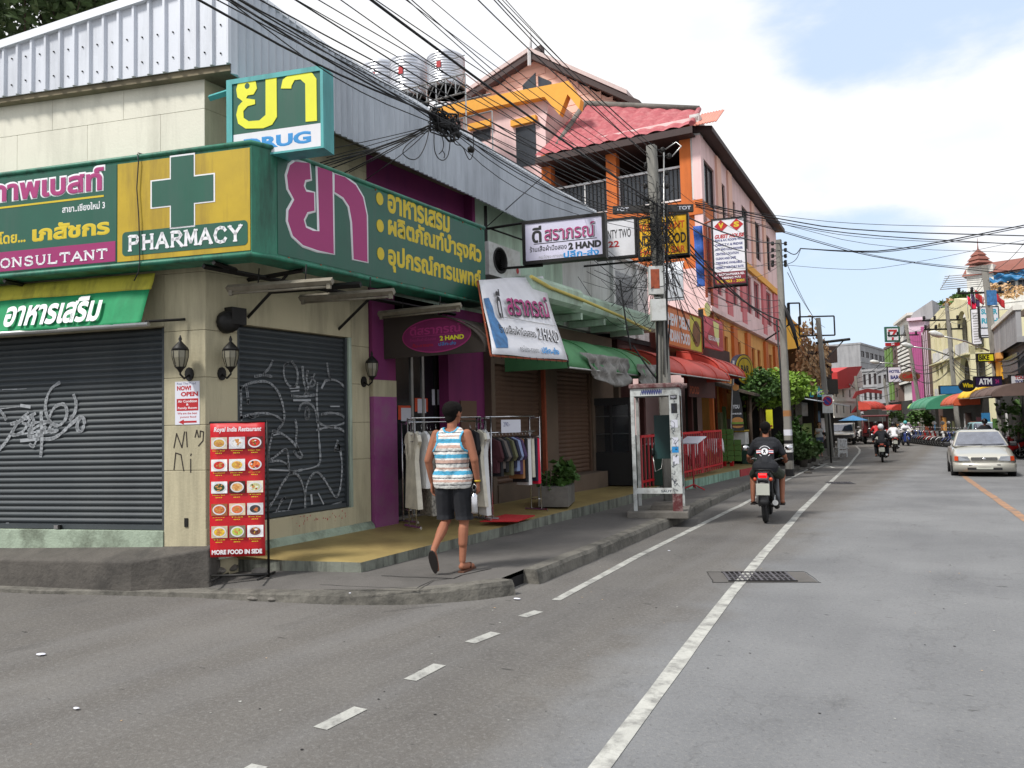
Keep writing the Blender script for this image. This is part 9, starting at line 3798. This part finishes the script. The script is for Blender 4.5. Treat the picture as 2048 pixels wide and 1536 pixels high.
 for g in (-1,1):
  b=LB()
  vs2=[(2.135,g*.35,.515),(2.105,g*.66,.505),(2.08,g*.66,.65),(2.12,g*.42,.64)]
  b.add(vs2+[(x-.12,y,z) for x,y,z in vs2],[(0,1,2,3),(7,6,5,4),(0,4,5,1),(1,5,6,2),(2,6,7,3),(3,7,4,0)],'headlamp glass')
  b.build('headlight',t,bevel=.008)
  b=LB()
  vs2=[(2.105,g*.665,.51),(2.03,g*.765,.51),(2.0,g*.76,.645),(2.08,g*.665,.645)]
  b.add(vs2+[(x-.12,y*.97,z) for x,y,z in vs2],[(0,1,2,3),(7,6,5,4),(0,4,5,1),(1,5,6,2),(2,6,7,3),(3,7,4,0)],'lens amber')
  b.build('indicator',t,bevel=.008)
  b=LB()
  vs2=[(-2.11,g*.42,.62),(-2.05,g*.74,.62),(-2.03,g*.73,.80),(-2.09,g*.42,.80)]
  b.add(vs2+[(x+.1,y*.97,z) for x,y,z in vs2],[(0,1,2,3),(7,6,5,4),(0,4,5,1),(1,5,6,2),(2,6,7,3),(3,7,4,0)],'lens red')
  b.build('tail_light',t)
  b=LB()
  b.box(.66,.78,g*.79,g*.98,.90,1.03,'black plastic')
  b.build('mirror',t,bevel=.03)
 b=LB()
 b.bar((1.02,-.62,.945),(.93,.05,.965),.014,'black plastic')
 b.bar((1.02,0,.95),(.93,.62,.965),.014,'black plastic')
 b.build('wiper',t)
 b=LB()
 b.box(-1.9,1.9,-.6,.6,.16,.22,'dark void')
 b.build('underbody',t)
 return t
mat('car champagne',rgb(188,186,176),.3,.4,var=.03,coat=.6)
mat('car white',rgb(214,212,204),.3,.1,var=.03,coat=.5)
mat('car glass',rgb(112,116,128),.06,.55,var=.25,scale=5,spec=.9,coat=1)
mat('headlamp glass',rgb(150,154,160),.12,.5,var=.05)
mat('car teal',rgb(150,190,196),.3,.2,var=.03,coat=.5)
c=G(1966,951)
cen=Vector((c.x,c.y,gz(c.y)))
rzc=math.atan2(-c.y+0,-c.x+0)      # roughly towards the viewer
rzc=R_(-86.5)
fwd_=Vector((math.cos(rzc),math.sin(rzc),0))
cp=cen-fwd_*1.3
sedan('silver champagne sedan driving towards the camera in the right hand lane','car champagne',(cp.x,cp.y,gz(cp.y)),rzc,k=.98)
p=put(1820,878)
sedan('white car beyond the riders in the middle of the street','car white',(p.x,p.y+1,p.z),R_(-72))
p=pos(1966,850,44)
sedan('pale teal car parked behind the silver sedan, only its roof showing','car teal',(p.x,p.y,gz(60)+.12),R_(-78))
p=pos(1968,850,35)
rider('rider with a black helmet hidden behind the silver sedan',(p.x,p.y,gz(40)+.12),R_(-80),'shorts black','shorts black','bike black',vox=.025)
motorbike('motorbike hidden behind the silver sedan under the black helmet rider','bike black','lens red',None,(p.x,p.y,gz(40)+.12),R_(-80))
p=put(1745,888)
st=thing('songthaew','dark red shared pickup taxi with an open back seen from behind','truck',(p.x,p.y+2.0,p.z),R_(98))
mat('truck maroon',rgb(92,30,34),.45,.1,var=.12)
b=LB()
b.box(-2.0,.6,-.85,.85,.55,.75,'truck maroon')
b.box(-2.0,.6,-.87,-.80,.75,1.15,'truck maroon')
b.box(-2.0,.6,.80,.87,.75,1.15,'truck maroon')
b.build('bed',st,bevel=.02)
b=LB()
b.prism([(.6,.45),(2.6,.45),(2.65,.85),(1.9,1.0),(1.5,1.55),(.6,1.6)],'y',-.82,.82,'truck maroon')
b.build('cab',st,bevel=.04)
b=LB()
b.prism([(-.86,1.98),(-.78,2.08),(.78,2.08),(.86,1.98),(.86,1.9),(-.86,1.9)],'x',-2.1,1.3,'truck maroon') if False else b.box(-2.1,1.3,-.87,.87,1.95,2.08,'truck maroon')
b.build('roof',st,bevel=.05)
for x in (-1.98,-1.1,-.2,.55):
 for g in (-1,1):
  b=LB()
  b.bar((x,g*.83,1.15),(x,g*.83,1.96),.04,'steel' if x < -1.9 else 'truck maroon')
  b.build('pillar',st)
for g in (-1,1):
 b=LB()
 b.box(-1.9,.5,g*.45,g*.8,.78,1.02,'black plastic')
 b.build('bench',st)
 b=LB()
 b.bar((-2.03,g*.45,.5),(-2.03,g*.45,1.95),.03,'steel')
 b.build('grab_bar',st)
 b=LB()
 b.box(-2.06,-2.0,g*.6,g*.84,.8,1.05,'lens red')
 b.build('tail_light',st)
b=LB()
b.box(-2.5,-2.0,-.6,.6,.36,.42,'steel')
b.build('step',st)
b=LB()
b.box(-2.5,-2.48,-.16,.16,.44,.56,'plate blank')
b.build('number_plate',st)
for x in (-1.2,2.0):
 for g in (-1,1):
  b=LB()
  b.lathe((x,g*.72-.1,.33),[(.2,0),(.31,0),(.33,.03),(.33,.17),(.31,.2),(.2,.2)],'tyre',20,'y')
  b.build('wheel',st)
p=put(1688,890)
pk=thing('pickup_truck','white pickup truck parked at the left beyond the white barrier','truck',(p.x-.3,p.y+2.0,p.z),R_(-84))
b=LB()
b.prism([(-2.4,.5),(2.4,.5),(2.45,.8),(1.3,.95),(.7,1.5),(-.5,1.55),(-.7,.98),(-2.4,.98)],'y',-.82,.82,'car white')
b.build('body',pk,bevel=.05)
b=LB()
b.add([(1.27,-.7,.98),(1.27,.7,.98),(.74,.6,1.46),(.74,-.6,1.46),(1.31,-.7,.98),(1.31,.7,.98),(.78,.6,1.46),(.78,-.6,1.46)],[(0,1,2,3),(7,6,5,4),(0,4,5,1),(1,5,6,2),(2,6,7,3),(3,7,4,0)],'car glass')
b.build('windscreen',pk)
b=LB()
b.box(2.42,2.5,-.7,.7,.52,.72,'black plastic')
b.build('grille',pk)
for g in (-1,1):
 b=LB()
 b.box(2.4,2.49,g*.5,g*.78,.62,.78,'headlamp glass')
 b.build('headlight',pk)
for x in (-1.5,1.5):
 for g in (-1,1):
  b=LB()
  b.lathe((x,g*.72-.1,.33),[(.2,0),(.31,0),(.33,.03),(.33,.17),(.31,.2),(.2,.2)],'tyre',20,'y')
  b.build('wheel',pk)
p=G(1641,913,.14)
gr=thing('person','woman in a pale top and denim shorts walking towards the camera on the far pavement','person',tuple(p),R_(200))
mat('denim',rgb(110,122,150),.9,var=.1)
mat('hair brown',rgb(74,54,44),.7,var=.2)
def girl(b):
 for q in (((-.07,0,.92),(.07,0,.92),.10,.10),((0,0,.95),(0,0,1.12),.105,.09),((-.07,0,1.2),(.07,0,1.2),.09,.09),((-.09,0,1.30),(.09,0,1.30),.055,.055),((0,0,1.30),(0,0,1.44),.045,.042),
              ((.14,0,1.30),(.20,.02,1.07),.042,.034),((.20,.02,1.07),(.10,.18,1.12),.034,.026),((-.14,0,1.30),(-.21,.0,1.06),.042,.034),((-.21,0,1.06),(-.17,.10,.87),.034,.026),
              ((.08,0,.88),(.07,.05,.48),.080,.05),((.07,.05,.48),(.06,-.02,.09),.05,.032),((.06,-.03,.05),(.06,.12,.03),.032,.026),((-.08,0,.88),(-.08,.0,.48),.080,.05),((-.08,.0,.48),(-.08,-.10,.12),.05,.032),((-.08,-.11,.07),(-.08,.04,.03),.032,.026)):
  capsule(b,*q)
 head(b,(0,.02,1.52),(0,1,0),.95)
 hand(b,(.10,.18,1.12),(-.6,.6,.2),(0,-1,0),(0,0,1),.9,.8)
 hand(b,(-.17,.10,.87),(0,.2,-1),(1,0,0),(0,1,0),.9,.5)
fused('body',gr,girl,.012,'skin pale',2)
face_bits(gr,(0,.02,1.52),(0,1,0),.95)
fused('top',gr,lambda b: [capsule(b,*q) for q in (((-.07,0,.96),(.07,0,.96),.118,.118),((0,0,.98),(0,0,1.15),.12,.11),((-.07,0,1.22),(.07,0,1.22),.105,.105),((-.13,0,1.29),(.13,0,1.29),.062,.062))],.014,'cloth white',2)
fused('shorts',gr,lambda b: [capsule(b,*q) for q in (((-.07,0,.90),(.07,0,.90),.112,.112),((.08,0,.86),(.08,.02,.74),.095,.095),((-.08,0,.86),(-.08,.0,.74),.095,.095))],.014,'denim',2)
fused('hair',gr,lambda b: [capsule(b,*q) for q in (((0,-.02,1.57),(0,.0,1.58),.094,.085),((-.05,-.05,1.52),(-.06,-.06,1.30),.05,.04),((.05,-.05,1.52),(.06,-.06,1.30),.05,.04))],.014,'hair brown',2)
b=LB()
b.prism([(-.12,.95),(-.30,.95),(-.30,1.15),(-.12,1.15)],'y',-.05,.05,'bike black')
b.tube([(-.2,0,1.15),(-.1,.06,1.36),(-.05,-.08,1.34),(-.2,-.02,1.15)],.012,'bike black',5)
b.build('shoulder_bag',gr)
# ------------------------------------------------------------------ street clutter under the far awnings
rn=random.Random(77)
cl_m=['cloth tan','cloth olive','wood dark','sign blue','leaf','white paint','cloth maroon','amber wall','steel','rust']
cl_n={'cloth tan': 'tan','cloth olive': 'olive','wood dark': 'dark wooden','sign blue': 'blue','leaf': 'green','white paint': 'white','cloth maroon': 'maroon','amber wall': 'orange','steel': 'grey','rust': 'rusty'}
for i in range(26):
 x=1790+i*9.6
 D=70-(i/25)**1.2*33
 p=at(x,D+1.2)
 g0=gz(60)+.1
 mn=cl_m[(i*7) % 10]
 fr=Frame(p.x,p.y,CAZ+25)
 w_,h_=rn.uniform(.25,.8),rn.uniform(.7,2.0)
 t=thing('shop_board','%s board or shelf, %s from the far end under the right hand awnings' % (cl_n[mn],(ORD+['twenty first','twenty second','twenty third','twenty fourth','twenty fifth','twenty sixth'])[i]),'board',(p.x,p.y,g0),group='boards and shelves of the right hand shops')
 b=B(fr)
 b.box(-w_/2,w_/2,-.1,0,g0+rn.uniform(0,.4),g0+h_,mn)
 b.build('panel',t)
 b=B(fr)
 for u in (-w_/2,w_/2-.04):
  b.box(u,u+.04,-.14,-.1,g0-.1,g0+h_+.05,'wood dark')
 b.build('post',t)
for i,(x,D,r) in enumerate(((2034,34,.7),(1838,60,.7),(1858,57,.5),(1790,68,.8))):
 p=at(x,D)
 g0=gz(60)
 t=thing('potted_tree',['leafy bush at the right edge behind the motorbikes','small green tree at the foot of the pole left of the pink wall','green bush beside the lime awning','round green bush at the bend of the street'][i],'plant',(p.x,p.y,g0),group='bushes along the right pavement')
 b=B()
 b.tube([(p.x,p.y,g0),(p.x+.05,p.y,g0+1.4)],.06,'bark',6)
 b.build('trunk',t)
 b=B()
 leaves(b,(p.x,p.y,g0+1.8),(r,r,r*1.1),500,.22,'leaf',200+i)
 b.build('crown',t,recalc=False)
b=B()
RK=[Vector(p) for p in ((9,-20,0),(8.4,10,0),(6.6,28,0),(4.1,42,0),(1.0,53,0),(-2.6,64,0),(-7,74,0),(-20,95,0))]
P=densify(RK,2)
vs=[]
for i,p in enumerate(P):
 t_=(P[min(i+1,len(P)-1)]-P[max(0,i-1)]).normalized()
 n=Vector((t_.y,-t_.x,0))
 for w_,z in ((0,-.02),(0,.13),(.18,.13),(3.2,.14)):
  q=p+n*w_
  vs.append((q.x,q.y,gz(q.y)+z))
b.add(vs,[(i*4+k,i*4+k+1,i*4+k+5,i*4+k+4) for i in range(len(P)-1) for k in range(3)],'kerb')
struct(b.build('far_pavement',recalc=False))
mat('joint tar',rgb(74,74,75),.85,var=.2,scale=20)
b=B()
rn=random.Random(5)
for i in range(260):
 x,y=rn.uniform(-4.5,5),rn.uniform(2.2,15)
 s=rn.uniform(.004,.012)
 a=rn.uniform(0,3.1)
 vs=[(x+s*math.cos(a+k*1.25)*rn.uniform(.6,1.3),y+s*math.sin(a+k*1.25)*rn.uniform(.5,1.2),gz(y)+.0035) for k in range(5)]
 b.add(vs,[(0,1,2,3,4)],['dark void','leaf dry','road paint','dark void'][i % 4])
o=tag(b.build('grit',recalc=False),'scattered grit, leaf bits and tar spots on the road','grit')
o['kind']='stuff'
rn=random.Random(8)
b=B(FA)
for i in range(34):     # old red paint splashes under the street shutter
 u,z=rn.gauss(6.8,.28),rn.gauss(.54,.05)
 if .46 < z < .61 and SU0 < u < SU1:
  b.box(u,u+rn.uniform(.004,.016),.0045,.006,z-rn.uniform(.006,.03),z,'step red')
o=b.build('paint_splash',bld)
o['kind']='stuff'
b=B(FA)     # rusty bolts and straps on the long sign
for i in range(9):
 u=ua+.2+i*(ub-ua-.3)/8
 b.lathe((u,SW2+.002,SZ0+.045),[(.012,0),(.010,.008)],'rust',8,'y')
 b.lathe((u,SW2+.002,SZ1-.045),[(.012,0),(.010,.008)],'rust',8,'y')
o=b.build('bolt',bpy.data.objects['pharmacy_sign'])
o['kind']='stuff'
b=B(FS)     # screws of the cladding
for i in range(26):
 u=ucs-.12-i*.19
 for z in (zb1(u)+.12+.03*(i % 2),zb1(u)+.42):
  b.lathe((u,CW1,z),[(.009,0),(.008,.012)],'black iron',6,'y')
o=b.build('screw',bld)
o['kind']='stuff'
